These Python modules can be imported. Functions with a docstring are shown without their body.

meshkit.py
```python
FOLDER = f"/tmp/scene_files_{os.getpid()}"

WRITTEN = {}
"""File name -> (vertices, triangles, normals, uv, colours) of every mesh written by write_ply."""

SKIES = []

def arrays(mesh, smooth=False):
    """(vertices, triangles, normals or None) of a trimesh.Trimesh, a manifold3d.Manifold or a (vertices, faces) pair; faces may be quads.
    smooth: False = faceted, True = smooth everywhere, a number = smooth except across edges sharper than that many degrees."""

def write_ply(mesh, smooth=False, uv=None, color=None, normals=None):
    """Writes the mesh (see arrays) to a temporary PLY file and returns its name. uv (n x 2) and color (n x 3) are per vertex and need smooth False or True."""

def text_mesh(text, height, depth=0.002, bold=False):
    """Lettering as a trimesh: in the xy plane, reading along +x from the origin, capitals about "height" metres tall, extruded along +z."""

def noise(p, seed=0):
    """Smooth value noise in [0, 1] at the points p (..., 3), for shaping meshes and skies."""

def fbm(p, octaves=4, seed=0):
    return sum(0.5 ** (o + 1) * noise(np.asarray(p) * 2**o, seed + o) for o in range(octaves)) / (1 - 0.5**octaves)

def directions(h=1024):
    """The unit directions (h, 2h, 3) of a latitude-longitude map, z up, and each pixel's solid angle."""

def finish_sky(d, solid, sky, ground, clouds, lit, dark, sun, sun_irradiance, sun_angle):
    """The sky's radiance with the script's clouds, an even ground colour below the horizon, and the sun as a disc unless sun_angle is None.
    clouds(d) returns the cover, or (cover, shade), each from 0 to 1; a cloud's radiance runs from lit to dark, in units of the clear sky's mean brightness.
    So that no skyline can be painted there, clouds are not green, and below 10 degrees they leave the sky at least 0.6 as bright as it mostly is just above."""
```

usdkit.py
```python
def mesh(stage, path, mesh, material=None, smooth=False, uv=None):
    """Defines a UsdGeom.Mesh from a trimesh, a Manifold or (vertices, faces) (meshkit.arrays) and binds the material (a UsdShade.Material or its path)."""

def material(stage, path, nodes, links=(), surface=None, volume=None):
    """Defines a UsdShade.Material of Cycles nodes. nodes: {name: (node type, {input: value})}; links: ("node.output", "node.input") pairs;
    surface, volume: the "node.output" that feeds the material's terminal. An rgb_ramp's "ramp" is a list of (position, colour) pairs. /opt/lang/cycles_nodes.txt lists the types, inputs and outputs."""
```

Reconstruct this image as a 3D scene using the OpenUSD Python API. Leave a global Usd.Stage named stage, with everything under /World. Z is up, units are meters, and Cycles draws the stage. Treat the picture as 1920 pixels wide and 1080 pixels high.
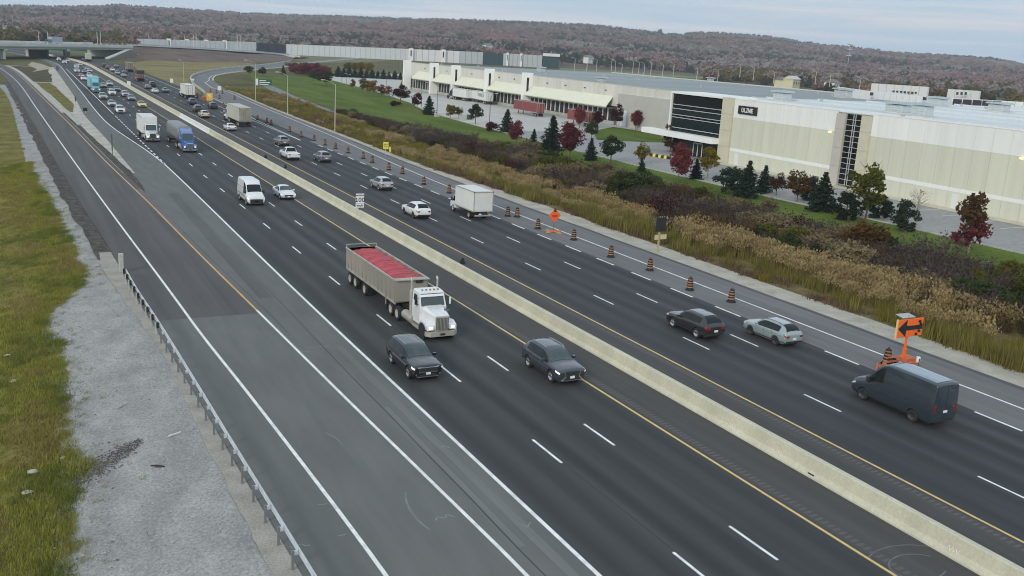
import math, numpy as np, trimesh, usdkit, meshkit, manifold3d
from pxr import Usd, UsdGeom, UsdLux, UsdShade, Gf, Sdf, Vt
from shapely.geometry import Polygon, Point
from scipy.interpolate import PchipInterpolator
from scipy.spatial import ConvexHull

stage = Usd.Stage.CreateInMemory()
UsdGeom.SetStageUpAxis(stage, 'Z'); UsdGeom.SetStageMetersPerUnit(stage, 1.0)
UsdGeom.Xform.Define(stage, '/World'); UsdGeom.Scope.Define(stage, '/World/Looks')

# ---------------------------------------------------------------- camera (traffic camera on a pole, 19.4 m up, x = 0)
FOC, PITCH, ROLL, YAW, CAMH = 1777.815, 0.247542, 0.058755, 0.489594, 19.4399
_cy, _sy, _cp, _sp = math.cos(YAW), math.sin(YAW), math.cos(PITCH), math.sin(PITCH)
CF = np.array([_sy * _cp, _cy * _cp, -_sp]); _r0 = np.array([_cy, -_sy, 0.0]); _u0 = np.cross(_r0, CF)
CR = _r0 * math.cos(ROLL) + _u0 * math.sin(ROLL); CU = -_r0 * math.sin(ROLL) + _u0 * math.cos(ROLL)
cam = UsdGeom.Camera.Define(stage, '/World/camera')
cam.CreateHorizontalApertureAttr(36.0); cam.CreateVerticalApertureAttr(20.25); cam.CreateFocalLengthAttr(36.0 * FOC / 1920)
cam.CreateClippingRangeAttr(Gf.Vec2f(0.5, 30000))
cam.AddTransformOp().Set(Gf.Matrix4d(*CR, 0, *CU, 0, *(-CF), 0, 0, 0, CAMH, 1))
EXPOSURE = 0.19
HAZE = 0.00013
cam.CreateExposureAttr(EXPOSURE)

# ---------------------------------------------------------------- sky and sun: thin bright overcast, sun low behind the camera
SUN_DIR = np.array([-0.76, -0.56, 0.40]); SUN_DIR /= np.linalg.norm(SUN_DIR)
SUN_EL, SUN_ROT = math.asin(SUN_DIR[2]), math.atan2(SUN_DIR[0], SUN_DIR[1])
SKY_STRENGTH, SUN_INT, SUN_ANG = 0.10, 0.40, 16.0
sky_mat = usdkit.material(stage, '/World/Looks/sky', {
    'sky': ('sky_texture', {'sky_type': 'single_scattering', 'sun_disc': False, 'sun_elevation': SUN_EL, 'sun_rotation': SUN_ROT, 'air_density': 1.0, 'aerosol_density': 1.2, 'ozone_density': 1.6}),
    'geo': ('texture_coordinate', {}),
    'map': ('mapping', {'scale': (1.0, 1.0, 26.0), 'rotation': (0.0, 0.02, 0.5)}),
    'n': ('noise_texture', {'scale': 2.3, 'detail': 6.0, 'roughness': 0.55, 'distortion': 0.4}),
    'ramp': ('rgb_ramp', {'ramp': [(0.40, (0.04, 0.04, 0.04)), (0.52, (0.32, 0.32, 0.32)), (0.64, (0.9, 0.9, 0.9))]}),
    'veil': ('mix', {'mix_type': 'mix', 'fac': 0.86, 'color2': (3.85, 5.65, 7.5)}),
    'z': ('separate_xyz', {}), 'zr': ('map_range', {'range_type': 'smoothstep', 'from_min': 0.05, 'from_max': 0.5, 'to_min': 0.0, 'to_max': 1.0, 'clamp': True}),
    'cc': ('mix', {'mix_type': 'mix', 'color1': (7.6, 7.25, 7.25), 'color2': (9.3, 8.95, 8.3)}),  # clouds brightened and warmed overhead, above the view, as added fill light
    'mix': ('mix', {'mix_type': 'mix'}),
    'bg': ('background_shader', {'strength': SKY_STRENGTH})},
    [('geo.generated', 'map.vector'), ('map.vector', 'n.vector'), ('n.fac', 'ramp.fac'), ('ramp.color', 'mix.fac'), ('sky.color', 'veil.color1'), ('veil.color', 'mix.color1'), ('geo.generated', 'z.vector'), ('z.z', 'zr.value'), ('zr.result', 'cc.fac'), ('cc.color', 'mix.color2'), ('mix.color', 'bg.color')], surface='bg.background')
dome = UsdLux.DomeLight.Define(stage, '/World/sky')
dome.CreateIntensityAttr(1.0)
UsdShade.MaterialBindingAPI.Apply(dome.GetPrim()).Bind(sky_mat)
for k_, v_ in (('kind', 'structure'), ('label', 'pale blue morning sky with thin streaks of cloud'), ('category', 'sky')):
    dome.GetPrim().SetCustomDataByKey(k_, v_)
sun = UsdLux.DistantLight.Define(stage, '/World/sun')
sun.CreateIntensityAttr(SUN_INT); sun.CreateAngleAttr(SUN_ANG); sun.CreateNormalizeAttr(True); sun.CreateColorAttr(Gf.Vec3f(1.0, 0.92, 0.80))
_z = SUN_DIR; _x = np.cross([0, 0, 1.0], _z); _x /= np.linalg.norm(_x); _y = np.cross(_z, _x)
sun.AddTransformOp().Set(Gf.Matrix4d(*_x, 0, *_y, 0, *_z, 0, 0, 0, 60, 1))

# ---------------------------------------------------------------- helpers
def ray(u, v):
    d = (u - 960) / FOC * CR - (v - 540) / FOC * CU + CF
    return d
def G(u, v, z=0.0):                      # where the line of sight through photo pixel (u, v) meets height z
    d = ray(u, v); t = (z - CAMH) / d[2]
    return np.array([d[0] * t, d[1] * t, z])
def GX(u, v, X):                         # ... meets the vertical plane x = X
    d = ray(u, v); t = X / d[0]
    return np.array([X, d[1] * t, CAMH + d[2] * t])
def far(u, v, D):                        # ... at horizontal distance D
    d = ray(u, v); t = D / math.hypot(d[0], d[1])
    return np.array([d[0] * t, d[1] * t, CAMH + d[2] * t])
def top_z(w, v):                         # height above w that is seen at photo row v
    p = np.array([w[0], w[1], 0.0 - CAMH]); a, b = p @ CF, p @ CU
    k = (540 - v) / FOC                  # (b + z*CU2) / (a + z*CF2) = k
    return (k * a - b) / (CU[2] - k * CF[2])

_count = {}
def fresh(parent, name):
    key = f'{parent}/{name}'; n = _count.get(key, 0); _count[key] = n + 1
    return key if n == 0 else f'{key}_{n:03d}'
def setd(prim, **kw):
    for k, v in kw.items():
        if v: prim.SetCustomDataByKey(k, v)
def thing(name, label, cat, loc=(0, 0, 0), rot=0.0, scale=None, group=None, kind=None):
    x = UsdGeom.Xform.Define(stage, fresh('/World', name))
    x.AddTranslateOp().Set(Gf.Vec3d(*map(float, loc))); x.AddRotateZOp().Set(float(rot))
    s = scale if scale is not None else 1.0
    x.AddScaleOp().Set(Gf.Vec3f(s, s, s) if np.ndim(s) == 0 else Gf.Vec3f(*map(float, s)))
    setd(x.GetPrim(), label=label, category=cat, group=group, kind=kind)
    return x.GetPrim()
def dup(root, label, loc, rot=0.0, scale=None, group=None):
    was = root.GetCustomData(); base = root.GetName()
    if base[-4:-3] == '_' and base[-3:].isdigit(): base = base[:-4]
    r = thing(base, label, was['category'], loc, rot, scale, group or was.get('group'))
    r.GetReferences().AddInternalReference(root.GetPath()); r.SetInstanceable(True)
    return r
def part(parent, name, mb, m, smooth=False, label=None, kind=None):
    pp = str(parent.GetPath()) if not isinstance(parent, str) else parent
    data = mb.data() if isinstance(mb, MB) else mb
    p = usdkit.mesh(stage, fresh(pp, name), data, m, smooth=smooth)
    p = p.GetPrim() if hasattr(p, 'GetPrim') else stage.GetPrimAtPath(p)
    setd(p, label=label, kind=kind)
    return p
def single(name, mb, m, label, cat, kind=None, group=None, smooth=False):
    p = part('/World', name, mb, m, smooth); setd(p, label=label, category=cat, kind=kind, group=group); return p

class MB:
    def __init__(s): s.v, s.f, s.n = [], [], 0
    def add(s, v, f):
        v = np.asarray(v, float); f = np.asarray(f, int)
        if f.ndim == 2 and f.shape[1] == 4: f = np.vstack([f[:, [0, 1, 2]], f[:, [0, 2, 3]]])
        s.v.append(v); s.f.append(f + s.n); s.n += len(v); return s
    def data(s): return np.vstack(s.v), np.vstack(s.f)
    def box(s, x0, x1, y0, y1, z0, z1, b=0.0):
        x0, x1 = min(x0, x1), max(x0, x1); y0, y1 = min(y0, y1), max(y0, y1); z0, z1 = min(z0, z1), max(z0, z1)
        if b > 0:
            pts = []
            for X, dx in ((x0, b), (x1, -b)):
                for Y, dy in ((y0, b), (y1, -b)):
                    for Z, dz in ((z0, b), (z1, -b)):
                        pts += [(X, Y + dy, Z + dz), (X + dx, Y, Z + dz), (X + dx, Y + dy, Z)]
            return s.hull(pts)
        v = [(x, y, z) for x in (x0, x1) for y in (y0, y1) for z in (z0, z1)]
        return s.add(v, [[0, 1, 3, 2], [4, 6, 7, 5], [0, 4, 5, 1], [2, 3, 7, 6], [0, 2, 6, 4], [1, 5, 7, 3]])
    def hull(s, pts):
        pts = np.asarray(pts, float); h = ConvexHull(pts); used = h.vertices; c = pts[used].mean(0)
        idx = -np.ones(len(pts), int); idx[used] = np.arange(len(used)); f = idx[h.simplices]; v = pts[used]
        n = np.cross(v[f[:, 1]] - v[f[:, 0]], v[f[:, 2]] - v[f[:, 0]])
        flip = ((v[f[:, 0]] - c) * n).sum(1) < 0; f[flip] = f[flip][:, ::-1]
        return s.add(v, f)
    def slab(s, prof, w, b=0.03, y=0.0):          # side profile in (x, z), width w along y, chamfered: convex
        p = np.asarray(prof, float); c = p.mean(0); q = c + (p - c) * (1 - b / np.maximum(np.linalg.norm(p - c, axis=1, keepdims=True), 1e-6))
        pts = [(x, y + k * (w / 2 - b), z) for x, z in p for k in (-1, 1)] + [(x, y + k * w / 2, z) for x, z in q for k in (-1, 1)]
        return s.hull(pts)
    def cyl(s, p0, p1, r0, r1=None, n=10, cap=True):
        p0, p1 = np.asarray(p0, float), np.asarray(p1, float); r1 = r0 if r1 is None else r1
        t = p1 - p0; t /= np.linalg.norm(t) + 1e-12
        a = np.cross(t, [0, 0, 1.0] if abs(t[2]) < .9 else [1.0, 0, 0]); a /= np.linalg.norm(a); b = np.cross(t, a)
        an = np.arange(n) * 2 * np.pi / n; ring = np.cos(an)[:, None] * a + np.sin(an)[:, None] * b
        v = np.vstack([p0 + ring * r0, p1 + ring * r1, [p0], [p1]]); f = []
        for i in range(n):
            j = (i + 1) % n; f += [[i, j, n + j], [i, n + j, n + i]]
            if cap: f += [[2 * n, j, i], [2 * n + 1, n + i, n + j]]
        return s.add(v, f)
    def pipe(s, pts, r, n=6):
        for a, b in zip(pts[:-1], pts[1:]): s.cyl(a, b, r, r, n)
        return s
    def lathe(s, prof, axis='y', c=(0, 0, 0), n=18):   # profile (r, h) about an axis
        pr = np.asarray(prof, float); an = np.arange(n) * 2 * np.pi / n; k = len(pr)
        R, H = pr[:, 0], pr[:, 1]; v = []
        for a in an:
            if axis == 'y': v += [(r * math.cos(a), h, r * math.sin(a)) for r, h in pr]
            elif axis == 'z': v += [(r * math.cos(a), r * math.sin(a), h) for r, h in pr]
            else: v += [(h, r * math.cos(a), r * math.sin(a)) for r, h in pr]
        v = np.array(v) + c; f = []
        for i in range(n):
            j = (i + 1) % n
            for m in range(k - 1): f.append([i * k + m, j * k + m, j * k + m + 1, i * k + m + 1] if axis != 'y' else [i * k + m, i * k + m + 1, j * k + m + 1, j * k + m])
        return s.add(v, f)
    def quad(s, a, b, c, d): return s.add([a, b, c, d], [[0, 1, 2], [0, 2, 3]])
    def poly(s, pts, z):                               # flat polygon facing up
        p = Polygon([(q[0], q[1]) for q in pts]).buffer(0)
        for g in getattr(p, 'geoms', [p]):
            v, f = trimesh.creation.triangulate_polygon(g, engine='earcut')
            f = np.asarray(f); v = np.asarray(v)
            e = np.cross(v[f[:, 1]] - v[f[:, 0]], v[f[:, 2]] - v[f[:, 0]]); f[e < 0] = f[e < 0][:, ::-1]
            s.add(np.c_[v, np.full(len(v), z)], f)
        return s
    def strip(s, ys, xl, xr, z, nx=1):                 # sheet between x = xl(y) and xr(y)
        ys = np.asarray(ys, float); z = np.broadcast_to(np.asarray(z, float), ys.shape)
        t = np.linspace(0, 1, nx + 1); xl = np.broadcast_to(xl, ys.shape); xr = np.broadcast_to(xr, ys.shape)
        v = np.array([(xl[i] + (xr[i] - xl[i]) * k, ys[i], z[i]) for i in range(len(ys)) for k in t]); m = nx + 1
        f = [[i * m + k, i * m + k + 1, (i + 1) * m + k + 1, (i + 1) * m + k] for i in range(len(ys) - 1) for k in range(nx)]
        return s.add(v, f)
    def ribbon(s, pts, w, z=None, h=None):             # flat ribbon along a polyline; with h a kerb of that height
        p = np.asarray(pts, float); t = np.gradient(p[:, :2], axis=0); t /= np.linalg.norm(t, axis=1, keepdims=True); nrm = np.c_[-t[:, 1], t[:, 0]]
        zz = p[:, 2] if z is None else np.full(len(p), float(z)); L = p[:, :2] + nrm * w / 2; R = p[:, :2] - nrm * w / 2; k = len(p)
        if h is None:
            v = np.vstack([np.c_[L, zz], np.c_[R, zz]]); return s.add(v, [[k + i, k + i + 1, i + 1, i] for i in range(k - 1)])
        v = np.vstack([np.c_[L, zz - .02], np.c_[L, zz + h], np.c_[R, zz + h], np.c_[R, zz - .02]]); f = []
        for i in range(k - 1): f += [[i, k + i, k + i + 1, i + 1][::-1], [k + i, 2 * k + i, 2 * k + i + 1, k + i + 1][::-1], [2 * k + i, 3 * k + i, 3 * k + i + 1, 2 * k + i + 1][::-1]]
        f += [[0, k, 2 * k, 3 * k], [k - 1, 4 * k - 1, 3 * k - 1, 2 * k - 1]]
        return s.add(v, f)
    def text(s, txt, h, M, depth=.004, bold=True, center=True):   # lettering placed by a 4x4
        m = meshkit.text_mesh(txt, h, depth, bold); v = np.array(m.vertices)
        if center: v[:, 0] -= (v[:, 0].min() + v[:, 0].max()) / 2
        v = np.c_[v, np.ones(len(v))] @ np.asarray(M, float).T
        return s.add(v[:, :3], m.faces)
    def xf(s, M):
        M = np.asarray(M, float); s.v = [v @ M[:3, :3].T + M[:3, 3] for v in s.v]; return s
def frame(o, ex, ey, ez):
    M = np.eye(4); M[:3, 0], M[:3, 1], M[:3, 2], M[:3, 3] = ex, ey, ez, o; return M
def face_frame(o, fwd):                   # x right, y up, z out towards fwd, for lettering read from the side fwd points to
    z = np.array([fwd[0], fwd[1], 0.0]); z /= np.linalg.norm(z); x = np.cross([0, 0, 1.0], z); return frame(o, x, (0, 0, 1), z)

# ---------------------------------------------------------------- materials
_mats = {}
def M(name, col, rough=0.6, var=0.0, scale=3.0, stretch=(1, 1, 1), metal=0.0, coat=0.0, spec=0.5, bump=0.0, fine=0.0, col2=None, detail=5.0, lo=0.35, hi=0.65, emit=None):
    if name in _mats: return _mats[name]
    col = np.asarray(col, float)
    n = {'p': ('principled_bsdf', {'base_color': col, 'roughness': rough, 'metallic': metal, 'coat_weight': coat, 'specular_ior_level': spec})}; l = []
    if emit: n['p'][1].update({'emission_color': emit[0], 'emission_strength': emit[1]})
    if var or col2 is not None:
        c1 = col * (1 - var); c2 = np.asarray(col2, float) if col2 is not None else np.minimum(col * (1 + var), 1)
        n.update({'g': ('geometry', {}), 'm': ('mapping', {'scale': stretch}), 'n': ('noise_texture', {'scale': scale, 'detail': detail, 'roughness': 0.6}), 'r': ('rgb_ramp', {'ramp': [(lo, c1), (hi, c2)]})})
        l += [('g.position', 'm.vector'), ('m.vector', 'n.vector'), ('n.fac', 'r.fac')]; out = 'r.color'
        if fine:
            n.update({'n2': ('noise_texture', {'scale': scale * 14, 'detail': 3.0, 'roughness': 0.7}), 'r2': ('rgb_ramp', {'ramp': [(0.3, (1 - fine,) * 3), (0.7, (1 + fine,) * 3)]}), 'x': ('mix', {'mix_type': 'multiply', 'fac': 1.0})})
            l += [('g.position', 'n2.vector'), ('n2.fac', 'r2.fac'), (out, 'x.color1'), ('r2.color', 'x.color2')]; out = 'x.color'
        l.append((out, 'p.base_color'))
    if bump:
        n.update({'gb': ('geometry', {}), 'nb': ('noise_texture', {'scale': scale * 6, 'detail': 4.0}), 'b': ('bump', {'strength': 0.6, 'distance': bump})})
        l += [('gb.position', 'nb.vector'), ('nb.fac', 'b.height'), ('b.normal', 'p.normal')]
    _mats[name] = usdkit.material(stage, f'/World/Looks/{name}', n, l, surface='p.BSDF'); return _mats[name]
def leafM(name, c1, c2, trans=0.25):
    if name in _mats: return _mats[name]
    _mats[name] = usdkit.material(stage, f'/World/Looks/{name}', {
        'g': ('geometry', {}), 'o': ('object_info', {}), 'r': ('rgb_ramp', {'ramp': [(0.0, c1), (1.0, c2)]}),
        'hv': ('math', {'math_type': 'multiply_add', 'value2': 0.5, 'value3': 0.75}), 'h': ('hsv', {}),
        'd': ('diffuse_bsdf', {}), 't': ('translucent_bsdf', {}), 'x': ('mix_closure', {'fac': trans})},
        [('g.random_per_island', 'r.fac'), ('o.random', 'hv.value1'), ('hv.value', 'h.value'), ('r.color', 'h.color'), ('h.color', 'd.color'), ('h.color', 't.color'), ('d.BSDF', 'x.closure1'), ('t.BSDF', 'x.closure2')], surface='x.closure')
    return _mats[name]
def asphaltM(name, col, col2, tracks=None, str_y=0.02, fine=0.12, rough=0.85, blot=0.07):   # grain, long streaks along the road, worn wheel paths
    n = {'g': ('geometry', {}), 'm': ('mapping', {'scale': (0.9, str_y, 1)}), 'n': ('noise_texture', {'scale': 1.3, 'detail': 4.0, 'roughness': 0.55}),
         'r': ('rgb_ramp', {'ramp': [(0.35, col), (0.68, col2)]}),
         'n3': ('noise_texture', {'scale': 0.09, 'detail': 4.0}), 'r3': ('rgb_ramp', {'ramp': [(0.3, (1 - blot,) * 3), (0.7, (1 + blot,) * 3)]}), 'x3': ('mix', {'mix_type': 'multiply', 'fac': 1.0}),
         'n2': ('noise_texture', {'scale': 24.0, 'detail': 3.0, 'roughness': 0.8}), 'r2': ('rgb_ramp', {'ramp': [(0.3, (1 - fine,) * 3), (0.7, (1 + fine,) * 3)]}),
         'x': ('mix', {'mix_type': 'multiply', 'fac': 1.0}), 'p': ('principled_bsdf', {'roughness': rough, 'specular_ior_level': 0.35})}
    l = [('g.position', 'm.vector'), ('m.vector', 'n.vector'), ('n.fac', 'r.fac'), ('g.position', 'n2.vector'), ('n2.fac', 'r2.fac'), ('g.position', 'n3.vector'), ('n3.fac', 'r3.fac'),
         ('r.color', 'x.color1'), ('r2.color', 'x.color2'), ('x.color', 'x3.color1'), ('r3.color', 'x3.color2')]
    out = 'x3.color'
    if tracks:
        x0, lane, dark = tracks
        n.update({'s': ('separate_xyz', {}), 'a': ('math', {'math_type': 'subtract', 'value2': x0}), 'b': ('math', {'math_type': 'multiply', 'value2': 4 * math.pi / lane}), 'c': ('math', {'math_type': 'cosine'}),
                  'nn': ('noise_texture', {'scale': 0.35, 'detail': 2.0}), 'mm': ('mapping', {'scale': (1, 0.05, 1)}), 'c2': ('math', {'math_type': 'multiply'}),
                  'cr': ('map_range', {'from_min': -0.7, 'from_max': 0.7, 'to_min': 1 - dark, 'to_max': 1 + dark}), 'xx': ('vector_math', {'math_type': 'scale'})})
        l += [('g.position', 's.vector'), ('s.x', 'a.value1'), ('a.value', 'b.value1'), ('b.value', 'c.value1'), ('g.position', 'mm.vector'), ('mm.vector', 'nn.vector'), ('c.value', 'c2.value1'), ('nn.fac', 'c2.value2'), ('c2.value', 'cr.value'),
              (out, 'xx.vector1'), ('cr.result', 'xx.scale')]
        out = 'xx.vector'
    l.append((out, 'p.base_color'))
    _mats[name] = usdkit.material(stage, f'/World/Looks/{name}', n, l, surface='p.BSDF'); return _mats[name]

white_paint = M('line_white', (0.72, 0.72, 0.70), 0.6, 0.22, 1.6, fine=0.24, lo=.25, hi=.6)
yellow_paint = M('line_yellow', (0.66, 0.47, 0.17), 0.6, 0.12, 2.0, fine=0.12)
orange_line = M('line_orange', (0.60, 0.36, 0.13), 0.6, 0.15, 1.0)
concrete = M('concrete', (0.55, 0.53, 0.40), 0.85, 0.09, 0.5, (1, 1.2, 0.5), fine=0.10, bump=0.004)
concrete_new = M('concrete_pale', (0.70, 0.70, 0.66), 0.85, 0.08, 0.8, fine=0.06)
concrete_grey = M('concrete_grey', (0.42, 0.42, 0.38), 0.85, 0.12, 0.5, fine=0.10)
galv = M('galvanised', (0.58, 0.61, 0.62), 0.45, 0.10, 2.0, metal=0.35)
post_grey = M('post_grey', (0.17, 0.175, 0.18), 0.55)
steel_dark = M('dark_steel', (0.09, 0.095, 0.10), 0.5)
black_rubber = M('black_rubber', (0.018, 0.018, 0.019), 0.75)
black_plastic = M('black_plastic', (0.03, 0.03, 0.032), 0.5)
tyre_m = M('tyre', (0.022, 0.022, 0.023), 0.8, 0.2, 6.0)
rim_m = M('alloy_rim', (0.48, 0.49, 0.50), 0.35, metal=0.6)
rim_dark = M('dark_rim', (0.07, 0.07, 0.075), 0.4, metal=0.4)
rim_dusty = M('dusty_rim', (0.38, 0.36, 0.31), 0.7, 0.15, 5.0)
glass_car = M('tinted_glass', (0.010, 0.014, 0.016), 0.12, spec=0.35)
glass_sky = M('windshield_glass', (0.028, 0.048, 0.054), 0.06, spec=0.8, coat=0.4)
lamp_white = M('lamp_lens', (0.85, 0.87, 0.88), 0.15, emit=((1.0, 0.97, 0.92), 0.7))
lens_clear = M('clear_lens', (0.62, 0.64, 0.65), 0.12)
lens_red = M('red_lens', (0.30, 0.012, 0.012), 0.2)
plate_m = M('number_plate', (0.78, 0.79, 0.82), 0.5)
chrome = M('chrome', (0.62, 0.63, 0.64), 0.18, metal=0.9)
wood_m = M('weathered_wood', (0.42, 0.33, 0.19), 0.85, 0.2, 3.0, (6, 6, 0.6))
orange_m = M('safety_orange', (0.92, 0.16, 0.025), 0.5, 0.06, 3.0)
sign_white = M('sign_white', (0.82, 0.82, 0.80), 0.45)
sign_yellow = M('sign_yellow', (0.80, 0.70, 0.10), 0.45)
sign_green = M('sign_green', (0.02, 0.11, 0.06), 0.45)
black_m = M('sign_black', (0.015, 0.015, 0.016), 0.5)
bark = M('bark', (0.11, 0.085, 0.065), 0.9, 0.25, 8.0)
bark_pale = M('pale_bark', (0.24, 0.22, 0.19), 0.9, 0.2, 8.0)
def paint(name, col, metal=0.0): return M('paint_' + name, col, 0.28, 0.05, 2.5, metal=metal, coat=1.0)
# ---------------------------------------------------------------- road geometry (x across, y along the road; eastbound traffic comes towards the camera)
def cv(y): y = np.asarray(y, float); return -np.maximum(0, y - 480) ** 2 / 1500.0      # far bend to the left beyond the bridge
def lin(pts):
    p = np.array(sorted(pts), float); f = PchipInterpolator(p[:, 0], p[:, 1], extrapolate=False)
    return lambda y: np.where(np.asarray(y) < p[0, 0], p[0, 1], np.where(np.asarray(y) > p[-1, 0], p[-1, 1], np.nan_to_num(f(np.clip(y, p[0, 0], p[-1, 0])))))
X_EDGE = lin([(0, 9.1), (20, 8.8), (30, 8.55), (37, 8.35), (44, 8.15), (52, 7.95), (64, 7.6), (73, 7.25), (88, 7.0), (111, 6.2), (152, 5.0), (194, 3.9), (283, 1.4), (356, -0.9), (430, -5.0), (480, -10), (560, -24)])
X_RW = lin([(0, 11.7), (30, 11.35), (49, 10.72), (63, 10.1), (70, 9.9), (104, 8.8), (148, 7.5), (240, 5.0), (337, 2.4), (420, -2.0), (480, -7), (560, -21)])
X_RO = lin([(0, 16.6), (28, 16.3), (36, 16.0), (48, 15.5), (67, 14.8), (82, 14.2), (115, 13.1), (149, 11.7), (205, 9.9), (259, 7.9), (359, 4.2), (430, 0.9), (480, -4), (560, -18)])
X_AS = lin([(0, 19.0), (26, 18.9), (60, 18.85), (145, 19.35), (161, 19.0), (178, 18.2), (204, 17.1), (217, 16.9), (309, 18.1), (440, 19.9), (480, 20.5)])
X_AD = lin([(0, 19.0), (145, 19.4), (225, 20.0), (288, 20.5), (447, 21.4)])
X_YL, X_B, X_YR, X_R3 = 30.0, 33.35, 37.65, 49.85
X_WBE = lin([(180, 51.2), (306, 51.8), (400, 51.5)])
X_WR = lin([(0, 53.3), (100, 53.5), (125, 54.0), (140, 54.6), (165, 56.0), (190, 57.5), (224, 58.9), (281, 61.3), (323, 63.8)])
X_PE = lin([(0, 57.0), (60, 57.2), (120, 57.4), (153, 57.9), (178, 59.0), (219, 60.3), (240, 61.0), (281, 62.8), (323, 65.2)])
def zl(x, y):                                     # fill slope that falls away left of the ramp
    return -np.clip(0.16 * (X_EDGE(y) - 0.9 - x), 0, 2.6) * np.clip((230 - y) / 120.0, 0, 1)
def Gl(u, v):
    z = 0.0
    for _ in range(12): p = G(u, v, z); z = float(zl(p[0], p[1]))
    return p
rng = np.random.default_rng(7)
X_GR_PX = [(20, 190), (40, 260), (60, 330), (80, 365), (100, 400), (120, 440), (132, 480), (145, 510), (140, 540), (115, 560), (92, 580), (74, 602), (84, 625), (112, 645), (100, 670), (110, 700), (118, 750), (116, 800), (135, 850), (138, 880), (115, 905), (110, 960), (125, 1000), (120, 1080)]
def wob(y, s, amp, seed=0): y = np.asarray(y, float); return (meshkit.fbm(np.c_[y / s, np.full(len(y), 3.3 + seed), np.zeros(len(y))], 4, seed) - 0.5) * 2 * amp

# ground: one sheet to the horizon, dropping down the fill slope on the left
ys = np.r_[np.arange(-120, 0, 20), np.arange(0, 240, 4), np.arange(240, 600, 30), 700, 900, 1200, 2000, 3200, 4600]
offs = np.r_[-3000, -900, -300, -90, -40, -24, -18, -14, np.arange(-12, 0.01, 0.75), 4, 60, 300, 1200, 3000, 4700]
gx = X_EDGE(ys)[:, None] + offs[None, :]
gz = zl(gx, np.broadcast_to(ys[:, None], gx.shape)) - 0.06
v = np.stack([gx, np.broadcast_to(ys[:, None], gx.shape), gz], -1).reshape(-1, 3); nx = len(offs)
f = [[i * nx + k, i * nx + k + 1, (i + 1) * nx + k + 1, (i + 1) * nx + k] for i in range(len(ys) - 1) for k in range(nx - 1)]
ground_m = M('meadow', (0.070, 0.075, 0.028), 0.95, spec=0.08, scale=0.035, col2=(0.150, 0.130, 0.055), fine=0.2, detail=7)
single('ground', MB().add(v, f), ground_m, 'flat olive and brown meadow that carries the road and the warehouses', 'ground', 'structure', smooth=True)

# left verge: rough grass, then the gravel slope, then the ramp
verge_m = M('verge_grass', (0.105, 0.100, 0.026), 0.95, spec=0.08, scale=0.28, col2=(0.215, 0.180, 0.055), fine=0.3, detail=7)
_g = [Gl(*q) for q in X_GR_PX]; X_GRASS = lin([(0, float(_g[-1][0]))] + [(float(q[1]), float(q[0])) for q in _g] + [(350, -5)])
yf = np.arange(0, 330, 0.30)
gxl = X_GRASS(yf) + wob(yf, 3.0, 0.7, 5) * np.clip(1.2 - yf / 250, .3, 1) + wob(yf, 0.7, 0.40, 9)
mb = MB()
cols = [-60, -20, -9, -5, -2.5, -1.0, 0.0]
vv = np.array([(gxl[i] + c, yf[i], float(zl(gxl[i] + c, yf[i])) - 0.040) for i in range(len(yf)) for c in cols]); m = len(cols)
mb.add(vv, [[i * m + k, i * m + k + 1, (i + 1) * m + k + 1, (i + 1) * m + k] for i in range(len(yf) - 1) for k in range(m - 1)])
single('grass_verge', mb, verge_m, 'rough olive and yellow grass verge left of the gravel slope', 'verge', 'structure', smooth=True)
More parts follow.
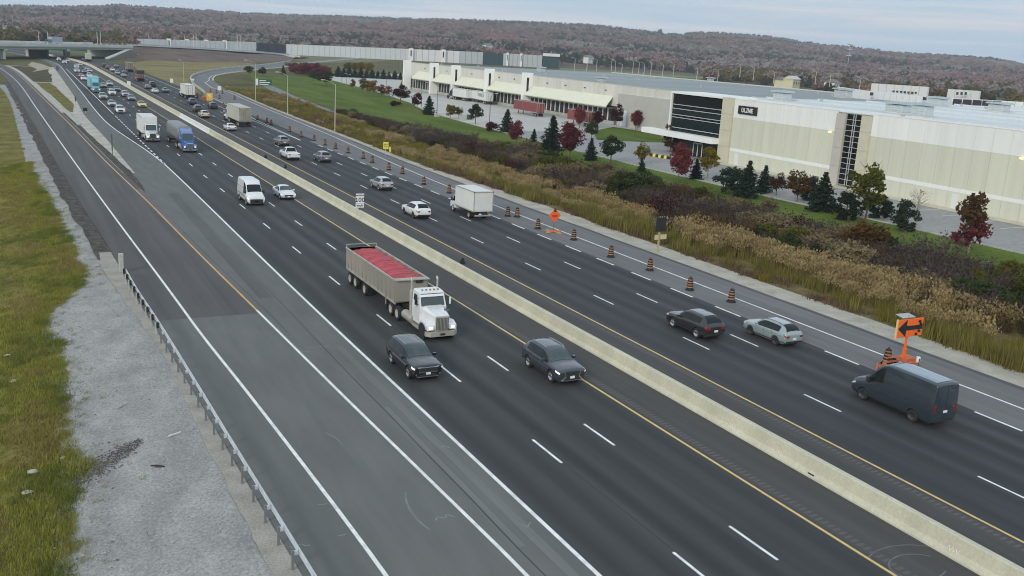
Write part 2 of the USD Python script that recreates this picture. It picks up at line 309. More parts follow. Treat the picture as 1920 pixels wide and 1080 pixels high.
gravel_m = M('crushed_gravel', (0.235, 0.234, 0.228), 0.95, spec=0.08, scale=0.55, stretch=(1, .6, 1), col2=(0.375, 0.37, 0.355), fine=0.30, bump=0.03, detail=9, lo=.3, hi=.7)
vv, ff = [], []; tt = np.linspace(0, 1, 9)
for i in range(len(yf)):
    xe = float(X_EDGE(yf[i])) - (0.0 if yf[i] < 86 else 0.9 + 0.25 * math.sin(yf[i] * .7))
    for t in tt: xx = gxl[i] - 0.15 + (xe - gxl[i] + 0.15) * t; vv.append((xx, yf[i], float(zl(xx, yf[i])) - 0.022 + (0.05 * (meshkit.noise(np.array([xx * 1.3, yf[i] * .9, 0])) - .5) if 0 < t < 1 else 0)))
m = len(tt); ff = [[i * m + k, i * m + k + 1, (i + 1) * m + k + 1, (i + 1) * m + k] for i in range(len(yf) - 1) for k in range(m - 1)]
single('gravel_slope', MB().add(vv, ff), gravel_m, 'pale grey crushed gravel slope between the grass verge and the ramp', 'gravel slope', 'structure', smooth=True)
dirt_dark = M('dark_soil', (0.055, 0.048, 0.044), 0.95, spec=0.08, scale=1.2, col2=(0.13, 0.115, 0.105), fine=0.25, bump=0.02)
sand_m = M('shoulder_sand', (0.30, 0.285, 0.25), 0.95, spec=0.08, scale=0.8, col2=(0.39, 0.37, 0.325), fine=0.25, bump=.02)
dirt_tan = M('tan_dirt', (0.33, 0.29, 0.21), 0.95, spec=0.08, scale=0.6, col2=(0.44, 0.39, 0.29), fine=0.15)
yy = np.arange(86, 345, 1.0)
single('broken_shoulder', MB().strip(yy, X_EDGE(yy) - 1.5 - wob(yy, 5, .45, 2), X_EDGE(yy) - 0.02, np.full(len(yy), -0.012)), dirt_dark, 'dark broken asphalt and soil strip along the left edge of the ramp', 'shoulder', 'structure')
yy = np.arange(14, 89, 0.5); w_ = np.interp(yy, [14, 30, 45, 58, 62, 72, 84, 88], [1.1, .9, .7, .35, .5, .8, 1.3, .9])
single('sand_patch', MB().strip(yy, X_EDGE(yy) - 0.12 - w_ - wob(yy, 1.5, .15, 4), X_EDGE(yy) - 0.05, np.full(len(yy), -0.004)), sand_m, 'tan sand patch behind the first guardrail posts', 'sand', 'structure')
# pavement: sheets laid side by side
a_ramp = asphaltM('asphalt_ramp', (0.082, 0.079, 0.078), (0.112, 0.108, 0.105))
a_grey = asphaltM('asphalt_grey', (0.127, 0.130, 0.124), (0.152, 0.154, 0.147), str_y=0.12, fine=.18)
a_dark = asphaltM('asphalt_eastbound', (0.042, 0.045, 0.046), (0.059, 0.062, 0.062), tracks=(18.9, 3.72, 0.24), fine=.2)
a_med = asphaltM('asphalt_median', (0.066, 0.064, 0.063), (0.086, 0.083, 0.080))
a_wb = asphaltM('asphalt_westbound', (0.038, 0.041, 0.044), (0.055, 0.058, 0.061), tracks=(37.7, 4.05, 0.30), fine=.2)
a_clo = asphaltM('asphalt_closed_lane', (0.135, 0.135, 0.135), (0.180, 0.180, 0.178), str_y=0.05)
Y0 = np.r_[np.arange(0, 470, 5.0), np.arange(470, 760, 10.0)]
ramp = thing('entrance_ramp', 'grey entrance ramp with white edge line and orange lane line, left of the gravel island', 'ramp road', kind='structure')
yn = np.r_[np.arange(0, 66, 3.0), 66.0]; yfr = np.r_[66.0, np.arange(69, 560, 5.0)]
ramp_r = lambda y: np.where(y < 122, np.minimum(X_AS(y), 40), X_RO(y) + 0.9)
part(ramp, 'pavement', MB().strip(yn, X_EDGE(yn), X_AS(yn), 0 * yn), a_grey)
yfr2 = yfr[yfr <= 124]; part(ramp, 'pavement', MB().strip(yfr2, X_EDGE(yfr2), X_RO(yfr2) + .05, 0 * yfr2), a_ramp)
yfr3 = yfr[yfr >= 124]; part(ramp, 'pavement', MB().strip(yfr3, X_EDGE(yfr3), X_RO(yfr3) + .7, 0 * yfr3), a_ramp)
yfr4 = yfr2; part(ramp, 'pavement', MB().strip(yfr4, X_RO(yfr4) + .05, X_AS(yfr4), 0 * yfr4), a_grey)
part(ramp, 'edge_line', MB().strip(np.arange(0, 560, 4.0), X_RW(np.arange(0, 560, 4.0)) - .09, X_RW(np.arange(0, 560, 4.0)) + .09, .005), white_paint)
yl_ = np.r_[0, np.arange(3, 66.5, 3), 66.8]; part(ramp, 'lane_line', MB().strip(yl_, X_RO(yl_) - .09, X_RO(yl_) + .09, .005), white_paint)
yl_ = np.arange(66.8, 560, 4.0); part(ramp, 'lane_line', MB().strip(yl_, X_RO(yl_) - .08, X_RO(yl_) + .08, .005), orange_line)
scr = M('spray_paint', (0.33, 0.34, 0.33), 0.7, 0.3, 9)
def scribble(u, v, w, h, n, seed):
    r = np.random.default_rng(seed); c = G(u, v); q = []
    for k in range(n): q.append((c[0] + w * .8 * (k / (n - 1) - .5) + r.normal(0, .03), c[1] + h * .55 * math.sin(k * 1.3 + seed) * .5 + r.normal(0, h * .1), .006))
    return MB().ribbon(q, .03)
for i, (u, v_, w, h, n) in enumerate(((835, 838, .5, .45, 6), (605, 946, .5, .1, 3), (562, 1023, .9, .5, 9), (640, 1003, .5, .1, 3), (832, 970, 1.2, .45, 11), (570, 660, .8, .5, 7), (243, 520, .6, .2, 4), (425, 502, .5, .8, 5), (990, 985, .5, .5, 6))):
    part(ramp, 'paint_mark', scribble(u, v_, w, h, n, i), scr)
wb_seams = None
eb = thing('eastbound_road', 'dark eastbound roadway left of the concrete barrier with white dashes and yellow line', 'road', kind='structure')
ys1 = Y0; part(eb, 'pavement', MB().strip(ys1, X_AS(ys1) + cv(ys1), np.full(len(ys1), 30.25) + cv(ys1), 0 * ys1), a_dark)
isl = [G(*q)[:2] for q in ((100, 125), (118, 150), (140, 182), (161, 219), (205, 267), (255, 327))]
fi = lin([(p[1], p[0]) for p in isl]); ye = np.r_[124, 128, 132, 136, 137.99, 138.0, np.arange(142, 470, 5.0), np.arange(470, 700, 10.0)]
part(eb, 'shoulder', MB().strip(ye, np.where(ye < 138, X_RO(ye) + .71, np.minimum(fi(ye), X_AS(ye) - 2.2) - .15) + cv(ye), X_AS(ye) + cv(ye), 0 * ye), a_grey)
part(eb, 'shoulder', MB().strip(ys1, 30.25 + cv(ys1), 34.0 + cv(ys1), 0 * ys1), a_med)
y_ = np.arange(0, 700, 4.0)
part(eb, 'edge_line', MB().strip(y_, X_AS(y_) + cv(y_) - .10, X_AS(y_) + cv(y_) + .10, .005), white_paint)
part(eb, 'edge_line', MB().strip(y_, X_YL + cv(y_) - .08, X_YL + cv(y_) + .08, .005), yellow_paint)
y_ = np.arange(232, 460, 4.0); part(eb, 'merge_line', MB().strip(y_, X_AD(y_) - .09, X_AD(y_) + .09, .005), white_paint)
for k in range(22):
    y0 = 147 + k * 3.75; part(eb, 'merge_dash', MB().strip([y0, y0 + 1.9], X_AD(np.array([y0, y0 + 1.9])) - .13, X_AD(np.array([y0, y0 + 1.9])) + .13, .005), white_paint)
for fr, y0 in ((1 / 3, 135.6), (2 / 3, 136.5)):
    for k in range(-27, 12):
        a, b = y0 - 12.03 * k - 3.0, y0 - 12.03 * k
        if b < 14: continue
        q = np.array([a, b]); x = X_AD(q) + (X_YL - X_AD(q)) * fr + cv(q)
        part(eb, 'lane_dash', MB().strip(q, x - .075, x + .075, .005), white_paint)
rumble_m = M('rumble_groove', (0.11, 0.105, 0.10), 0.9)
mb = MB()
for k in range(330): mb.box(30.42, 30.82, 18 + k * .34, 18 + k * .34 + .15, .001, .006)
part(eb, 'rumble_strip', mb, rumble_m, kind='stuff')
wb = wb_seams = thing('westbound_road', 'dark westbound roadway right of the concrete barrier with a coned-off grey lane', 'road', kind='structure')
part(wb, 'shoulder', MB().strip(ys1, 33.4 + cv(ys1) + .6, 37.5 + cv(ys1), 0 * ys1), a_med)
yw = ys1[ys1 <= 182.5]; part(wb, 'pavement', MB().strip(yw, 37.5 + 0 * yw, X_R3 + .15 + 0 * yw, 0 * yw), a_wb)
yw2 = np.r_[180, ys1[ys1 > 182]]; part(wb, 'pavement', MB().strip(yw2, 37.5 + cv(yw2), X_WBE(yw2) + cv(yw2), 0 * yw2), a_wb)
yc = np.r_[np.arange(0, 180, 5.0), 180]; part(wb, 'closed_lane', MB().strip(yc, X_R3 + .15 + 0 * yc, X_PE(yc) - .55, 0 * yc), a_clo)
part(wb, 'pavement_edge', MB().strip(yc, X_PE(yc) - .55, X_PE(yc) + wob(yc, 6, .15, 3), -.002 + 0 * yc), a_ramp)
y_ = np.arange(0, 700, 4.0); part(wb, 'edge_line', MB().strip(y_, X_YR + cv(y_) - .08, X_YR + cv(y_) + .08, .005), yellow_paint)
y_ = np.arange(0, 326, 4.0); part(wb, 'edge_line', MB().strip(y_, X_WR(y_) - .09, X_WR(y_) + .09, .005), white_paint)
y_ = np.arange(181, 480, 4.0); part(wb, 'edge_line', MB().strip(y_, np.interp(y_, [181, 300, 480], [48.6, 49.0, 49.3]) - .08, np.interp(y_, [181, 300, 480], [48.6, 49.0, 49.3]) + .08, .005), white_paint)
y_ = np.arange(181, 300, 4.0); part(wb, 'edge_line', MB().strip(y_, np.interp(y_, [181, 218, 254, 296], [48.75, 49.6, 51.2, 53.2]) - .08, np.interp(y_, [181, 218, 254, 296], [48.75, 49.6, 51.2, 53.2]) + .08, .005), white_paint)
for x, y0 in ((41.8, 136.6), (45.75, 136.1)):
    for k in range(-27, 12):
        a, b = y0 - 12.1 * k - 3.0, y0 - 12.1 * k
        if b < 12: continue
        q = np.array([a, b]); part(wb, 'lane_dash', MB().strip(q, x + cv(q) - .075, x + cv(q) + .075, .005), white_paint)
for k in range(-16, 11):
    b = 82.4 - 6.05 * k
    if 14 < b < 178: part(wb, 'lane_dash', MB().strip([b - 3.1, b], X_R3 - .10 + [0, 0], X_R3 + .10 + np.zeros(2), .005) if False else MB().strip(np.array([b - 3.1, b]), np.full(2, X_R3 - .1), np.full(2, X_R3 + .1), .005), white_paint)
mb = MB()
for k in range(330): mb.box(36.92, 37.30, 16 + k * .34, 16 + k * .34 + .15, .001, .006)
part(wb, 'rumble_strip', mb, rumble_m, kind='stuff')
oil = M('skid_mark', (0.15, 0.155, 0.16), 0.8, 0.2, 3)
mb = MB(); c = G(1720, 1062); mb.ribbon([(c[0] + 1.3 * math.cos(a), c[1] + .9 * math.sin(a), .004) for a in np.linspace(.4, 5.4, 22)], .06); mb.ribbon([(c[0] + 2.3 * math.cos(a), c[1] + 1.6 * math.sin(a), .004) for a in np.linspace(.2, 2.2, 14)], .05)
part(eb, 'tyre_mark', mb, oil)
tar = M('tar_seam', (0.024, 0.025, 0.027), 0.6)
for x_, a_, b_ in ((22.78, 14, 120), (26.62, 14, 150), (29.6, 14, 60)): q_ = np.arange(a_, b_, 1.5); part(eb, 'tar_seam', MB().ribbon([(x_ + float(wob([y], 6, .05, 3)[0]), y, .003) for y in q_], .06), tar)
for x_, a_, b_ in ((42.0, 12, 110), (45.55, 12, 120)): q_ = np.arange(a_, b_, 1.5); part(wb_seams, 'tar_seam', MB().ribbon([(x_ + float(wob([y], 6, .05, 5)[0]), y, .003) for y in q_], .05), tar)
q_ = np.arange(16, 122, 1.5); part(ramp, 'tar_seam', MB().ribbon([(float(X_AS(y)) - 1.95 + float(wob([y], 5, .06, 8)[0]), y, .003) for y in q_], .05), tar); part(ramp, 'tar_seam', MB().ribbon([(float(X_RO(y)) + .55 + float(wob([y], 5, .08, 12)[0]), y, .003) for y in q_ if y > 60], .06), tar)
patch_l = asphaltM('asphalt_patch', (0.150, 0.153, 0.147), (0.185, 0.187, 0.180)); patch_d = asphaltM('asphalt_patch_dark', (0.098, 0.100, 0.098), (0.118, 0.120, 0.117))
for a_, b_, o_, w_, m_ in ((22, 58, -1.15, .45, patch_l), (70, 121, -3.2, 1.1, patch_d), (30, 47, -1.9, .3, patch_l)): q_ = np.arange(a_, b_, 1.0); part(ramp, 'patch', MB().strip(q_, X_AS(q_) + o_ + wob(q_, 3, .06, 2), X_AS(q_) + o_ + w_ + wob(q_, 3, .06, 6), .002), m_)
faint = M('scuff', (0.185, 0.188, 0.183), .85, .2, 2); r_ = np.random.default_rng(44)
for k in range(13):
    y_a = r_.uniform(22, 66); x_a = r_.uniform(X_RW(y_a) + .4, X_AS(y_a) - .5); n_a = 9; R_ = r_.uniform(2, 7); a0 = r_.uniform(0, 6.28); s_ = r_.uniform(.3, .9)
    q = [(x_a + R_ * (math.cos(a0 + s_ * t / n_a) - math.cos(a0)), y_a + R_ * (math.sin(a0 + s_ * t / n_a) - math.sin(a0)), .003) for t in range(n_a)]
    if all(X_RW(p[1]) + .2 < p[0] < X_AS(p[1]) - .2 and abs(p[0] - X_RO(p[1])) > .2 for p in q): part(ramp, 'scuff_mark', MB().ribbon(q, r_.uniform(.03, .10)), faint)

# gravel ledge and soil strip right of the closed lane
gl_m = M('tan_gravel', (0.36, 0.335, 0.275), 0.95, spec=0.08, scale=0.5, col2=(0.48, 0.455, 0.385), fine=0.16, bump=0.01)
y_ = np.r_[np.arange(0, 340, 2.0)]; wd = np.interp(y_, [0, 36, 60, 115, 140, 200, 340], [3.2, 3.1, 2.9, 3.0, 1.6, 1.2, 1.0])
single('gravel_ledge', MB().strip(y_, X_PE(y_) - .02, X_PE(y_) + wd + wob(y_, 3, .28, 8), -0.02 + 0 * y_), gl_m, 'tan gravel ledge along the right edge of the closed lane', 'gravel ledge', 'structure')
reed_ground = M('reed_litter', (0.105, 0.080, 0.040), 0.95, spec=0.08, scale=0.5, col2=(0.21, 0.165, 0.075), fine=0.25)
y_ = np.arange(0, 345, 3.0)
single('roadside_scrub_ground', MB().strip(y_, X_PE(y_) + .3, np.interp(y_, [0, 200, 260, 345], [82, 80, 76, 78]), -0.032 + 0 * y_), reed_ground, 'brown litter of dead grass under the reeds and shrubs right of the road', 'ground', 'structure')

# gravel and grass island between ramp and eastbound road
y_ = np.arange(138, 470, 3.0); xr_ = np.minimum(fi(y_), X_AS(y_) - 2.2); xl_ = X_RO(y_) + 0.68
single('gravel_island', MB().strip(y_, xl_, np.maximum(xr_, xl_ + .05), .012 + 0 * y_), M('island_gravel', (0.38, 0.36, 0.31), 0.95, spec=0.08, scale=0.3, col2=(0.52, 0.50, 0.44), fine=.2), 'beige gravel island between the ramp and the eastbound road', 'gravel island', 'structure')
y_ = np.arange(121, 235, 2.0); single('island_soil', MB().strip(y_, X_RO(y_) + .75, X_RO(y_) + np.interp(y_, [121, 126, 140, 235], [.85, 1.35, 1.9, 1.5]) + wob(y_, 4, .2, 1), .02 + 0 * y_), dirt_dark, 'dark soil strip beside the orange lane line of the ramp', 'soil', 'structure')
q_ = np.arange(205, 410, 6.0); single('island_kerb', MB().ribbon([(float(X_RO(y)) + 1.5, y, .01) for y in q_], .5, h=.25), concrete_grey, 'low pale concrete kerb along the ramp side of the gravel island', 'kerb', 'structure')
y_ = np.arange(235, 350, 4.0); single('island_grass', MB().strip(y_, X_RO(y_) + 2.6 + wob(y_, 18, .4, 6), X_RO(y_) + np.interp(y_, [235, 260, 350], [3.2, 5.6, 7.0]) + wob(y_, 9, .5, 7), .02 + 0 * y_), verge_m, 'strip of yellow green and rust grass on the gravel island', 'grass', 'structure')
y_ = np.arange(350, 470, 5.0); single('island_bank', MB().strip(y_, X_RO(y_) + 2.2, X_AS(y_) - 6 + wob(y_, 20, 1, 6), .02 + 0 * y_), M('rough_bank', (0.05, 0.055, 0.028), .95, spec=0.08, scale=.2, col2=(.12, .10, .06), fine=.3), 'dark scrubby bank beside the ramp below the bridge', 'bank', 'structure')

# exit ramp on the right and the road it climbs to
pr_ = [G(*q)[:2] for q in ((400, 151), (399, 147), (404, 142.5), (412, 140.5), (430, 137.3), (452, 134.3), (480, 131.5), (515, 128), (545, 125))]
pl_ = [G(*q)[:2] for q in ((357, 148), (359, 144.5), (365, 140.3), (380, 135.8), (402, 131.3), (430, 128), (457, 125.7), (480, 123.5), (515, 119.5), (545, 115))]
X_in = [(54.3, 318), (51.9, 306), (51.5, 182)]
poly = [(X_PE(y) - .3, y) for y in np.arange(180, 345, 12.0)] + [tuple(p) for p in pr_] + [tuple(p) for p in pl_[::-1]] + [(59.3, 370), (54.5, 318), (52, 306), (51.4, 180)]
xr = thing('exit_ramp', 'grey exit ramp curving away to the right past the traffic drums', 'ramp road', kind='structure')
part(xr, 'pavement', MB().poly(poly, .002), a_clo)
mid = [0.82 * np.array(a) + 0.18 * np.array(b) for a, b in zip(pr_, pl_)]
part(xr, 'edge_line', MB().ribbon([(X_WR(322.0), 322, .007), (62.6, 350, .007), (65.5, 380, .007)] + [(p[0], p[1], .007) for p in mid], .22), white_paint)
part(xr, 'kerb', MB().ribbon([(p[0], p[1], 0) for p in pr_], .5, h=.15), concrete)
part(xr, 'kerb', MB().ribbon([(54.4, 316, 0), (59.2, 369, 0)] + [(p[0], p[1], 0) for p in pl_], .45, h=.7), concrete_grey)
infield = M('infield_grass', (0.16, 0.145, 0.055), .95, spec=0.08, scale=.04, col2=(.27, .22, .11), fine=.15)
poly = [(52.2, 310), (54.2, 322), (59, 372)] + [tuple(p) for p in pl_[:-2]] + [G(470, 117)[:2], G(340, 113)[:2], (72, 610), (58, 560), (51.8, 470)]
single('infield', MB().poly(poly, -.03), infield, 'dry yellow grass infield between the westbound road and the exit ramp', 'infield', 'structure')
# lawn, yard, parking lane, path on the right
yl = [(133.8, 470), (133.8, 444), (127, 364), (117, 300), (107, 260), (103, 215), (102.5, 200), (100.5, 159), (100, 136), (99.8, 107), (101, 82), (101.5, 60), (101.5, 10)]
lawn_m = M('mown_lawn', (0.072, 0.110, 0.017), .95, scale=.12, stretch=(1.2, .25, 1), col2=(.125, .165, .036), fine=.25, spec=.05)
lawn_l = [(82, 10), (82, 120), (80, 200), (79, 240), (84, 330), (89, 400), (100, 470)]
single('lawn', MB().poly(yl + lawn_l, -.018), lawn_m, 'mown green lawn between the shrub thicket and the truck yard', 'lawn', 'structure')
yard_m = asphaltM('yard_asphalt', (0.44, 0.425, 0.39), (0.52, 0.505, 0.47), str_y=1.0, fine=.06)
lot_m = asphaltM('lot_asphalt', (0.27, 0.265, 0.26), (0.34, 0.335, 0.33), str_y=1.0, fine=.06)
yard = thing('truck_yard', 'pale grey concrete truck yard in front of the loading docks', 'yard', kind='structure')
part(yard, 'pavement', MB().poly([p for p in yl if p[1] >= 200] + [(102.5, 206), (151.2, 206), (151.2, 400), (215, 560), (160, 520)], -.010), yard_m)
lot = thing('parking_lot', 'grey parking lane with faint stall lines in front of the long beige wall', 'parking lot', kind='structure')
part(lot, 'pavement', MB().poly([(102.5, 206), (102.5, 200), (100.5, 159), (100, 136), (99.8, 107), (101, 82), (101.5, 60), (101.5, 10), (123.5, 10), (123.5, 166), (151.2, 166), (151.2, 206)], -.012), lot_m)
part(lot, 'kerb', MB().ribbon([(x + .1, y, -.02) for x, y in yl[1:]], .25, h=.14), concrete_grey)
part(lot, 'footpath', MB().strip(np.array([10., 146]), np.full(2, 120.6), np.full(2, 123.5), .02), concrete)
for k in range(26):
    y = 20 + k * 4.6; part(lot, 'stall_line', MB().box(115.2, 120.4, y, y + .12, -.011, -.006), white_paint)
gi = [G(*q)[:2] for q in ((1120, 262), (1110, 246), (1150, 238), (1230, 250), (1262, 268), (1200, 266))]
single('lawn_island', MB().poly(gi, .03), lawn_m, 'green grass island beside the glass entrance corner', 'lawn', 'structure')
path_m = asphaltM('path_asphalt', (0.17, 0.175, 0.18), (0.22, 0.225, 0.23))
single('paved_path', MB().poly([(86.6, 392), (86.3, 377), (80, 330), (73.6, 262), (71.4, 243), (76.2, 240), (77.8, 256), (83.5, 320), (90.2, 377), (91, 392)], -.010), path_m, 'narrow grey paved path between the roadside scrub and the lawn', 'path', 'structure')

# ---------------------------------------------------------------- wooded hills on the skyline
crest_uv = np.array([(-500, 16), (-100, 12), (0, 16), (100, 17), (190, 18), (215, 13), (240, 16), (385, 25), (450, 29), (480, 31), (630, 35), (730, 39), (930, 43), (1110, 51), (1222, 64), (1255, 70), (1310, 65), (1440, 72), (1515, 85), (1615, 94), (1690, 104), (1865, 114), (1920, 125), (2100, 150), (2500, 185)], float)
foot_uv = np.array([(-500, 58), (0, 68), (250, 72), (480, 84), (700, 92), (960, 101), (1200, 124), (1440, 148), (1600, 160), (1920, 182), (2500, 215)], float)
def crest(u): return np.interp(u, crest_uv[:, 0], crest_uv[:, 1])
def foot(u): return np.interp(u, foot_uv[:, 0], foot_uv[:, 1])
def terr(u, D):                                    # height of the land along the sight line column u at distance D
    zf = max(0.0, far(u, foot(u), 1500)[2]); zc = far(u, crest(u) + 3.5, 3300)[2]
    a = np.interp(D, [1150, 1500, 2000, 2700, 3300, 3800], [0, zf, zf + (zc - zf) * .22, zf + (zc - zf) * .72, zc, zc - 6])
    return a
us = np.arange(-500, 2501, 30.0); Ds = np.r_[1100, 1150, np.arange(1225, 3400, 75), 3600, 3800]
hv = []
for u in us:
    for D in Ds:
        p = far(u, 60, D); n_ = (meshkit.fbm(np.array([p[0] / 260, p[1] / 260, 0.5]), 4) - .5) * 26 * np.clip((D - 1500) / 900, 0, 1) * np.clip((3350 - D) / 500, 0, 1)
        hv.append((p[0], p[1], terr(u, D) + n_ - .1))
hv = np.array(hv); nd = len(Ds); HZ = hv[:, 2].reshape(len(us), nd)
hf = [[i * nd + k, (i + 1) * nd + k, (i + 1) * nd + k + 1, i * nd + k + 1] for i in range(len(us) - 1) for k in range(nd - 1)]
single('hills', MB().add(hv, hf), M('hill_floor', (0.10, 0.075, 0.055), .95, spec=0.08, scale=.01, col2=(.15, .12, .08)), 'long wooded escarpment along the skyline', 'hills', 'structure', smooth=True)
def hill_z(u, D):
    a = (u + 500) / 30.0; i = int(np.clip(a, 0, len(us) - 2)); t = a - i
    return np.interp(D, Ds, HZ[i]) * (1 - t) + np.interp(D, Ds, HZ[i + 1]) * t
# ---------------------------------------------------------------- median barrier
bar = thing('median_barrier', 'long cast concrete median barrier with stained sides and vertical joints', 'barrier')
bprof = np.array([(33.32, 0), (33.32, .08), (33.52, .30), (33.60, .90), (33.64, .93), (33.90, .93), (33.94, .90), (34.02, .30), (34.22, .08), (34.22, 0)])
def seg(y0, y1, prof, off=0.0):
    n = max(2, int((y1 - y0) / 12) + 1); ys_ = np.linspace(y0, y1, n); k = len(prof); v = []
    for y in ys_:
        v += [(x + float(cv(y)), y, z) for x, z in prof]
    f = [[i * k + j, i * k + (j + 1) % k, (i + 1) * k + (j + 1) % k, (i + 1) * k + j] for i in range(n - 1) for j in range(k)]
    return MB().add(v, f)
y = 8.0
while y < 640:
    ln = 6.1 if y < 200 else 24
    if 190.0 <= y + ln / 2 <= 226: mtl = concrete_new
    else: mtl = concrete
    part(bar, 'barrier_segment', seg(y + .003, y + ln - .003, bprof), mtl)
    y += ln
mb = MB()
for (u, v_, w) in ((1462, 853, .5), (1373, 806, .5), (1785, 1043, .6)):
    a = GX(u, v_, 33.50)[1]; q = [(33.50 - .0 + .0, a + t * w, .33 + .12 * math.sin(t * 23) + .05 * t) for t in np.linspace(-.5, .5, 12)]
    mb.pipe([(33.515 - .025 + (p[2] - .30) * .05, p[1], p[2]) for p in q], .018, 4)
part(bar, 'graffiti', mb, M('chalk_white', (0.75, 0.75, 0.70), .8))
part(bar, 'drain_hole', MB().box(33.38, 33.47, 30.45, 30.85, .1, .2, .01), black_m)
# ---------------------------------------------------------------- guardrail
gr = thing('guardrail', 'galvanised steel guardrail on dark posts with black offset blocks, left of the ramp', 'guardrail')
gy = np.arange(20.0, 80.1, 1.95)
for i in range(len(gy) - 1):
    q = np.linspace(gy[i], gy[i + 1], 2); x = X_EDGE(q) + .03; prof = [(0.0, .79), (.045, .755), (.0, .70), (.0, .66), (.045, .60), (.0, .555), (-.03, .555), (.01, .60), (-.03, .66), (-.03, .70), (.01, .755), (-.03, .79)]
    k = len(prof); vv = [(x[j] + a, q[j], z) for j in (0, 1) for a, z in prof]
    part(gr, 'rail', MB().add(vv, [[j, (j + 1) % k, k + (j + 1) % k, k + j] for j in range(k)]), galv)
for i, y in enumerate(gy):
    x = float(X_EDGE(y)); near = y < 62; zb = float(zl(x - .25, y)) - .5
    part(gr, 'post', MB().box(x - .28, x - .19, y - .05, y + .05, zb, .78 if near else .82), post_grey if near else concrete_grey)
    part(gr, 'offset_block', MB().box(x - .185, x - .04, y - .04, y + .04, .58, .76) if near else MB().box(x - .20, x - .04, y - .13, y + .13, .44, .82, .02), galv if near else black_rubber)
x = float(X_EDGE(80.6)); part(gr, 'end_post', MB().box(x - .25, x + .10, 80.5, 80.95, 0, 1.55, .02), concrete_grey)

# ---------------------------------------------------------------- the near warehouse
wall_up = M('wall_white', (0.80, 0.805, 0.775), .8, .03, .5); wv = lambda n, c, k: [M(f'{n}_{j}', np.array(c) * (1 + (j - 1) * k), .8, .045, .9, (1, 1, .06), fine=.02) for j in range(3)]
mids, lows, ups = wv('wall_beige', (0.61, 0.61, 0.49), .028), wv('wall_beige_low', (0.62, 0.62, 0.515), .025), wv('wall_white_panel', (0.79, 0.795, 0.765), .018); wall_mid = mids[1]; wall_low = M('wall_beige_low', (0.635, 0.635, 0.525), .8, .04, .4, (1, 1, .3))
wall_grey = M('dock_wall_grey', (0.62, 0.605, 0.545), .85, .07, .35, (1, 1, .2)); dgs = [M(f'dock_wall_grey_{j}', np.array((0.615, 0.60, 0.54)) * (1 + .03 * (j - 1)), .85, .06, .8, (1, 1, .08)) for j in range(3)]; annex_m = M('annex_grey', (0.46, 0.455, 0.41), .85, .04, .4)
pier_m = M('pier_tan', (0.56, 0.53, 0.40), .85, .05, .5); pier_d = M('pier_taupe', (0.49, 0.46, 0.40), .85, .05, .5); rtu_v = M('roof_vent_metal', (0.45, 0.46, 0.46), .5); seam_m = M('seam_shadow', (0.30, 0.295, 0.27), .9)
roof_w = M('roof_white', (0.60, 0.63, 0.64), .7, .08, .05, (1, .3, 1), fine=.04); roof_g = M('roof_grey', (0.27, 0.295, 0.295), .8, .12, .04, (.3, 1, 1), fine=.05)
glass_b = M('curtain_glass', (0.010, 0.012, 0.013), .06, spec=.25); glass_b2 = M('curtain_glass_blue', (0.014, 0.022, 0.024), .06, spec=.3); mull = M('mullion', (0.50, 0.50, 0.50), .5)
wh = thing('warehouse', 'long beige and white warehouse with dark glass corner, loading docks and flat roof', 'warehouse')
XW, HW = 123.5, 12.35
part(wh, 'wall_core', MB().box(XW + .16, XW + .5, 8, 145.2, 0, HW - .2), seam_m)  # core darker than the panels, seen through their joints
y = 145.2
while y > 9:
    y0 = max(y - 2.95, 8); 
    if not (y0 < 118.8 and y > 111.2) :
        segs = [(y0, y)]
    else: segs = [(a, b) for a, b in ((y0, min(y, 111.2)), (max(y0, 118.75), y)) if b - a > .1]
    for a, b in segs:
        part(wh, 'lower_panel', MB().box(XW, XW + .2, a + .02, b - .02, 0, 2.48), lows[int(a * 7) % 3]); part(wh, 'band_panel', MB().box(XW - .02, XW + .2, a + .015, b - .015, 2.49, 3.10), wall_up)
        part(wh, 'middle_panel', MB().box(XW, XW + .2, a + .02, b - .02, 3.11, 8.90), mids[int(a * 5) % 3]); part(wh, 'upper_panel', MB().box(XW - .02, XW + .2, a + .015, b - .015, 8.91, HW - .01), ups[int(a * 3) % 3])
    y = y0
part(wh, 'parapet_cap', MB().box(XW - .08, XW + .5, 8, 145.2, HW, HW + .14), wall_up)
for a, b, m_ in ((145.25, 148.4, pier_m), (116.72, 118.73, pier_d), (111.22, 113.28, pier_m)):
    for z0, z1 in ((0, 3.2), (3.23, 6.3), (6.33, 9.4), (9.43, HW + (.2 if a > 140 else -.35))): part(wh, 'pier_panel', MB().box(XW - .35, XW + .3, a, b, z0, z1), m_)
# stair tower glazing
part(wh, 'tower_backing', MB().box(XW + .1, XW + .3, 113.28, 116.72, .2, 12.0), black_m)
for r in range(13):
    for a, b in ((113.34, 114.72), (115.28, 116.66)): part(wh, 'tower_pane', MB().box(XW + .04, XW + .08, a, b, .35 + r * .9, .35 + r * .9 + .84), glass_b)
    part(wh, 'tower_mullion', MB().box(XW - .04, XW + .1, 113.29, 116.71, .27 + r * .9, .35 + r * .9), mull)
    part(wh, 'tower_pane', MB().box(XW + .04, XW + .08, 114.83, 115.17, .35 + r * .9, .35 + r * .9 + .84), glass_b)
for a in (114.73, 115.18): part(wh, 'tower_mullion', MB().box(XW - .05, XW + .1, a, a + .09, .3, 12.0), mull)
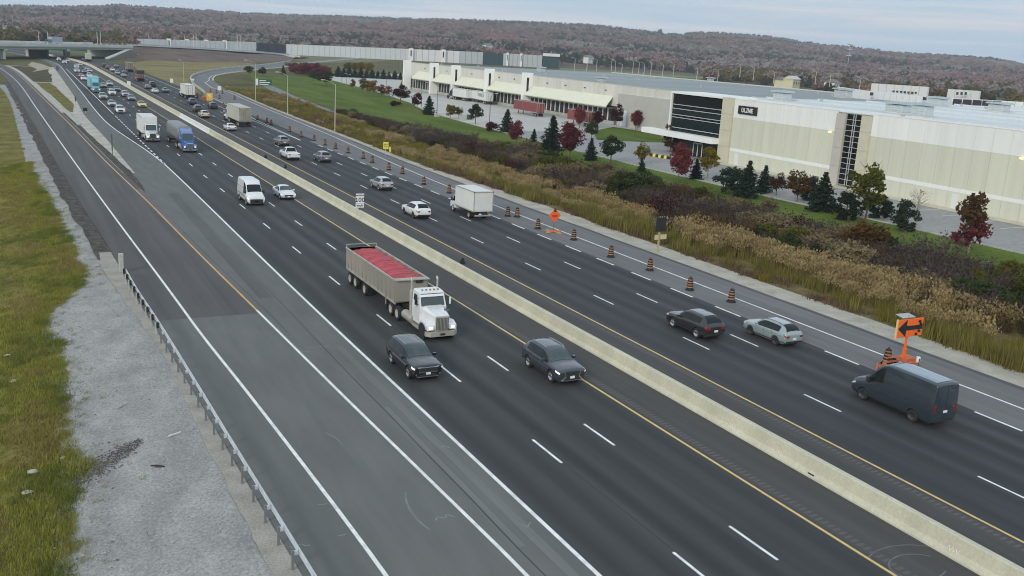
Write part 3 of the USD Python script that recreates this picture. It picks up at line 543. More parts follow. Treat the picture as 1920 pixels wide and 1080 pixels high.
# glass corner block
part(wh, 'corner_backing', MB().box(XW + .35, XW + 8, 148.4, 164.9, 4.3, 12.1), black_m); part(wh, 'corner_cap', MB().box(XW - .2, XW + 8.2, 148.41, 165.4, 12.2, 12.62), wall_up)
part(wh, 'corner_frame', MB().box(XW - .2, XW + 8, 165.02, 165.4, 4.5, 12.2), wall_up)
rows = (12.18, 9.97, 9.13, 7.9, 7.35, 5.25, 4.5)
for i in range(6):
    for k in range(10):
        a = 148.45 + k * 1.655; part(wh, 'glass_pane', MB().box(XW + .2, XW + .26, a + .012, a + 1.643, rows[i + 1] + .02, rows[i] - .02), glass_b if i in (0, 1, 3) else glass_b2)
    if i: part(wh, 'mullion', MB().box(XW + .02, XW + .26, 148.42, 165.0, rows[i] - .06, rows[i] + .06), mull)
part(wh, 'canopy', MB().box(XW - 2.2, XW + .2, 148.3, 172.2, 3.38, 4.46, .04), wall_up)
part(wh, 'entrance_core', MB().box(XW + 1.2, XW + 1.6, 148.42, 165, 0, 4.4), black_m)
for k in range(9):
    a = 148.6 + k * 1.8; part(wh, 'entrance_pane', MB().box(XW + 1.08, XW + 1.14, a + .04, a + 1.74, .15, 2.5), glass_b2); part(wh, 'entrance_pane', MB().box(XW + 1.08, XW + 1.14, a + .04, a + 1.74, 2.58, 3.36), glass_b)
yd = float(GX(1307, 290, XW + 1)[1])
d_ = part(wh, 'entrance_door', MB().box(XW + .92, XW + 1.02, yd - 1.5, yd - 1.35, 0, 2.7).box(XW + .92, XW + 1.02, yd + 1.35, yd + 1.5, 0, 2.7).box(XW + .92, XW + 1.02, yd - .07, yd + .07, 0, 2.58).box(XW + .92, XW + 1.02, yd - 1.5, yd + 1.5, 2.58, 2.72), wall_up)
# sign, lamps, doors
sg = part(wh, 'wall_sign', MB().box(XW - .28, XW - .03, 138.5, 143.75, 9.75, 11.3, .03), black_m)
part(sg, 'sign_lettering', MB().text('ULINE', .78, face_frame((XW - .285, 141.1, 10.14), (-1, 0)), .02), sign_white)
for yy_ in (119.9, 84.3): part(wh, 'wall_lamp', MB().box(XW - .35, XW - .03, yy_ - .25, yy_ + .25, 8.55, 8.8, .04), M('lamp_glow', (0.9, 0.8, 0.45), .4, emit=((1.0, 0.80, 0.28), 1.1)))
for yy_ in (93.7, 142.9): part(wh, 'side_door', MB().box(XW - .06, XW - .01, yy_ - .55, yy_ + .55, .02, 2.2), M('door_white', (0.72, 0.72, 0.70), .5))
# roofs
part(wh, 'roof', MB().box(XW + .5, 262, 8, 165.6, 11.4, 11.9), roof_w); part(wh, 'roof', MB().box(151.4, 252, 165.6, 386, 10.3, 10.8), roof_g)
for k in range(8): part(wh, 'roof_seam', MB().box(XW + 10 + k * 15.5, XW + 10.5 + k * 15.5, 8.2, 165, 11.9, 12.18), roof_w)
part(wh, 'parapet_cap', MB().box(252, 252.4, 165.6, 386, 10.3, 11.1), wall_grey); part(wh, 'parapet_cap', MB().box(150.95, 151.5, 165.6, 386, 11.1, 11.25), annex_m)
r_ = np.random.default_rng(12)
for k in range(16): x_, y_ = r_.uniform(128, 235), r_.uniform(50, 160); part(wh, 'roof_vent', MB().cyl((x_, y_, 11.9), (x_, y_, 12.5), .3, n=8).cyl((x_, y_, 12.5), (x_, y_, 12.65), .45, n=8), rtu_v)
for k in range(14): x_, y_ = r_.uniform(156, 240), r_.uniform(175, 380); part(wh, 'roof_vent', MB().cyl((x_, y_, 10.8), (x_, y_, 11.3), .35, n=8).cyl((x_, y_, 11.3), (x_, y_, 11.5), .5, n=8), rtu_v)
# loading dock wall
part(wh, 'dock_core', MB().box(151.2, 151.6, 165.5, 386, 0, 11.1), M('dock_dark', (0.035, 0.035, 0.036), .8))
y = 386.0
while y > 167:
    y0 = max(165.6, y - 3.1); part(wh, 'dock_panel', MB().box(151.0, 151.3, y0 + .03, y - .03, 5.2, 11.1), dgs[int(y0 * 7) % 3]); y = y0
y = 383.0
while y > 229.5:
    part(wh, 'dock_door', MB().box(150.9, 151.25, y - 1.0, y, 1.1, 4.3), M('dock_white', (0.62, 0.62, 0.60), .6)); part(wh, 'dock_bumper', MB().box(150.7, 151.25, y - 2.5, y - 1.06, 1.0, 4.9), M('dock_seal', (0.03, 0.03, 0.03), .8)); y -= 2.75  # black slabs stand in for the dark openings beside the white doors
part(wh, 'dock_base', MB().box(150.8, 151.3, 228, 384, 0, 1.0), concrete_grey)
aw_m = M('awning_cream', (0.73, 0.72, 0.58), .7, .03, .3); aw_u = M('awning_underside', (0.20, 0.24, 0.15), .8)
fy = [386, 356.2, 335.0, 306.0, 277.8, 227.5]
for i in range(5):
    a, b = fy[i + 1] + .6, fy[i] - (.6 if i else 8.5)
    if i == 4: a = 228.2
    part(wh, 'awning', MB().add([(151.02, a + 1.2, 7.9), (151.02, b - .4, 7.9), (147.9, b, 5.05), (147.9, a, 5.05), (151.02, a + 1.2, 7.75), (151.02, b - .4, 7.75), (148.0, b, 4.78), (148.0, a, 4.78)], [[0, 1, 2, 3], [4, 7, 6, 5], [3, 2, 6, 7], [0, 3, 7, 4], [1, 5, 6, 2]]), aw_m)
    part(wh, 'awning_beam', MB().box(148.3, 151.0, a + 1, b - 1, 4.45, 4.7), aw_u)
for q in fy[1:5]:
    fin = part(wh, 'dock_fin', MB().box(147.4, 151.0, q - .55, q + .55, 0, 11.95, .05), wall_up); part(fin, 'fin_slot', MB().box(148.7, 149.5, q - .57, q - .54, 6.0, 10.4), black_m)
part(wh, 'dock_fin', MB().box(147.6, 151.0, 385.4, 386.4, 0, 11.9, .05), wall_up)
part(wh, 'annex_wall', MB().box(150.6, 150.99, 166, 226.4, 0, 8.85), annex_m); part(wh, 'drive_in_door', MB().box(150.45, 150.58, 221.2, 224.2, 0.02, 4.4), M('door_pale', (0.70, 0.71, 0.72), .5))
for k in range(13): part(wh, 'wall_light', MB().box(150.7, 151.0, 233 + k * 11.4, 233.7 + k * 11.4, 9.2, 9.45), steel_dark)
# rooftop units
rtu_m = M('rooftop_unit', (0.52, 0.56, 0.57), .5, .08, 2); rtu_d = M('rooftop_hood', (0.38, 0.44, 0.45), .5, .1, 2)
def rooftop(u, v_, z, w, d, h, label, hood=True):
    w, d, h = w * .85, d * .85, h * .85; p = G(u, v_, z); t = thing('rooftop_unit', label, 'rooftop unit', p)
    part(t, 'casing', MB().box(-w / 2, w / 2, -d / 2, d / 2, .25, h, .05), rtu_m); part(t, 'curb', MB().box(-w / 2 + .1, w / 2 - .1, -d / 2 + .1, d / 2 - .1, 0, .25), wall_grey)
    if hood: part(t, 'hood', MB().hull([(x, y, z2) for x in (-w / 2 - .5, w / 2 + .4) for y, z2 in ((-d / 2 - .5, h + .12), (d / 2 + .5, h + .12), (-d / 2 - .1, h + .5), (d / 2 + .1, h + .5))]), rtu_d)
    for k in range(3): part(t, 'louvre', MB().box(-w / 2 - .03, -w / 2 - .003, -d / 2 + .2, d / 2 - .2, .5 + k * .4, .58 + k * .4), rtu_d)
for a in ((1466, 189, 11.9, 3.0, 3.4, 1.9, 'grey rooftop unit nearest the glass corner on the white roof'), (1683, 212, 11.9, 3.0, 4.6, 1.8, 'left unit of the pair on the white roof above the stair tower'), (1728, 219, 11.9, 2.6, 3.4, 2.2, 'right unit of the pair on the white roof above the stair tower'),
          (1757, 199, 11.9, 3.2, 4.0, 2.0, 'rooftop unit behind the pair, towards the white building'), (1872, 210, 11.9, 3.2, 4.2, 1.9, 'rooftop unit before the dark glass of the white building'), (1580, 183, 11.9, 2.6, 5.0, 2.2, 'wide cream rooftop unit in the middle of the white roof'),
          (1128, 153, 10.8, 2.0, 3.4, 1.2, 'low rooftop unit on the grey roof above the docks'), (1014, 134, 10.8, 2.5, 4.0, 1.6, 'rooftop unit by the fin on the grey roof'), (1332, 152, 10.8, 2.0, 3.0, 1.2, 'small rooftop unit near the far edge of the grey roof')): rooftop(*a)

# ---------------------------------------------------------------- distant buildings
def facade(t, a, b, z0, z1a, z1b, n, m_, name='wall_panel', depth=1.5):
    a, b = np.asarray(a[:2], float), np.asarray(b[:2], float); d = (b - a) / np.linalg.norm(b - a); nr = np.array([-d[1], d[0]])
    if nr @ a < 0: nr = -nr
    for k in range(n):
        p, q = a + (b - a) * (k + .03) / n, a + (b - a) * (k + .97) / n; h0, h1 = z1a + (z1b - z1a) * k / n, z1a + (z1b - z1a) * (k + 1) / n
        part(t, name, MB().hull([(*s_, z) for s_, h in ((p, h0), (q, h1), (p + nr * depth, h0), (q + nr * depth, h1)) for z in (z0, h)]), m_)
    return d, nr
far_w = M('far_wall_white', (0.70, 0.71, 0.70), .8); far_g = M('far_wall_grey', (0.45, 0.48, 0.48), .8); far_t = M('far_glass_teal', (0.020, 0.060, 0.062), .5, spec=.25); far_n = M('far_glass_navy', (0.030, 0.040, 0.062), .5, spec=.25)
lw = thing('distribution_centre', 'very long low white warehouse behind the overpass, with slotted white portals and dark glass ends', 'warehouse')
def on(u, D): return far(u, 60, D)
def tz(u, v_, D): return far(u, v_, D)[2]
Da, Db = 900., 1090.
Dl = lambda u: float(np.interp(u, [235, 262, 480, 550, 700, 908, 1052], [890, 900, 985, 1010, 1050, 1075, 1090]))
tops = lambda u: float(np.interp(u, [235, 262, 480, 540, 700, 770, 908, 1000, 1052], [74, 72.5, 79, 83, 88.5, 92, 98, 103, 106]))
for u0, u1, n, m_ in ((258, 480, 24, far_w), (537, 770, 24, far_w), (770, 864, 8, far_w), (864, 908, 4, far_g), (946, 1020, 8, far_g)):
    facade(lw, on(u0, Dl(u0)), on(u1, Dl(u1)), 0, tz(u0, tops(u0), Dl(u0)), tz(u1, tops(u1), Dl(u1)), n, m_)
for u0, u1, m_ in ((235, 258, far_n), (483, 536, far_n), (908, 946, far_t), (1022, 1052, far_t)):
    for k in range(3):
        a0, a1 = u0 + (u1 - u0) * k / 3, u0 + (u1 - u0) * (k + 1) / 3; facade(lw, on(a0, Dl(a0)), on(a1, Dl(a1)), 0, tz(a0, tops(a0) + 1, Dl(a0)), tz(a1, tops(a1) + 1, Dl(a1)), 1, m_, 'glass_panel')
facade(lw, on(1020, Dl(1020) - 2), on(1054, Dl(1054) - 2), tz(1020, 105, 1090), tz(1020, 99.5, 1090), tz(1054, 101.5, 1090), 1, far_w, 'cornice')
for u in (316, 350, 386, 421, 772, 833, 954, 980):
    w = 4.4 if u < 900 else 2.2; D = Dl(u) - 2.5; p = facade(lw, on(u - w, D), on(u + w, D), 0, tz(u - w, tops(u) - 2, D), tz(u + w, tops(u) - 1.4, D), 1, M('far_white', (0.78, 0.78, 0.77), .7), 'portal')
    s_ = w * .24; facade(lw, on(u - s_, D - .6), on(u + s_, D - .6), tz(u, tops(u) + 13, D), tz(u, tops(u) + 2.2, D), tz(u, tops(u) + 2.4, D), 1, black_m, 'portal_slot', .4)
w2 = thing('white_warehouse', 'white flat warehouse behind the near roof, with black glass corners', 'warehouse')
for u0, u1, v0, v1, vb0, vb1, n, m_ in ((1586, 1652, 164, 173, 176, 184, 6, far_w), (1652, 1750, 172, 182, 190, 198, 8, far_w), (1756, 1812, 181, 186, 206, 209, 5, far_w)):
    D = 310.; facade(w2, on(u0, D), on(u1, D - 12), 0, tz(u0, v0, D), tz(u1, v1, D - 12), n, m_)
for u0, u1, v0, v1, vb in ((1648, 1655, 174, 175, 180), (1750, 1758, 183, 184, 189)): facade(w2, on(u0, 294), on(u1, 294), tz(u0, vb, 294), tz(u0, v0, 294), tz(u1, v1, 294), 1, black_m, 'dark_window')
for k in range(6): u0, u1 = 1808 + k * 19, 1826 + k * 19; facade(w2, on(u0, 292), on(u1, 292), tz(u0, 203 + (u0 - 1808) * .045, 292), tz(u0, 187 + (u0 - 1808) * .05, 292), tz(u1, 187 + (u1 - 1808) * .05, 292), 1, M('far_glass_dark', (0.035, 0.033, 0.042), .5, spec=.2), 'dark_window')
facade(w2, on(1806, 296), on(1960, 290), 0, tz(1806, 185, 296), tz(1960, 194, 290), 10, far_w)
part(w2, 'roof', MB().poly([on(1586, 311)[:2], on(1960, 292)[:2], on(1990, 420)[:2], on(1640, 430)[:2]], 9.6), roof_w)
w3 = thing('beige_block', 'pale beige office block with a row of small dark windows beyond the roofs', 'building')
facade(w3, on(1648, 520), on(1757, 505), 0, tz(1648, 157, 520), tz(1757, 164, 505), 7, far_w)
for k in range(9): u = 1690 + k * 7.2; facade(w3, on(u, 508), on(u + 4, 507.5), tz(u, 174 + k * .5, 508), tz(u, 170.5 + k * .5, 508), tz(u, 170.5 + k * .5, 508), 1, far_n, 'window', .4)
w4 = thing('beige_block', 'small beige block at the far right beyond the white warehouse', 'building')
facade(w4, on(1795, 540), on(1856, 530), 0, tz(1795, 168, 540), tz(1856, 172, 530), 4, far_w)
for k in range(3): u = 1812 + k * 8; facade(w4, on(u, 530), on(u + 5, 530), tz(u, 179, 530), tz(u, 173.5, 530), tz(u, 174, 530), 1, far_n, 'window', .4)
def house(u, v_, D, w, h, label, m_=far_w, roofm=None):
    p = far(u, v_, D); t = thing('house', label, 'house', (p[0], p[1], p[2] - 1), 25)
    part(t, 'wall', MB().box(-w / 2, w / 2, -4, 4, -3, h), m_); part(t, 'roof', MB().hull([(x, y, z) for x in (-w / 2 - .5, w / 2 + .5) for y, z in ((-4.6, h), (4.6, h), (0, h + 2.6))]), roofm or M('shingle_grey', (0.20, 0.18, 0.17), .9))
    for k in range(3): part(t, 'window', MB().box(-w / 2 + w * (k + .5) / 3 - .7, -w / 2 + w * (k + .5) / 3 + .7, -4.08, -4.01, 1, h * .6), far_n)
    return t
cream = M('house_cream', (0.62, 0.57, 0.38), .8)
house(1484, 158, 800, 15, 5, 'large cream house with white gables in front of the hillside', cream, M('gable_white', (0.6, 0.58, 0.5), .8)); house(1464, 155, 810, 7, 3, 'small cream garage wing beside the large house', cream)
house(1103, 113, 1300, 12, 5, 'small white farmhouse beside the green field'); house(914, 92, 1330, 13, 6, 'white house just above the dark glass of the long warehouse'); house(1560, 160, 760, 12, 3, 'low white shed right of the cream house'); house(20, 55, 1200, 15, 2.5, 'long pale house among trees at the far left')
mast = far(1590, 118, 1900); t = thing('radio_mast', 'thin grey telecom mast rising above the ridge on the right', 'mast', (mast[0], mast[1], mast[2]))
zt = far(1590, 82, 1900)[2] - mast[2]; part(t, 'pole', MB().cyl((0, 0, -20), (0, 0, zt), .9, .5, 6), M('mast_grey', (0.42, 0.42, 0.44), .6))
for k, z in enumerate((zt * .97, zt * .72, zt * .4)): part(t, 'antenna_ring', MB().lathe([(.9, z - 1.6), (5.0, z - 1.4), (5.0, z + .6), (.9, z + .5)], 'z', n=9), M('mast_grey', (0.42, 0.42, 0.44), .6))

# ---------------------------------------------------------------- overpass
ov = thing('overpass', 'grey concrete highway overpass with girders, piers and railings at the far end of the road', 'bridge')
o0, o1 = G(0, 79.5, 8)[:2], G(240, 84, 8)[:2]; od = (o1 - o0) / np.linalg.norm(o1 - o0); on_ = np.array([-od[1], od[0]]); on_ = on_ if on_ @ o0 > 0 else -on_
conc_b = M('bridge_concrete', (0.52, 0.52, 0.48), .8, .08, .1); gird = M('bridge_girder', (0.25, 0.30, 0.26), .7)
def obox(t, name, s0, s1, n0, n1, z0, z1, m_, z0b=None, z1b=None):
    pts = [(*(o0 + od * s + on_ * n), z) for s, lo, hi in ((s0, z0, z1), (s1, z0 if z0b is None else z0b, z1 if z1b is None else z1b)) for n in (n0, n1) for z in (lo, hi)]
    return part(t, name, MB().hull(pts), m_)
L = float(np.linalg.norm(o1 - o0))
obox(ov, 'deck', -45, L + 6, 0.2, 26, 6.0, 6.9, conc_b); obox(ov, 'parapet', -45, L + 6, -.1, .4, 6.4, 8.0, conc_b); obox(ov, 'parapet', -45, L + 6, 25.6, 26.1, 6.9, 8.0, conc_b)
for k in range(5): obox(ov, 'girder', -45, L + 3, .6 + k * 5.6, 1.4 + k * 5.6, 4.9, 6.0, gird)
s_of = lambda u, v_: float((G(u, v_)[:2] - o0) @ od)
for s in (5.0, 60.0): 
    for n in (1.5, 12.5, 23): obox(ov, 'pier', s - 1.0, s + 1.0, n, n + 1.6, 0, 4.9, conc_b)
    obox(ov, 'pier_cap', s - 1.3, s + 1.3, .6, 25.5, 4.2, 4.9, conc_b)
obox(ov, 'pier_wall', 44, 58.5, 12, 13, 0, 4.2, M('pier_shade', (0.10, 0.095, 0.095), .9))  # wall between the piers, much darker than the bridge concrete
obox(ov, 'abutment', L - 2, L + 7, .8, 25, 0, 5.4, conc_b)
e0, e1 = G(200, 111)[:2], G(268, 110)[:2]; ab = o0 + od * (L - 1)
for e in (e0, e1): part(ov, 'slope_wall', MB().hull([(ab[0] + a, ab[1] - 1 + b, z) for a in (-.8, .8) for b in (0, 1.5) for z in (4.6, 5.4)] + [(e[0] + a, e[1] + b, z) for a in (-.9, .9) for b in (0, 1.5) for z in (0, .7)]), concrete_new)
part(ov, 'slope_paving', MB().add([(*e0, .02), (*e1, .02), (ab[0] + 3, ab[1], 5), (ab[0] - 3, ab[1], 5)], [[0, 1, 2, 3]]), M('slope_brown', (0.12, 0.10, 0.085), .9))
for k in range(int(L / 6) + 8): obox(ov, 'railing_post', -44 + k * 6, -43.8 + k * 6, .0, .25, 8.0, 8.55, galv)
obox(ov, 'railing', -45, L + 4, .05, .2, 8.5, 8.6, galv)
# embankment and the road on it
tp = [(*G(238, 85.5, 6.9)[:2], 6.9), (*G(300, 88.5, 6.6)[:2], 6.6), (*G(350, 91, 6.2)[:2], 6.2), (*G(420, 95.5, 5.2)[:2], 5.2), (*G(480, 99.5, 3.6)[:2], 3.6), (*G(530, 104, 2.2)[:2], 2.2), (*G(552, 108, 1.0)[:2], 1.0)]
bs = [(*G(u, v_)[:2], -.05) for u, v_ in ((236, 111), (300, 114), (350, 116), (420, 117), (475, 116.5), (520, 115), (548, 113))]
em = MB(); k = len(tp); bk = [(p[0] + 16, p[1] + 26, p[2]) for p in tp]; bk2 = [(p[0] + 30, p[1] + 60, -.05) for p in tp]; midp = [tuple((np.array(a) * .5 + np.array(b) * .5) + [0, 0, -.35]) for a, b in zip(tp, bs)]
em.add(bs + midp + tp + bk + bk2, [[r * k + i, r * k + i + 1, (r + 1) * k + i + 1, (r + 1) * k + i] for r in range(4) for i in range(k - 1)])
single('embankment', em, M('embankment_scrub', (0.075, 0.052, 0.040), .95, scale=.06, col2=(.16, .105, .075), fine=.25), 'brown scrubby embankment right of the overpass', 'embankment', 'structure')
ro = thing('overpass_road', 'pale road descending along the embankment from the overpass towards the exit ramp', 'road', kind='structure')
part(ro, 'pavement', MB().ribbon([(p[0] + 4, p[1] + 7, p[2] + .03) for p in tp], 9), a_clo); part(ro, 'barrier', MB().ribbon([(p[0] + .4, p[1] + .6, p[2]) for p in tp], .6, h=1.0), conc_b)
part(ro, 'barrier', MB().ribbon([(p[0] + 9, p[1] + 15, p[2]) for p in tp], .6, h=1.2), conc_b)
p2 = [G(u, v_)[:2] for u, v_ in ((545, 119), (580, 116.5), (620, 113), (655, 110), (690, 106.5))]
part(ro, 'side_road', MB().ribbon([(p[0], p[1], .02) for p in p2], 11), a_clo); part(ro, 'kerb', MB().ribbon([(p[0] + 2, p[1] - 8, .0) for p in p2], .8, h=.5), conc_b)
single('far_grass', MB().poly([G(u, v_)[:2] for u, v_ in ((548, 111), (600, 118.5), (690, 116), (770, 110), (760, 104), (640, 100.5), (560, 101))], -.02), M('far_green', (0.095, 0.10, 0.028), .95, scale=.03, col2=(.15, .14, .05)), 'green and olive slope below the long warehouse', 'grass', 'structure')
single('far_field', MB().poly([on(u, D)[:2] for u, D in ((1055, 1000), (1330, 1000), (1330, 1145), (1055, 1145))], -.01), M('field_green', (0.10, 0.14, 0.04), .95, scale=.02, col2=(.15, .18, .06)), 'flat green field between the roof edge and the wooded hill', 'field', 'structure')
single('median_turf', MB().poly([G(u, v_)[:2] for u, v_ in ((60, 96), (125, 100), (232, 103), (228, 97.5), (140, 94), (60, 92))], -.02), M('turf_green', (0.075, 0.11, 0.025), .95, .2, .05), 'green grass bank seen under the overpass', 'grass', 'structure')
single('bare_earth', MB().poly([G(u, v_, 0)[:2] for u, v_ in ((60, 116), (78, 120), (100, 128), (60, 135), (70, 130), (52, 122))], .03), dirt_tan, 'bare tan earth beside the eastbound road before the overpass', 'earth', 'structure')

# thin morning haze over the whole place
hz = usdkit.material(stage, '/World/Looks/haze', {'v': ('principled_volume', {'color': (0.86, 0.93, 1.0), 'density': HAZE, 'anisotropy': 0.2})}, [], volume='v.volume')
single('haze', MB().box(-3400, 5400, -700, 5200, -5, 260), hz, 'thin pale morning haze that softens the distant hills', 'haze', 'stuff')
# ---------------------------------------------------------------- vegetation
def tris(c, size, r, up=0.0):                      # one leaf-sized triangle at each point
    n = len(c); a = r.normal(size=(n, 3)); a /= np.linalg.norm(a, axis=1, keepdims=True); b = r.normal(size=(n, 3)); b -= (a * b).sum(1, keepdims=True) * a; b /= np.linalg.norm(b, axis=1, keepdims=True)
    if up: a = a * (1 - up) + np.array([0, 0, up]); a /= np.linalg.norm(a, axis=1, keepdims=True)
    s = size * r.uniform(.6, 1.4, (n, 1)); v = np.stack([c - a * s * .5 - b * s * .45, c - a * s * .3 + b * s * .5, c + a * s * .7], 1).reshape(-1, 3)
    return v, np.arange(3 * n).reshape(-1, 3)
def clumps(r, n, cz, rx, rz, nl, cs, shape=1.0, low=0.0):
    c = []
    for k in range(n):
        d = r.normal(size=3); d /= np.linalg.norm(d); q = r.uniform(.45, 1.0); z = d[2] * q
        w = (1 - max(0, z) * (1 - 1 / shape)) if shape != 1 else 1
        p = np.array([d[0] * q * rx * w, d[1] * q * rx * w, cz + z * rz]); m = int(nl / n * r.uniform(.6, 1.5)); e = r.normal(size=(m, 3)); e /= np.linalg.norm(e, axis=1, keepdims=True); e *= r.uniform(.3, 1, (m, 1)) ** .6 * cs * r.uniform(.7, 1.25)
        c.append(p + e * [1, 1, .8])
    return np.vstack(c)
def trunk_mb(r, h, rad, limbs, spread, z0):
    m = MB(); pts = [np.array([0, 0, -.02])]; 
    for k in range(4): pts.append(np.array([r.normal(0, .012), r.normal(0, .012), h * (k + 1) / 4]))
    for k in range(4): m.cyl(pts[k], pts[k + 1], rad * (1 - .2 * k), rad * (1 - .2 * (k + 1)), 6)
    for k in range(limbs):
        z = z0 + (h - z0) * r.uniform(0, .9); a = r.uniform(0, 6.28); l = spread * r.uniform(.5, 1)
        m.cyl((0, 0, z), (math.cos(a) * l, math.sin(a) * l, z + l * r.uniform(.5, 1.1)), rad * .38, rad * .1, 5)
    return m
def tree_meshes(kind, seed):
    r = np.random.default_rng(seed)
    if kind == 'conifer':
        c = []
        for lv in range(26):
            h = .05 + .93 * (lv / 25) ** .92; R = .36 * (1 - h) ** .85 * r.uniform(.75, 1.2) + .012
            for b in range(int(7 + 10 * (1 - h))):
                a = r.uniform(0, 6.28); l = R * r.uniform(.6, 1.15); n = int(4 + 9 * l / .3); t = r.uniform(.1, 1, n)
                c.append(np.c_[np.cos(a) * l * t, np.sin(a) * l * t, h - .14 * l * t + .1 * l * t * t] + r.normal(0, .010, (n, 3)))
        c = np.vstack(c); lv_, lf = tris(c, .050, r); t = MB().cyl((0, 0, -.02), (0, 0, .95), .022, .004, 6)
    elif kind == 'pine':
        c = clumps(r, 40, .44, .40, .48, 3000, .12, 3.2); c[:, 2] = np.abs(c[:, 2] - .02) + .02; lv_, lf = tris(c, .05, r); t = trunk_mb(r, .85, .028, 9, .25, .15)
    elif kind == 'red':
        c = np.vstack([clumps(r, 26, .57, .26, .36, 1700, .15, 1.7), clumps(r, 12, .55, .16, .30, 900, .14)]); lv_, lf = tris(c, .05, r); t = trunk_mb(r, .72, .017, 10, .25, .26)
    elif kind == 'thin':
        c = clumps(r, 18, .58, .22, .36, 1400, .13, 1.8); lv_, lf = tris(c, .048, r); t = trunk_mb(r, .9, .015, 16, .22, .22)
    elif kind == 'round':
        c = clumps(r, 24, .58, .36, .36, 2200, .15, 1.3); lv_, lf = tris(c, .05, r); t = trunk_mb(r, .7, .025, 10, .3, .2)
    elif kind == 'loose':
        c = clumps(r, 26, .58, .33, .38, 1700, .13); lv_, lf = tris(c, .05, r); t = trunk_mb(r, .9, .018, 20, .32, .2)
    elif kind == 'column':
        c = clumps(r, 22, .56, .17, .42, 1800, .11, 1.3); lv_, lf = tris(c, .045, r); t = trunk_mb(r, .8, .025, 8, .14, .15)
    elif kind == 'bare':
        t = trunk_mb(r, .75, .018, 26, .34, .12); c = clumps(r, 14, .6, .33, .34, 120, .1); lv_, lf = tris(c, .03, r)
        for k in range(60): a = r.uniform(0, 6.28); q = r.uniform(.08, .3); z = r.uniform(.35, .9); t.cyl((math.cos(a) * q, math.sin(a) * q, z), (math.cos(a) * (q + .1), math.sin(a) * (q + .1), z + r.uniform(.05, .16)), .004, .001, 3, False)
    elif kind == 'shrub':
        c = clumps(r, 20, .45, .50, .40, 1500, .2); c[:, 2] = np.abs(c[:, 2]); lv_, lf = tris(c, .075, r); t = MB()
        for k in range(14): a = r.uniform(0, 6.28); t.cyl((0, 0, -.02), (math.cos(a) * .4, math.sin(a) * .4, r.uniform(.5, .9)), .012, .003, 4, False)
    elif kind == 'twiggy':
        t = MB(); c = []
        for k in range(46):
            a = r.uniform(0, 6.28); b = r.uniform(.05, .3); l = r.uniform(.25, .55); q0 = np.array([math.cos(a) * b, math.sin(a) * b, -.02]); q1 = np.array([math.cos(a) * (b + l), math.sin(a) * (b + l), r.uniform(.5, 1.0)]); t.cyl(q0, q1, .012, .003, 3, False)
            n = 24; s = r.uniform(.25, 1.0, (n, 1)); c.append(q0 + (q1 - q0) * s + r.normal(0, .06, (n, 3)))
        c = np.vstack(c); lv_, lf = tris(c, .055, r, .4)
    return (lv_, lf), t
LM = {'conifer': leafM('needles_dark', (0.028, 0.044, 0.030), (0.075, 0.100, 0.066), .1), 'pine': leafM('needles_pine', (0.030, 0.044, 0.028), (0.080, 0.100, 0.062), .1), 'red': leafM('leaf_red', (0.155, 0.040, 0.044), (0.34, 0.110, 0.105)), 'darkred': leafM('leaf_darkred', (0.050, 0.012, 0.014), (0.15, 0.032, 0.030)),
      'yellow': leafM('leaf_yellow', (0.18, 0.135, 0.015), (0.40, 0.29, 0.045)), 'gold': leafM('leaf_gold', (0.18, 0.105, 0.025), (0.38, 0.25, 0.075)), 'green': leafM('leaf_green', (0.042, 0.060, 0.022), (0.110, 0.130, 0.048)), 'brown': leafM('leaf_brown', (0.085, 0.052, 0.026), (0.21, 0.135, 0.06)),
      'olive': leafM('leaf_olive', (0.085, 0.090, 0.016), (0.22, 0.205, 0.045)), 'purple': leafM('twig_purple', (0.075, 0.058, 0.054), (0.190, 0.150, 0.138), .1), 'straw': leafM('leaf_straw', (0.17, 0.135, 0.075), (0.36, 0.30, 0.18), .15), 'orange': leafM('leaf_orange', (0.13, 0.075, 0.025), (0.32, 0.20, 0.075)), 'mix': leafM('leaf_mixed', (0.20, 0.03, 0.035), (0.10, 0.09, 0.035))}
_proto = {}
def tree(kind, leaf, u, v_, vt, label, name='tree', group=None, wide=1.0, H=None, cat='tree', pos=None):
    w = G(u, v_) if pos is None else np.array(pos, float); h = H or float(top_z(w, vt)); r = rng.uniform(0, 360); key = (kind, leaf, name); k = int(rng.integers(2)); key = key + (k,)
    sc = (h * wide, h * wide, h); loc = (w[0], w[1], -.02)
    if key in _proto: return dup(_proto[key], label, loc, r, sc, group)
    t = thing(name, label, cat, loc, r, sc, group); (lv_, lf), tm = tree_meshes(kind, len(_proto) * 17 + 5)
    if leaf == 'mix':
        z = lv_.reshape(-1, 3, 3)[:, 0, 2]; lo_ = z + .12 * np.sin(lv_.reshape(-1, 3, 3)[:, 0, 0] * 20) < .56
        for nm_, sel, m_ in (('lower_crown', lo_, LM['red']), ('upper_crown', ~lo_, LM['brown'])): vv_ = lv_.reshape(-1, 3, 3)[sel].reshape(-1, 3); part(t, nm_, MB().add(vv_, np.arange(len(vv_)).reshape(-1, 3)), m_)
    else: part(t, 'crown' if cat == 'tree' else 'foliage', MB().add(lv_, lf), LM[leaf])
    part(t, 'trunk' if cat == 'tree' else 'stems', tm, bark_pale if kind in ('thin', 'bare') else bark); _proto[key] = t; return t
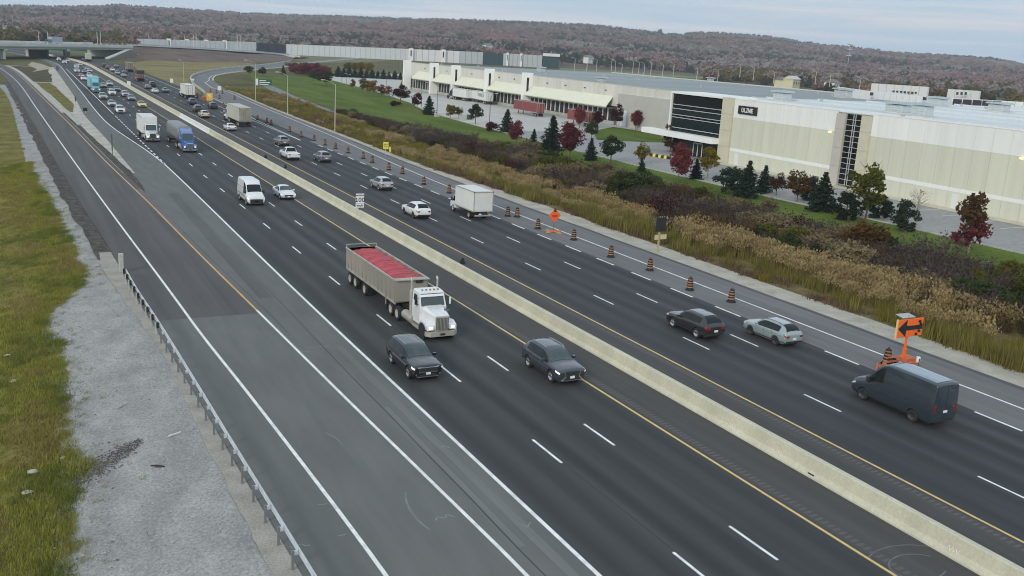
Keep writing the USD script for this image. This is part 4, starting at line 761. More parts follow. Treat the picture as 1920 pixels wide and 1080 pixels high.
for a in (
    ('red', 'red', 967, 272, 222, 'small red maple at the left end of the conifer clump beside the truck yard', 'red_maple'), ('conifer', 'conifer', 1000, 277, 242, 'short spruce between the small red maple and the tall spruce by the yard', 'spruce'),
    ('conifer', 'conifer', 1034, 282, 217, 'tall broad spruce just left of the big red maple by the truck yard', 'spruce', None, 1.25), ('red', 'red', 1067, 296, 226, 'big bright red maple right of the tall broad spruce', 'red_maple', None, 1.15),
    ('red', 'red', 1086, 240, 198, 'red maple in front of the dock doors, behind the big red maple', 'red_maple'), ('red', 'darkred', 1120, 240, 205, 'dull red maple under the right end of the last awning', 'red_maple'), ('thin', 'darkred', 1155, 240, 192, 'thin half bare maple at the corner of the awning and the grey annex', 'red_maple'),
    ('red', 'red', 1192, 243, 204, 'round red maple before the grey annex wall', 'red_maple'), ('round', 'green', 1109, 262, 222, 'dark green leafy tree behind the small pointed spruce', 'green_tree', None, .9), ('conifer', 'conifer', 1107, 301, 259, 'small pointed spruce on the lawn edge right of the big red maple', 'spruce', None, 1.1),
    ('round', 'green', 1145, 305, 250, 'wide round dark green tree at the driveway end of the lawn', 'green_tree', None, 1.05), ('conifer', 'conifer', 1230, 247, 219, 'lone spruce against the grey annex beside the glass corner', 'spruce'), ('column', 'brown', 1257, 284, 224, 'narrow brown column shaped tree before the white canopy', 'brown_tree', None, 1.2),
    ('loose', 'yellow', 1204, 308, 268, 'small yellow green tree left of the striped kerb blocks', 'yellow_tree'), ('conifer', 'conifer', 1202, 322, 296, 'tiny cone shaped spruce on the lawn below the yellow green tree', 'spruce', None, 1.2), ('red', 'red', 1272, 342, 263, 'tall red maple in front of the glass entrance', 'red_maple', None, .95),
    ('conifer', 'conifer', 1304, 336, 297, 'small blue spruce between the red maple and the yellow tree at the entrance', 'spruce', None, 1.15), ('thin', 'yellow', 1326, 334, 274, 'slender yellow tree right of the glass entrance doors', 'yellow_tree', None, 1.2), ('pine', 'conifer', 1366, 362, 305, 'leftmost of the three dark conifers before the beige wall', 'spruce', None, 1.15),
    ('conifer', 'conifer', 1399, 370, 302, 'middle and tallest of the three dark conifers before the beige wall', 'spruce', None, 1.3), ('conifer', 'conifer', 1431, 361, 310, 'rightmost of the three dark conifers before the beige wall', 'spruce', None, 1.15), ('round', 'brown', 1455, 366, 324, 'small brown leaved tree right of the three dark conifers', 'brown_tree'),
    ('loose', 'orange', 1494, 378, 317, 'orange gold leaved tree left of the dark glass tower strip', 'orange_tree', None, 1.1), ('pine', 'pine', 1519, 376, 325, 'dark pine tucked between the orange tree and the pointed spruce', 'pine_tree'), ('conifer', 'conifer', 1540, 396, 323, 'pointed spruce just left of the dark glass tower strip', 'spruce', None, 1.3),
    ('pine', 'pine', 1585, 412, 352, 'broad dark pine at the foot of the dark glass tower strip', 'pine_tree', None, 1.2), ('loose', 'olive', 1622, 410, 303, 'tall loose yellow green tree right of the dark glass tower strip', 'olive_tree', None, .95), ('pine', 'pine', 1645, 408, 356, 'wide dark pine under the tall loose yellow green tree', 'pine_tree', None, 1.35),
    ('pine', 'pine', 1692, 432, 368, 'dark pine beside the bare tree, rightmost of the pines', 'pine_tree', None, 1.0), ('bare', 'straw', 1718, 408, 350, 'bare grey tree standing by the beige wall', 'bare_tree'), ('thin', 'mix', 1812, 490, 355, 'tall maple with red lower and dark upper leaves at the far right', 'red_maple', None, 1.05),
    ('round', 'darkred', 751, 195, 157, 'wide dark red tree at the near corner of the truck yard', 'dark_red_tree', None, 1.15), ('thin', 'darkred', 782, 205, 170, 'small dark red tree right of the wide dark red tree', 'dark_red_tree', None, 1.2), ('conifer', 'conifer', 804, 215, 180, 'spruce beside the first dark lamp post of the truck yard', 'spruce', None, 1.3),
    ('round', 'yellow', 845, 222, 193, 'bright yellow bushy tree at the yard edge', 'yellow_tree'), ('loose', 'olive', 859, 222, 198, 'olive tree right of the bright yellow bushy tree', 'olive_tree'), ('round', 'green', 891, 232, 192, 'single dark green tree on the lawn edge before the white trailers', 'green_tree', None, .9), ('conifer', 'conifer', 950, 248, 205, 'spruce right of the second dark lamp post of the truck yard', 'spruce', None, 1.25),
    ('loose', 'gold', 661, 167, 148, 'first small gold tree at the left of the yard edge row', 'gold_tree'), ('loose', 'gold', 680, 173, 146, 'second small gold tree in the yard edge row, from the left', 'gold_tree'), ('loose', 'yellow', 692, 176, 148, 'yellower tree in the middle of the yard edge row', 'yellow_tree'), ('loose', 'gold', 700, 178, 150, 'fourth small gold tree in the yard edge row, from the left', 'gold_tree'),
    ('loose', 'orange', 716, 181, 157, 'orange tree second from the right end of the yard edge row', 'orange_tree'), ('loose', 'gold', 727, 182, 160, 'last small gold tree at the right end of the yard edge row', 'gold_tree'), ('round', 'green', 612, 160, 131, 'wide dark green tree right of the big crimson shrubs', 'green_tree', None, 1.6), ('round', 'green', 588, 152, 133, 'lower dark green tree between the crimson shrubs and the wide dark green tree', 'green_tree', None, 1.3),
    ('round', 'olive', 467, 141, 122, 'olive green tree beside the exit ramp curve', 'olive_tree', None, 1.3), ('round', 'green', 492, 143, 124, 'dark green tree beside the exit ramp, next to the olive green tree', 'green_tree', None, 1.2), ('conifer', 'conifer', 531, 139, 122, 'small dark spruce left of the crimson shrubs', 'spruce')): tree(*a)
for i, (u, v_, vt, wd) in enumerate(((553, 136, 114, 1.6), (568, 139, 112, 1.5), (583, 142, 113, 1.5), (597, 143, 115, 1.5), (608, 141, 118, 1.3))):
    tree('shrub', 'red', u, v_, vt, ('leftmost of the big crimson shrubs by the exit ramp', 'crimson shrub second from the left in the big crimson mass', 'middle crimson shrub of the big crimson mass', 'crimson shrub second from the right in the big crimson mass', 'rightmost and smallest of the big crimson shrubs')[i], 'crimson_shrub', 'big crimson shrubs', wd, cat='shrub')
for i in range(13):
    u = 634 + i * 10.6; tree('conifer', 'conifer', u, 144 + i * .5, 124 + i * .8 + 3 * (i % 2), ('conifer number %d' % (i + 1)) if False else ['first', 'second', 'third', 'fourth', 'fifth', 'sixth', 'seventh', 'eighth', 'ninth', 'tenth', 'eleventh', 'twelfth', 'last'][i] + ' conifer of the dark row behind the yard, counting from the crimson shrubs', 'spruce', 'dark conifer row behind the truck yard', 1.5)
for i, u in enumerate((652, 664, 677, 690)): tree('round', 'yellow', u, 134 + i, 115, ('leftmost', 'second from left', 'second from right', 'rightmost')[i] + ' of the yellow trees behind the dark conifer row', 'yellow_tree', 'yellow trees behind the conifer row', 1.2)
for a in (
    ('shrub', 'orange', 1618, 487, 402, 'big orange brown leafy shrub below the dark pines', 'shrub', None, .95), ('shrub', 'green', 1668, 492, 436, 'dark green shrub right of the big orange brown shrub', 'shrub', None, 1.0), ('shrub', 'olive', 1892, 545, 480, 'yellow green shrub at the right picture edge', 'shrub', None, .9), ('shrub', 'olive', 1312, 388, 345, 'yellow green shrub on the lawn edge below the red maple', 'shrub', None, .95),
    ('shrub', 'olive', 1403, 418, 372, 'yellow topped shrub below the three dark conifers', 'shrub', None, 1.1), ('shrub', 'olive', 1022, 330, 287, 'light green shrub at the left of the thicket, below the red maple', 'shrub', None, 1.3), ('shrub', 'olive', 1062, 325, 296, 'pale olive shrub in the thicket below the big red maple', 'shrub', None, 1.2), ('shrub', 'green', 1210, 352, 318, 'dark green shrub in the thicket below the tiny spruce', 'shrub', None, 1.3),
    ('shrub', 'brown', 1130, 335, 305, 'brown green shrub between the pale olive and the dark green shrubs', 'shrub', None, 1.3), ('twiggy', 'darkred', 1255, 415, 362, 'dark reddish twiggy shrub left of the black sign', 'shrub', None, 1.2), ('shrub', 'straw', 1500, 450, 408, 'straw coloured shrub between thicket and lawn', 'shrub', None, 1.1), ('twiggy', 'purple', 1840, 560, 490, 'tall purple brown twiggy shrub near the right edge', 'shrub', None, 1.0),
    ('shrub', 'darkred', 922, 246, 226, 'low dark red shrub at the second dark lamp post of the yard', 'shrub', None, 1.3), ('shrub', 'darkred', 741, 199, 188, 'low dark red shrub at the foot of the wide dark red tree', 'shrub', None, 2.0), ('shrub', 'straw', 1440, 395, 366, 'straw coloured shrub right of the yellow topped shrub', 'shrub', None, 1.2)): tree(*a, cat='shrub')

# masses that nobody could count
def scatter(name, label, cat, protos, pos, idx, rot, sc):
    pi = UsdGeom.PointInstancer.Define(stage, fresh('/World', name)); p = pi.GetPrim(); setd(p, label=label, category=cat, kind='stuff'); paths = []
    for nm, pieces in protos:
        x = UsdGeom.Xform.Define(stage, f'{p.GetPath()}/{nm}'); paths.append(x.GetPath())
        for pn, mb, m_ in pieces: part(x.GetPrim(), pn, mb, m_)
    pi.CreatePrototypesRel().SetTargets(paths); n = len(pos)
    pi.CreatePositionsAttr(Vt.Vec3fArray.FromNumpy(np.asarray(pos, np.float32))); pi.CreateProtoIndicesAttr(Vt.IntArray.FromNumpy(np.asarray(idx, np.int32)))
    q = np.zeros((n, 4)); q[:, 0] = np.cos(np.asarray(rot) / 2); q[:, 3] = np.sin(np.asarray(rot) / 2)
    pi.CreateOrientationsAttr(Vt.QuathArray([Gf.Quath(float(a[0]), 0, 0, float(a[3])) for a in q])); s = np.asarray(sc, np.float32); s = np.repeat(s[:, None], 3, 1) if s.ndim == 1 else s
    pi.CreateScalesAttr(Vt.Vec3fArray.FromNumpy(np.ascontiguousarray(s)))
def blades(r, n, h, w, spread, lean=.25, hv=.35):
    c = np.c_[r.uniform(-spread, spread, (n, 2)), np.zeros(n)]; hh = h * r.uniform(1 - hv, 1 + hv, n); a = r.uniform(0, 6.28, n); tip = c + np.c_[np.cos(a) * hh * lean * r.uniform(0, 1, n), np.sin(a) * hh * lean * r.uniform(0, 1, n), hh]
    p = np.c_[-np.sin(a), np.cos(a), np.zeros(n)] * w; v = np.stack([c - p, c + p, tip], 1).reshape(-1, 3); return v, np.arange(3 * n).reshape(-1, 3), tip
r = np.random.default_rng(3)
pr_g = []
for k, (c1, c2) in enumerate((((0.255, 0.25, 0.056), (0.47, 0.43, 0.125)), ((0.27, 0.225, 0.075), (0.47, 0.39, 0.15)), ((0.165, 0.185, 0.042), (0.33, 0.33, 0.09)))):
    v, f, _ = blades(r, 26, .16, .016, .30, .9); pr_g.append((f'tuft_{k + 1:03d}', [('blades', MB().add(v, f), leafM(f'grass_blade_{k}', c1, c2, .2))]))
n = 12000; py = 22 + 130 * r.random(n) ** 1.2; ge = np.interp(py, yf, gxl); px = ge + .45 - np.abs(r.exponential(2.6, n)); sp = r.random(n) < .14; px = np.where(sp, ge + r.exponential(.55, n), px); ok = (px > -14) & (px < X_EDGE(py) - .6); px, py = px[ok], py[ok]; ok_ = ok
pt = meshkit.fbm(np.c_[px / 3, py / 5, 0 * px], 4, 2)
scatter('verge_tufts', 'tufts of olive and yellow grass on the left verge', 'grass', pr_g, np.c_[px, py, zl(px, py) - .05], np.where(pt > .56, 1, np.where(pt < .42, 2, 0)), r.uniform(0, 6.28, len(px)), r.uniform(.6, 1.5, len(px)) * np.where(sp[ok_], .6, 1))
pr_r = []
stemM = leafM('reed_stem', (0.23, 0.195, 0.065), (0.45, 0.37, 0.15), .25); plumeM = leafM('reed_plume', (0.34, 0.26, 0.13), (0.62, 0.50, 0.30), .25)
for k in range(3):
    v, f, tip = blades(r, 46, 1.55, .018, .55, .22, .25); pv, pf = tris(np.vstack([tip + [0, 0, -.05 * j] + r.normal(0, .03, tip.shape) for j in range(4)]), .13, r, .5); pr_r.append((f'reed_clump_{k + 1:03d}', [('stems', MB().add(v, f), stemM), ('plumes', MB().add(pv, pf), plumeM)]))
v, f, _ = blades(r, 50, .55, .022, .5, .6); pr_r.append(('grass_clump', [('blades', MB().add(v, f), leafM('roadside_blade', (0.18, 0.16, 0.035), (0.38, 0.32, 0.09), .2))])); v, f, _ = blades(r, 40, .35, .022, .5, .8); pr_r.append(('dry_clump', [('blades', MB().add(v, f), leafM('dry_blade', (0.15, 0.10, 0.065), (0.29, 0.20, 0.13), .15))]))
v, f, _ = blades(r, 44, .80, .03, .5, .5); pr_r.append(('weed_clump', [('blades', MB().add(v, f), leafM('weed_blade', (0.185, 0.165, 0.050), (0.37, 0.32, 0.115), .2))]))
n = 11000; py = 16 + 330 * r.random(n); xl_ = X_PE(py) + np.interp(py, [0, 115, 140, 345], [3.1, 3.0, 1.8, 1.2]); wr = np.interp(py, [0, 60, 110, 160, 345], [9.5, 9.0, 8.5, 10.5, 13]); t = r.random(n); px = xl_ + wr * t
nz = meshkit.fbm(np.c_[px / 4, py / 8, 0 * px], 4, 6); nb = meshkit.fbm(np.c_[px / 3.0, py / 14, 0 * px + 3], 3, 9); nc = meshkit.fbm(np.c_[px / 2.5, py / 5, 0 * px + 7], 3, 13)
edge = .22 + .9 * (nb - .5); reed = (t > edge) & (py < 150) & (nz > .40); keep = (r.random(n) < np.interp(py, [0, 130, 345], [1, .8, .55])) & ((nc > .36) | (py > 150))
idx = np.where(reed, r.integers(0, 3, n), np.where(nz < .40, np.where(nc > .5, 5, 3), np.where(t < edge * .6, 4, np.where(nc > .47, 3, 5))))
idx = np.where(py > 150, np.where(nz > .62, r.integers(0, 3, n), np.where(nc > .58, 4, np.where(nb > .36, 3, 5))), idx); sc = np.where(idx < 3, np.interp(py, [0, 80, 140, 345], [.88, .80, .58, .5]) * (.40 + 1.15 * np.clip(nb, .2, .9)), .7 + 1.0 * nc) * r.uniform(.7, 1.25, n)
scatter('reeds', 'golden reeds and rough grass along the right side of the road', 'reeds', pr_r, np.c_[px, py, np.full(n, -.03)][keep], idx[keep], r.uniform(0, 6.28, n)[keep], sc[keep])
pr_s = []
for k, (kd, lf_) in enumerate((('twiggy', 'purple'), ('twiggy', 'purple'), ('shrub', 'green'), ('shrub', 'straw'), ('twiggy', 'brown'), ('shrub', 'olive'), ('twiggy', 'darkred'))):
    (v, f), tm = tree_meshes(kd, 90 + k); pr_s.append((f'shrub_{k + 1:03d}', [('foliage', MB().add(v, f), LM[lf_]), ('stems', tm, bark if lf_ != 'straw' else bark_pale)]))
n = 1700; py = 14 + 235 * r.random(n); x0 = X_PE(py) + np.interp(py, [0, 110, 160, 250], [11.0, 10.0, 12, 15]) + wob(py, 9, 2.0, 33); x1 = np.interp(py, [0, 60, 130, 200, 250], [83, 82, 84, 80, 78]) + wob(py, 11, 2.2, 35); t = r.random(n); px = x0 + (x1 - x0) * t; nz = meshkit.fbm(np.c_[px / 6, py / 10, 0 * px], 4, 11); nz2 = meshkit.fbm(np.c_[px / 5, py / 9, 0 * px], 4, 17)
ok = (x1 > x0 + .5) & (r.random(n) < np.interp(py, [0, 150, 200, 250], [1, 1, .55, .35])); q_ = nz.argsort().argsort() / n; q2 = nz2.argsort().argsort() / n
idx = np.where(q_ > .90, 2, np.where(q_ < .14, 5, np.where(q2 > .82, 3, np.where(q2 < .12, 6, np.where(q2 < .32, 4, np.where((q_ > .72) & (q2 > .5), 5, r.integers(0, 2, n)))))))
sc = r.uniform(1.1, 2.5, n) * (.6 + .8 * nz2) * np.interp(py, [0, 140, 250], [1.05, .95, .6]) * np.where(t < .12, .65, 1) * np.where(r.random(n) < .08, 1.4, 1) * np.where((idx == 2) | (idx == 5), 1.1, 1.15)
scatter('shrub_thicket', 'purple brown thicket of shrubs between the reeds and the lawn', 'thicket', pr_s, np.c_[px, py, np.full(n, -.05)][ok], idx[ok], r.uniform(0, 6.28, n)[ok], np.c_[sc * 1.15, sc * 1.15, sc][ok])
# forest on the hills
fc = [((0.24, 0.165, 0.150), (0.35, 0.25, 0.23)), ((0.27, 0.16, 0.115), (0.39, 0.245, 0.18)), ((0.28, 0.24, 0.225), (0.39, 0.34, 0.32)), ((0.035, 0.052, 0.040), (0.070, 0.095, 0.068)), ((0.13, 0.105, 0.028), (0.29, 0.235, 0.075)), ((0.062, 0.062, 0.030), (0.15, 0.135, 0.07))]
pr_f = []
for k, (c1, c2) in enumerate(fc):
    for j in range(2):
        if k == 3: c = r.normal(size=(130, 3)); h = r.random(130); a = r.uniform(0, 6.28, 130); c = np.c_[np.cos(a) * .36 * (1 - h) ** .8, np.sin(a) * .36 * (1 - h) ** .8, h]
        else: c = clumps(r, 9, .58, .42, .36, 150, .26)
        v, f = tris(c, .21, r); pr_f.append((f'forest_tree_{k * 2 + j + 1:03d}', [('crown', MB().add(v, f), leafM(f'forest_leaf_{k}', c1, c2, .15))]))
n = 52000; u = r.uniform(-260, 2240, n); D = np.sqrt(r.uniform(1170 ** 2, 3330 ** 2, n)); P_ = np.array([far(a, 60, b) for a, b in zip(u, D)]); z = np.array([hill_z(a, b) for a, b in zip(u, D)])
# keep the green field open
fld = (u > 1055) & (u < 1320) & (D < 1330) & (D > 1000); nz = meshkit.fbm(np.c_[P_[:, 0] / 170, P_[:, 1] / 170, 0 * u], 4, 21); nz2 = meshkit.fbm(np.c_[P_[:, 0] / 60, P_[:, 1] / 60, 0 * u], 3, 31)
kk = np.where(nz > .60, 1, np.where(nz < .40, 2, 0)); nz3 = meshkit.fbm(np.c_[P_[:, 0] / 240, P_[:, 1] / 140, 0 * u + 5], 4, 41); kk = np.where((nz2 > .68) | (nz3 > .63), np.where(r.random(n) < .8, 3, kk), kk); kk = np.where((nz2 < .32), 5, kk); kk = np.where((nz3 < .36) & (r.random(n) < .7), 2, kk); kk = np.where((D > 3230) & (r.random(n) < .75), 3, kk); kk = np.where((u > 600) & (u < 1300) & (D > 2700) & (r.random(n) < .45) & (nz > .48), 3, kk)
yel = (D < 1400) & (((u < 260) & (r.random(n) < .55)) | ((u > 1330) & (u < 1530) & (r.random(n) < .6)) | (r.random(n) < .12)); kk = np.where(yel, np.where(r.random(n) < .7, 4, 5), kk)
s = r.uniform(7, 15.5, n) * np.interp(D, [1170, 1500, 3200, 3201, 3330], [.85, 1, 1.0, 1.15, 1.2]); ok = ~fld
scatter('forest', 'autumn forest of brown, rust and dark green trees covering the hills', 'forest', pr_f, np.c_[P_[:, :2], z - .5][ok], (kk * 2 + r.integers(0, 2, n))[ok], r.uniform(0, 6.28, n)[ok], np.c_[s * 1.05, s * 1.05, s][ok])
n = 900; u = np.r_[r.uniform(-200, 262, 520), r.uniform(1330, 1540, 200), r.uniform(1540, 2100, 180)]; D = np.r_[r.uniform(760, 1150, 520), r.uniform(900, 1160, 200), r.uniform(700, 1150, 180)]; P_ = np.array([far(a, 60, b) for a, b in zip(u, D)]); kk = r.choice([4, 4, 5, 0, 1, 3], n); s = r.uniform(5, 10, n)
scatter('hedgerow_trees', 'mixed yellow, green and brown trees at the foot of the hills', 'trees', [(nm + '_low', [(pn, mb, m_) for pn, mb, m_ in pc]) for nm, pc in pr_f], np.c_[P_[:, :2], np.full(n, -.3)], kk * 2 + r.integers(0, 2, n), r.uniform(0, 6.28, n), np.c_[s * 1.2, s * 1.2, s])
gr_ = [(1128, 112, 1260, 14, 'green'), (1145, 113, 1240, 16, 'olive'), (1168, 114, 1250, 17, 'green'), (1188, 116, 1255, 15, 'olive'), (1210, 117, 1260, 16, 'green')]
for i, (u, v_, D, h, lf_) in enumerate(gr_): p = far(u, 60, D); tree('round', lf_, 0, 0, 0, ('leftmost', 'second from left', 'middle', 'second from right', 'rightmost')[i] + ' tree of the grove behind the green field', 'grove_tree', 'grove behind the green field', 1.3, H=h, pos=(p[0], p[1], 0))
p = far(1237, 67, 3240); tree('round', 'green', 0, 0, 0, 'lone flat topped pine standing above the skyline gap', 'lookout_pine', None, .8, H=26, pos=(p[0], p[1], 0))
stage.GetPrimAtPath('/World/lookout_pine').GetAttribute('xformOp:translate').Set(Gf.Vec3d(float(p[0]), float(p[1]), float(hill_z(1237, 3240)) + 4))

# loose stones on the gravel slope, and the streak of darker spilled ones
st = []
for k, m_ in enumerate((M('stone_grey', (0.30, 0.30, 0.30), .9, spec=.1), M('stone_pale', (0.42, 0.415, 0.40), .9, spec=.1), M('stone_dark', (0.10, 0.095, 0.09), .9, spec=.1))):
    q = r.normal(size=(12, 3)); q /= np.linalg.norm(q, axis=1, keepdims=True); st.append((f'stone_{k + 1:03d}', [('stone', MB().hull(q * [1, .8, .6]), m_)]))
n = 7000; py = 22 + 75 * r.random(n) ** 1.3; ge = np.interp(py, yf, gxl); px = ge - .9 + (X_EDGE(py) + .2 - ge) * r.random(n) ** 1.25; sz = .012 + .03 * r.random(n) ** 4 * 2
scatter('loose_stones', 'loose grey stones strewn over the gravel slope', 'stones', st, np.c_[px, py, zl(px, py) - .015], np.where(r.random(n) < .04, 2, r.choice([0, 1, 1], n)), r.uniform(0, 6.28, n), sz)
a_, b_ = Gl(262, 826), Gl(140, 905); n = 2600; t = r.random(n); w = .12 + .55 * np.sin(np.pi * np.clip(t, .05, .95)) * (.5 + .8 * meshkit.noise(np.c_[t * 9, 0 * t, 0 * t])); px = a_[0] + (b_[0] - a_[0]) * t + r.normal(0, 1, n) * w * .55; py = a_[1] + (b_[1] - a_[1]) * t + r.normal(0, 1, n) * w * .9; ok = np.abs(meshkit.noise(np.c_[t * 7, 0 * t + 5, 0 * t]) - .52) > .05
scatter('spilled_stones', 'dark streak of spilled broken stones across the gravel slope near the grass', 'stones', [(nm + '_spilled', pc) for nm, pc in st], np.c_[px, py, zl(px, py) - .012][ok], r.choice([2, 2, 2, 0], n)[ok], r.uniform(0, 6.28, n)[ok], (.02 + .05 * r.random(n) ** 2)[ok])
# ---------------------------------------------------------------- vehicles: local x forward, y left, z up, origin on the road under the middle
CARS = {   # x from the front, sill z, belt z, top z, half width at sill, at the waist, at the roof
 'suv': (4.75, [(0, .38, .78, .84, .64, .71, .60), (.04, .30, .85, .92, .80, .86, .75), (.14, .26, .89, .97, .88, .93, .81), (.5, .24, .95, 1.03, .91, .95, .83), (1.1, .24, 1.00, 1.08, .92, .955, .82), (1.26, .24, 1.02, 1.12, .92, .955, .80), (2.02, .24, 1.06, 1.60, .925, .96, .66), (2.45, .24, 1.07, 1.70, .925, .96, .65), (3.3, .25, 1.10, 1.70, .92, .96, .64), (3.95, .27, 1.13, 1.645, .915, .95, .63), (4.30, .30, 1.15, 1.52, .90, .935, .63), (4.58, .36, 1.12, 1.21, .87, .91, .72), (4.68, .40, 1.02, 1.09, .84, .88, .74), (4.75, .46, .94, .98, .76, .81, .66)], (.92, 3.72), .375, (1.24, 2.00), (3.98, 4.54), [(1.44, 2.44), (2.48, 3.30), (3.34, 3.94)]),
 'bigsuv': (5.05, [(0, .40, .88, .95, .70, .77, .66), (.05, .32, .94, 1.03, .84, .92, .80), (.18, .28, .98, 1.07, .93, .98, .86), (.9, .26, 1.04, 1.13, .96, .99, .88), (1.3, .25, 1.07, 1.16, .97, .995, .85), (1.42, .25, 1.08, 1.20, .97, .995, .82), (2.1, .25, 1.10, 1.66, .97, 1.0, .70), (2.5, .25, 1.11, 1.75, .97, 1.0, .69), (3.9, .26, 1.12, 1.76, .97, .995, .68), (4.55, .28, 1.13, 1.71, .95, .98, .67), (4.82, .32, 1.13, 1.45, .93, .96, .70), (4.95, .36, 1.08, 1.16, .90, .94, .78), (5.01, .42, 1.0, 1.06, .86, .90, .76), (5.05, .46, .94, .98, .78, .84, .68)], (.98, 3.96), .40, (1.40, 2.14), (4.58, 4.92), [(1.56, 2.62), (2.66, 3.64), (3.68, 4.50)]),
 'sedan': (4.75, [(0, .34, .60, .64, .62, .68, .58), (.05, .26, .64, .70, .78, .82, .70), (.25, .20, .70, .77, .86, .90, .76), (.9, .19, .80, .87, .89, .92, .78), (1.35, .19, .86, .93, .90, .925, .76), (1.48, .19, .88, .97, .90, .925, .74), (2.2, .19, .92, 1.36, .90, .93, .60), (2.6, .19, .93, 1.45, .90, .93, .585), (3.2, .19, .94, 1.42, .90, .93, .58), (3.6, .20, .95, 1.30, .895, .925, .59), (4.05, .22, .96, 1.06, .88, .91, .68), (4.5, .26, .95, 1.03, .85, .885, .70), (4.68, .34, .90, .97, .80, .85, .68), (4.75, .40, .82, .86, .72, .78, .60)], (.92, 3.72), .335, (1.44, 2.22), (3.42, 4.02), [(1.60, 2.52), (2.56, 3.44)]),
 'pickup': (5.75, [(0, .42, .90, .96, .74, .80, .68), (.05, .36, .96, 1.06, .88, .95, .84), (.2, .34, 1.02, 1.13, .95, .99, .88), (1.1, .34, 1.08, 1.18, .97, 1.0, .88), (1.5, .34, 1.10, 1.22, .975, 1.0, .84), (1.6, .34, 1.12, 1.27, .975, 1.0, .82), (2.15, .34, 1.16, 1.74, .975, 1.0, .70), (2.5, .34, 1.17, 1.86, .975, 1.0, .69), (3.45, .34, 1.18, 1.85, .975, 1.0, .68), (3.62, .34, 1.18, 1.78, .975, 1.0, .69), (3.70, .34, 1.12, 1.22, .975, 1.0, .90), (5.6, .36, 1.10, 1.20, .97, .99, .90), (5.72, .44, 1.06, 1.14, .93, .96, .86), (5.75, .48, 1.0, 1.06, .86, .9, .80)], (1.05, 4.5), .40, (1.56, 2.16), (3.60, 3.71), [(1.75, 2.6), (2.67, 3.42)]),
 'van': (6.0, [(0, .40, .78, .86, .72, .80, .68), (.06, .32, .84, .98, .86, .93, .80), (.3, .30, .98, 1.20, .94, .99, .84), (.85, .30, 1.16, 1.40, .98, 1.01, .86), (.98, .30, 1.20, 1.46, .98, 1.015, .86), (1.75, .30, 1.34, 2.22, .99, 1.02, .80), (2.15, .30, 1.40, 2.55, .99, 1.025, .83), (2.6, .30, 1.42, 2.68, .99, 1.03, .86), (5.7, .32, 1.42, 2.66, .99, 1.03, .86), (5.92, .36, 1.40, 2.60, .97, 1.01, .85), (6.0, .42, 1.36, 2.48, .92, .97, .82)], (1.02, 4.7), .37, (.97, 1.78), None, [(1.22, 2.35)]),
}
def lowf(kind): return {'suv': .34, 'bigsuv': .36, 'sedan': .0, 'pickup': .0, 'van': .30}[kind]
_cm = {}
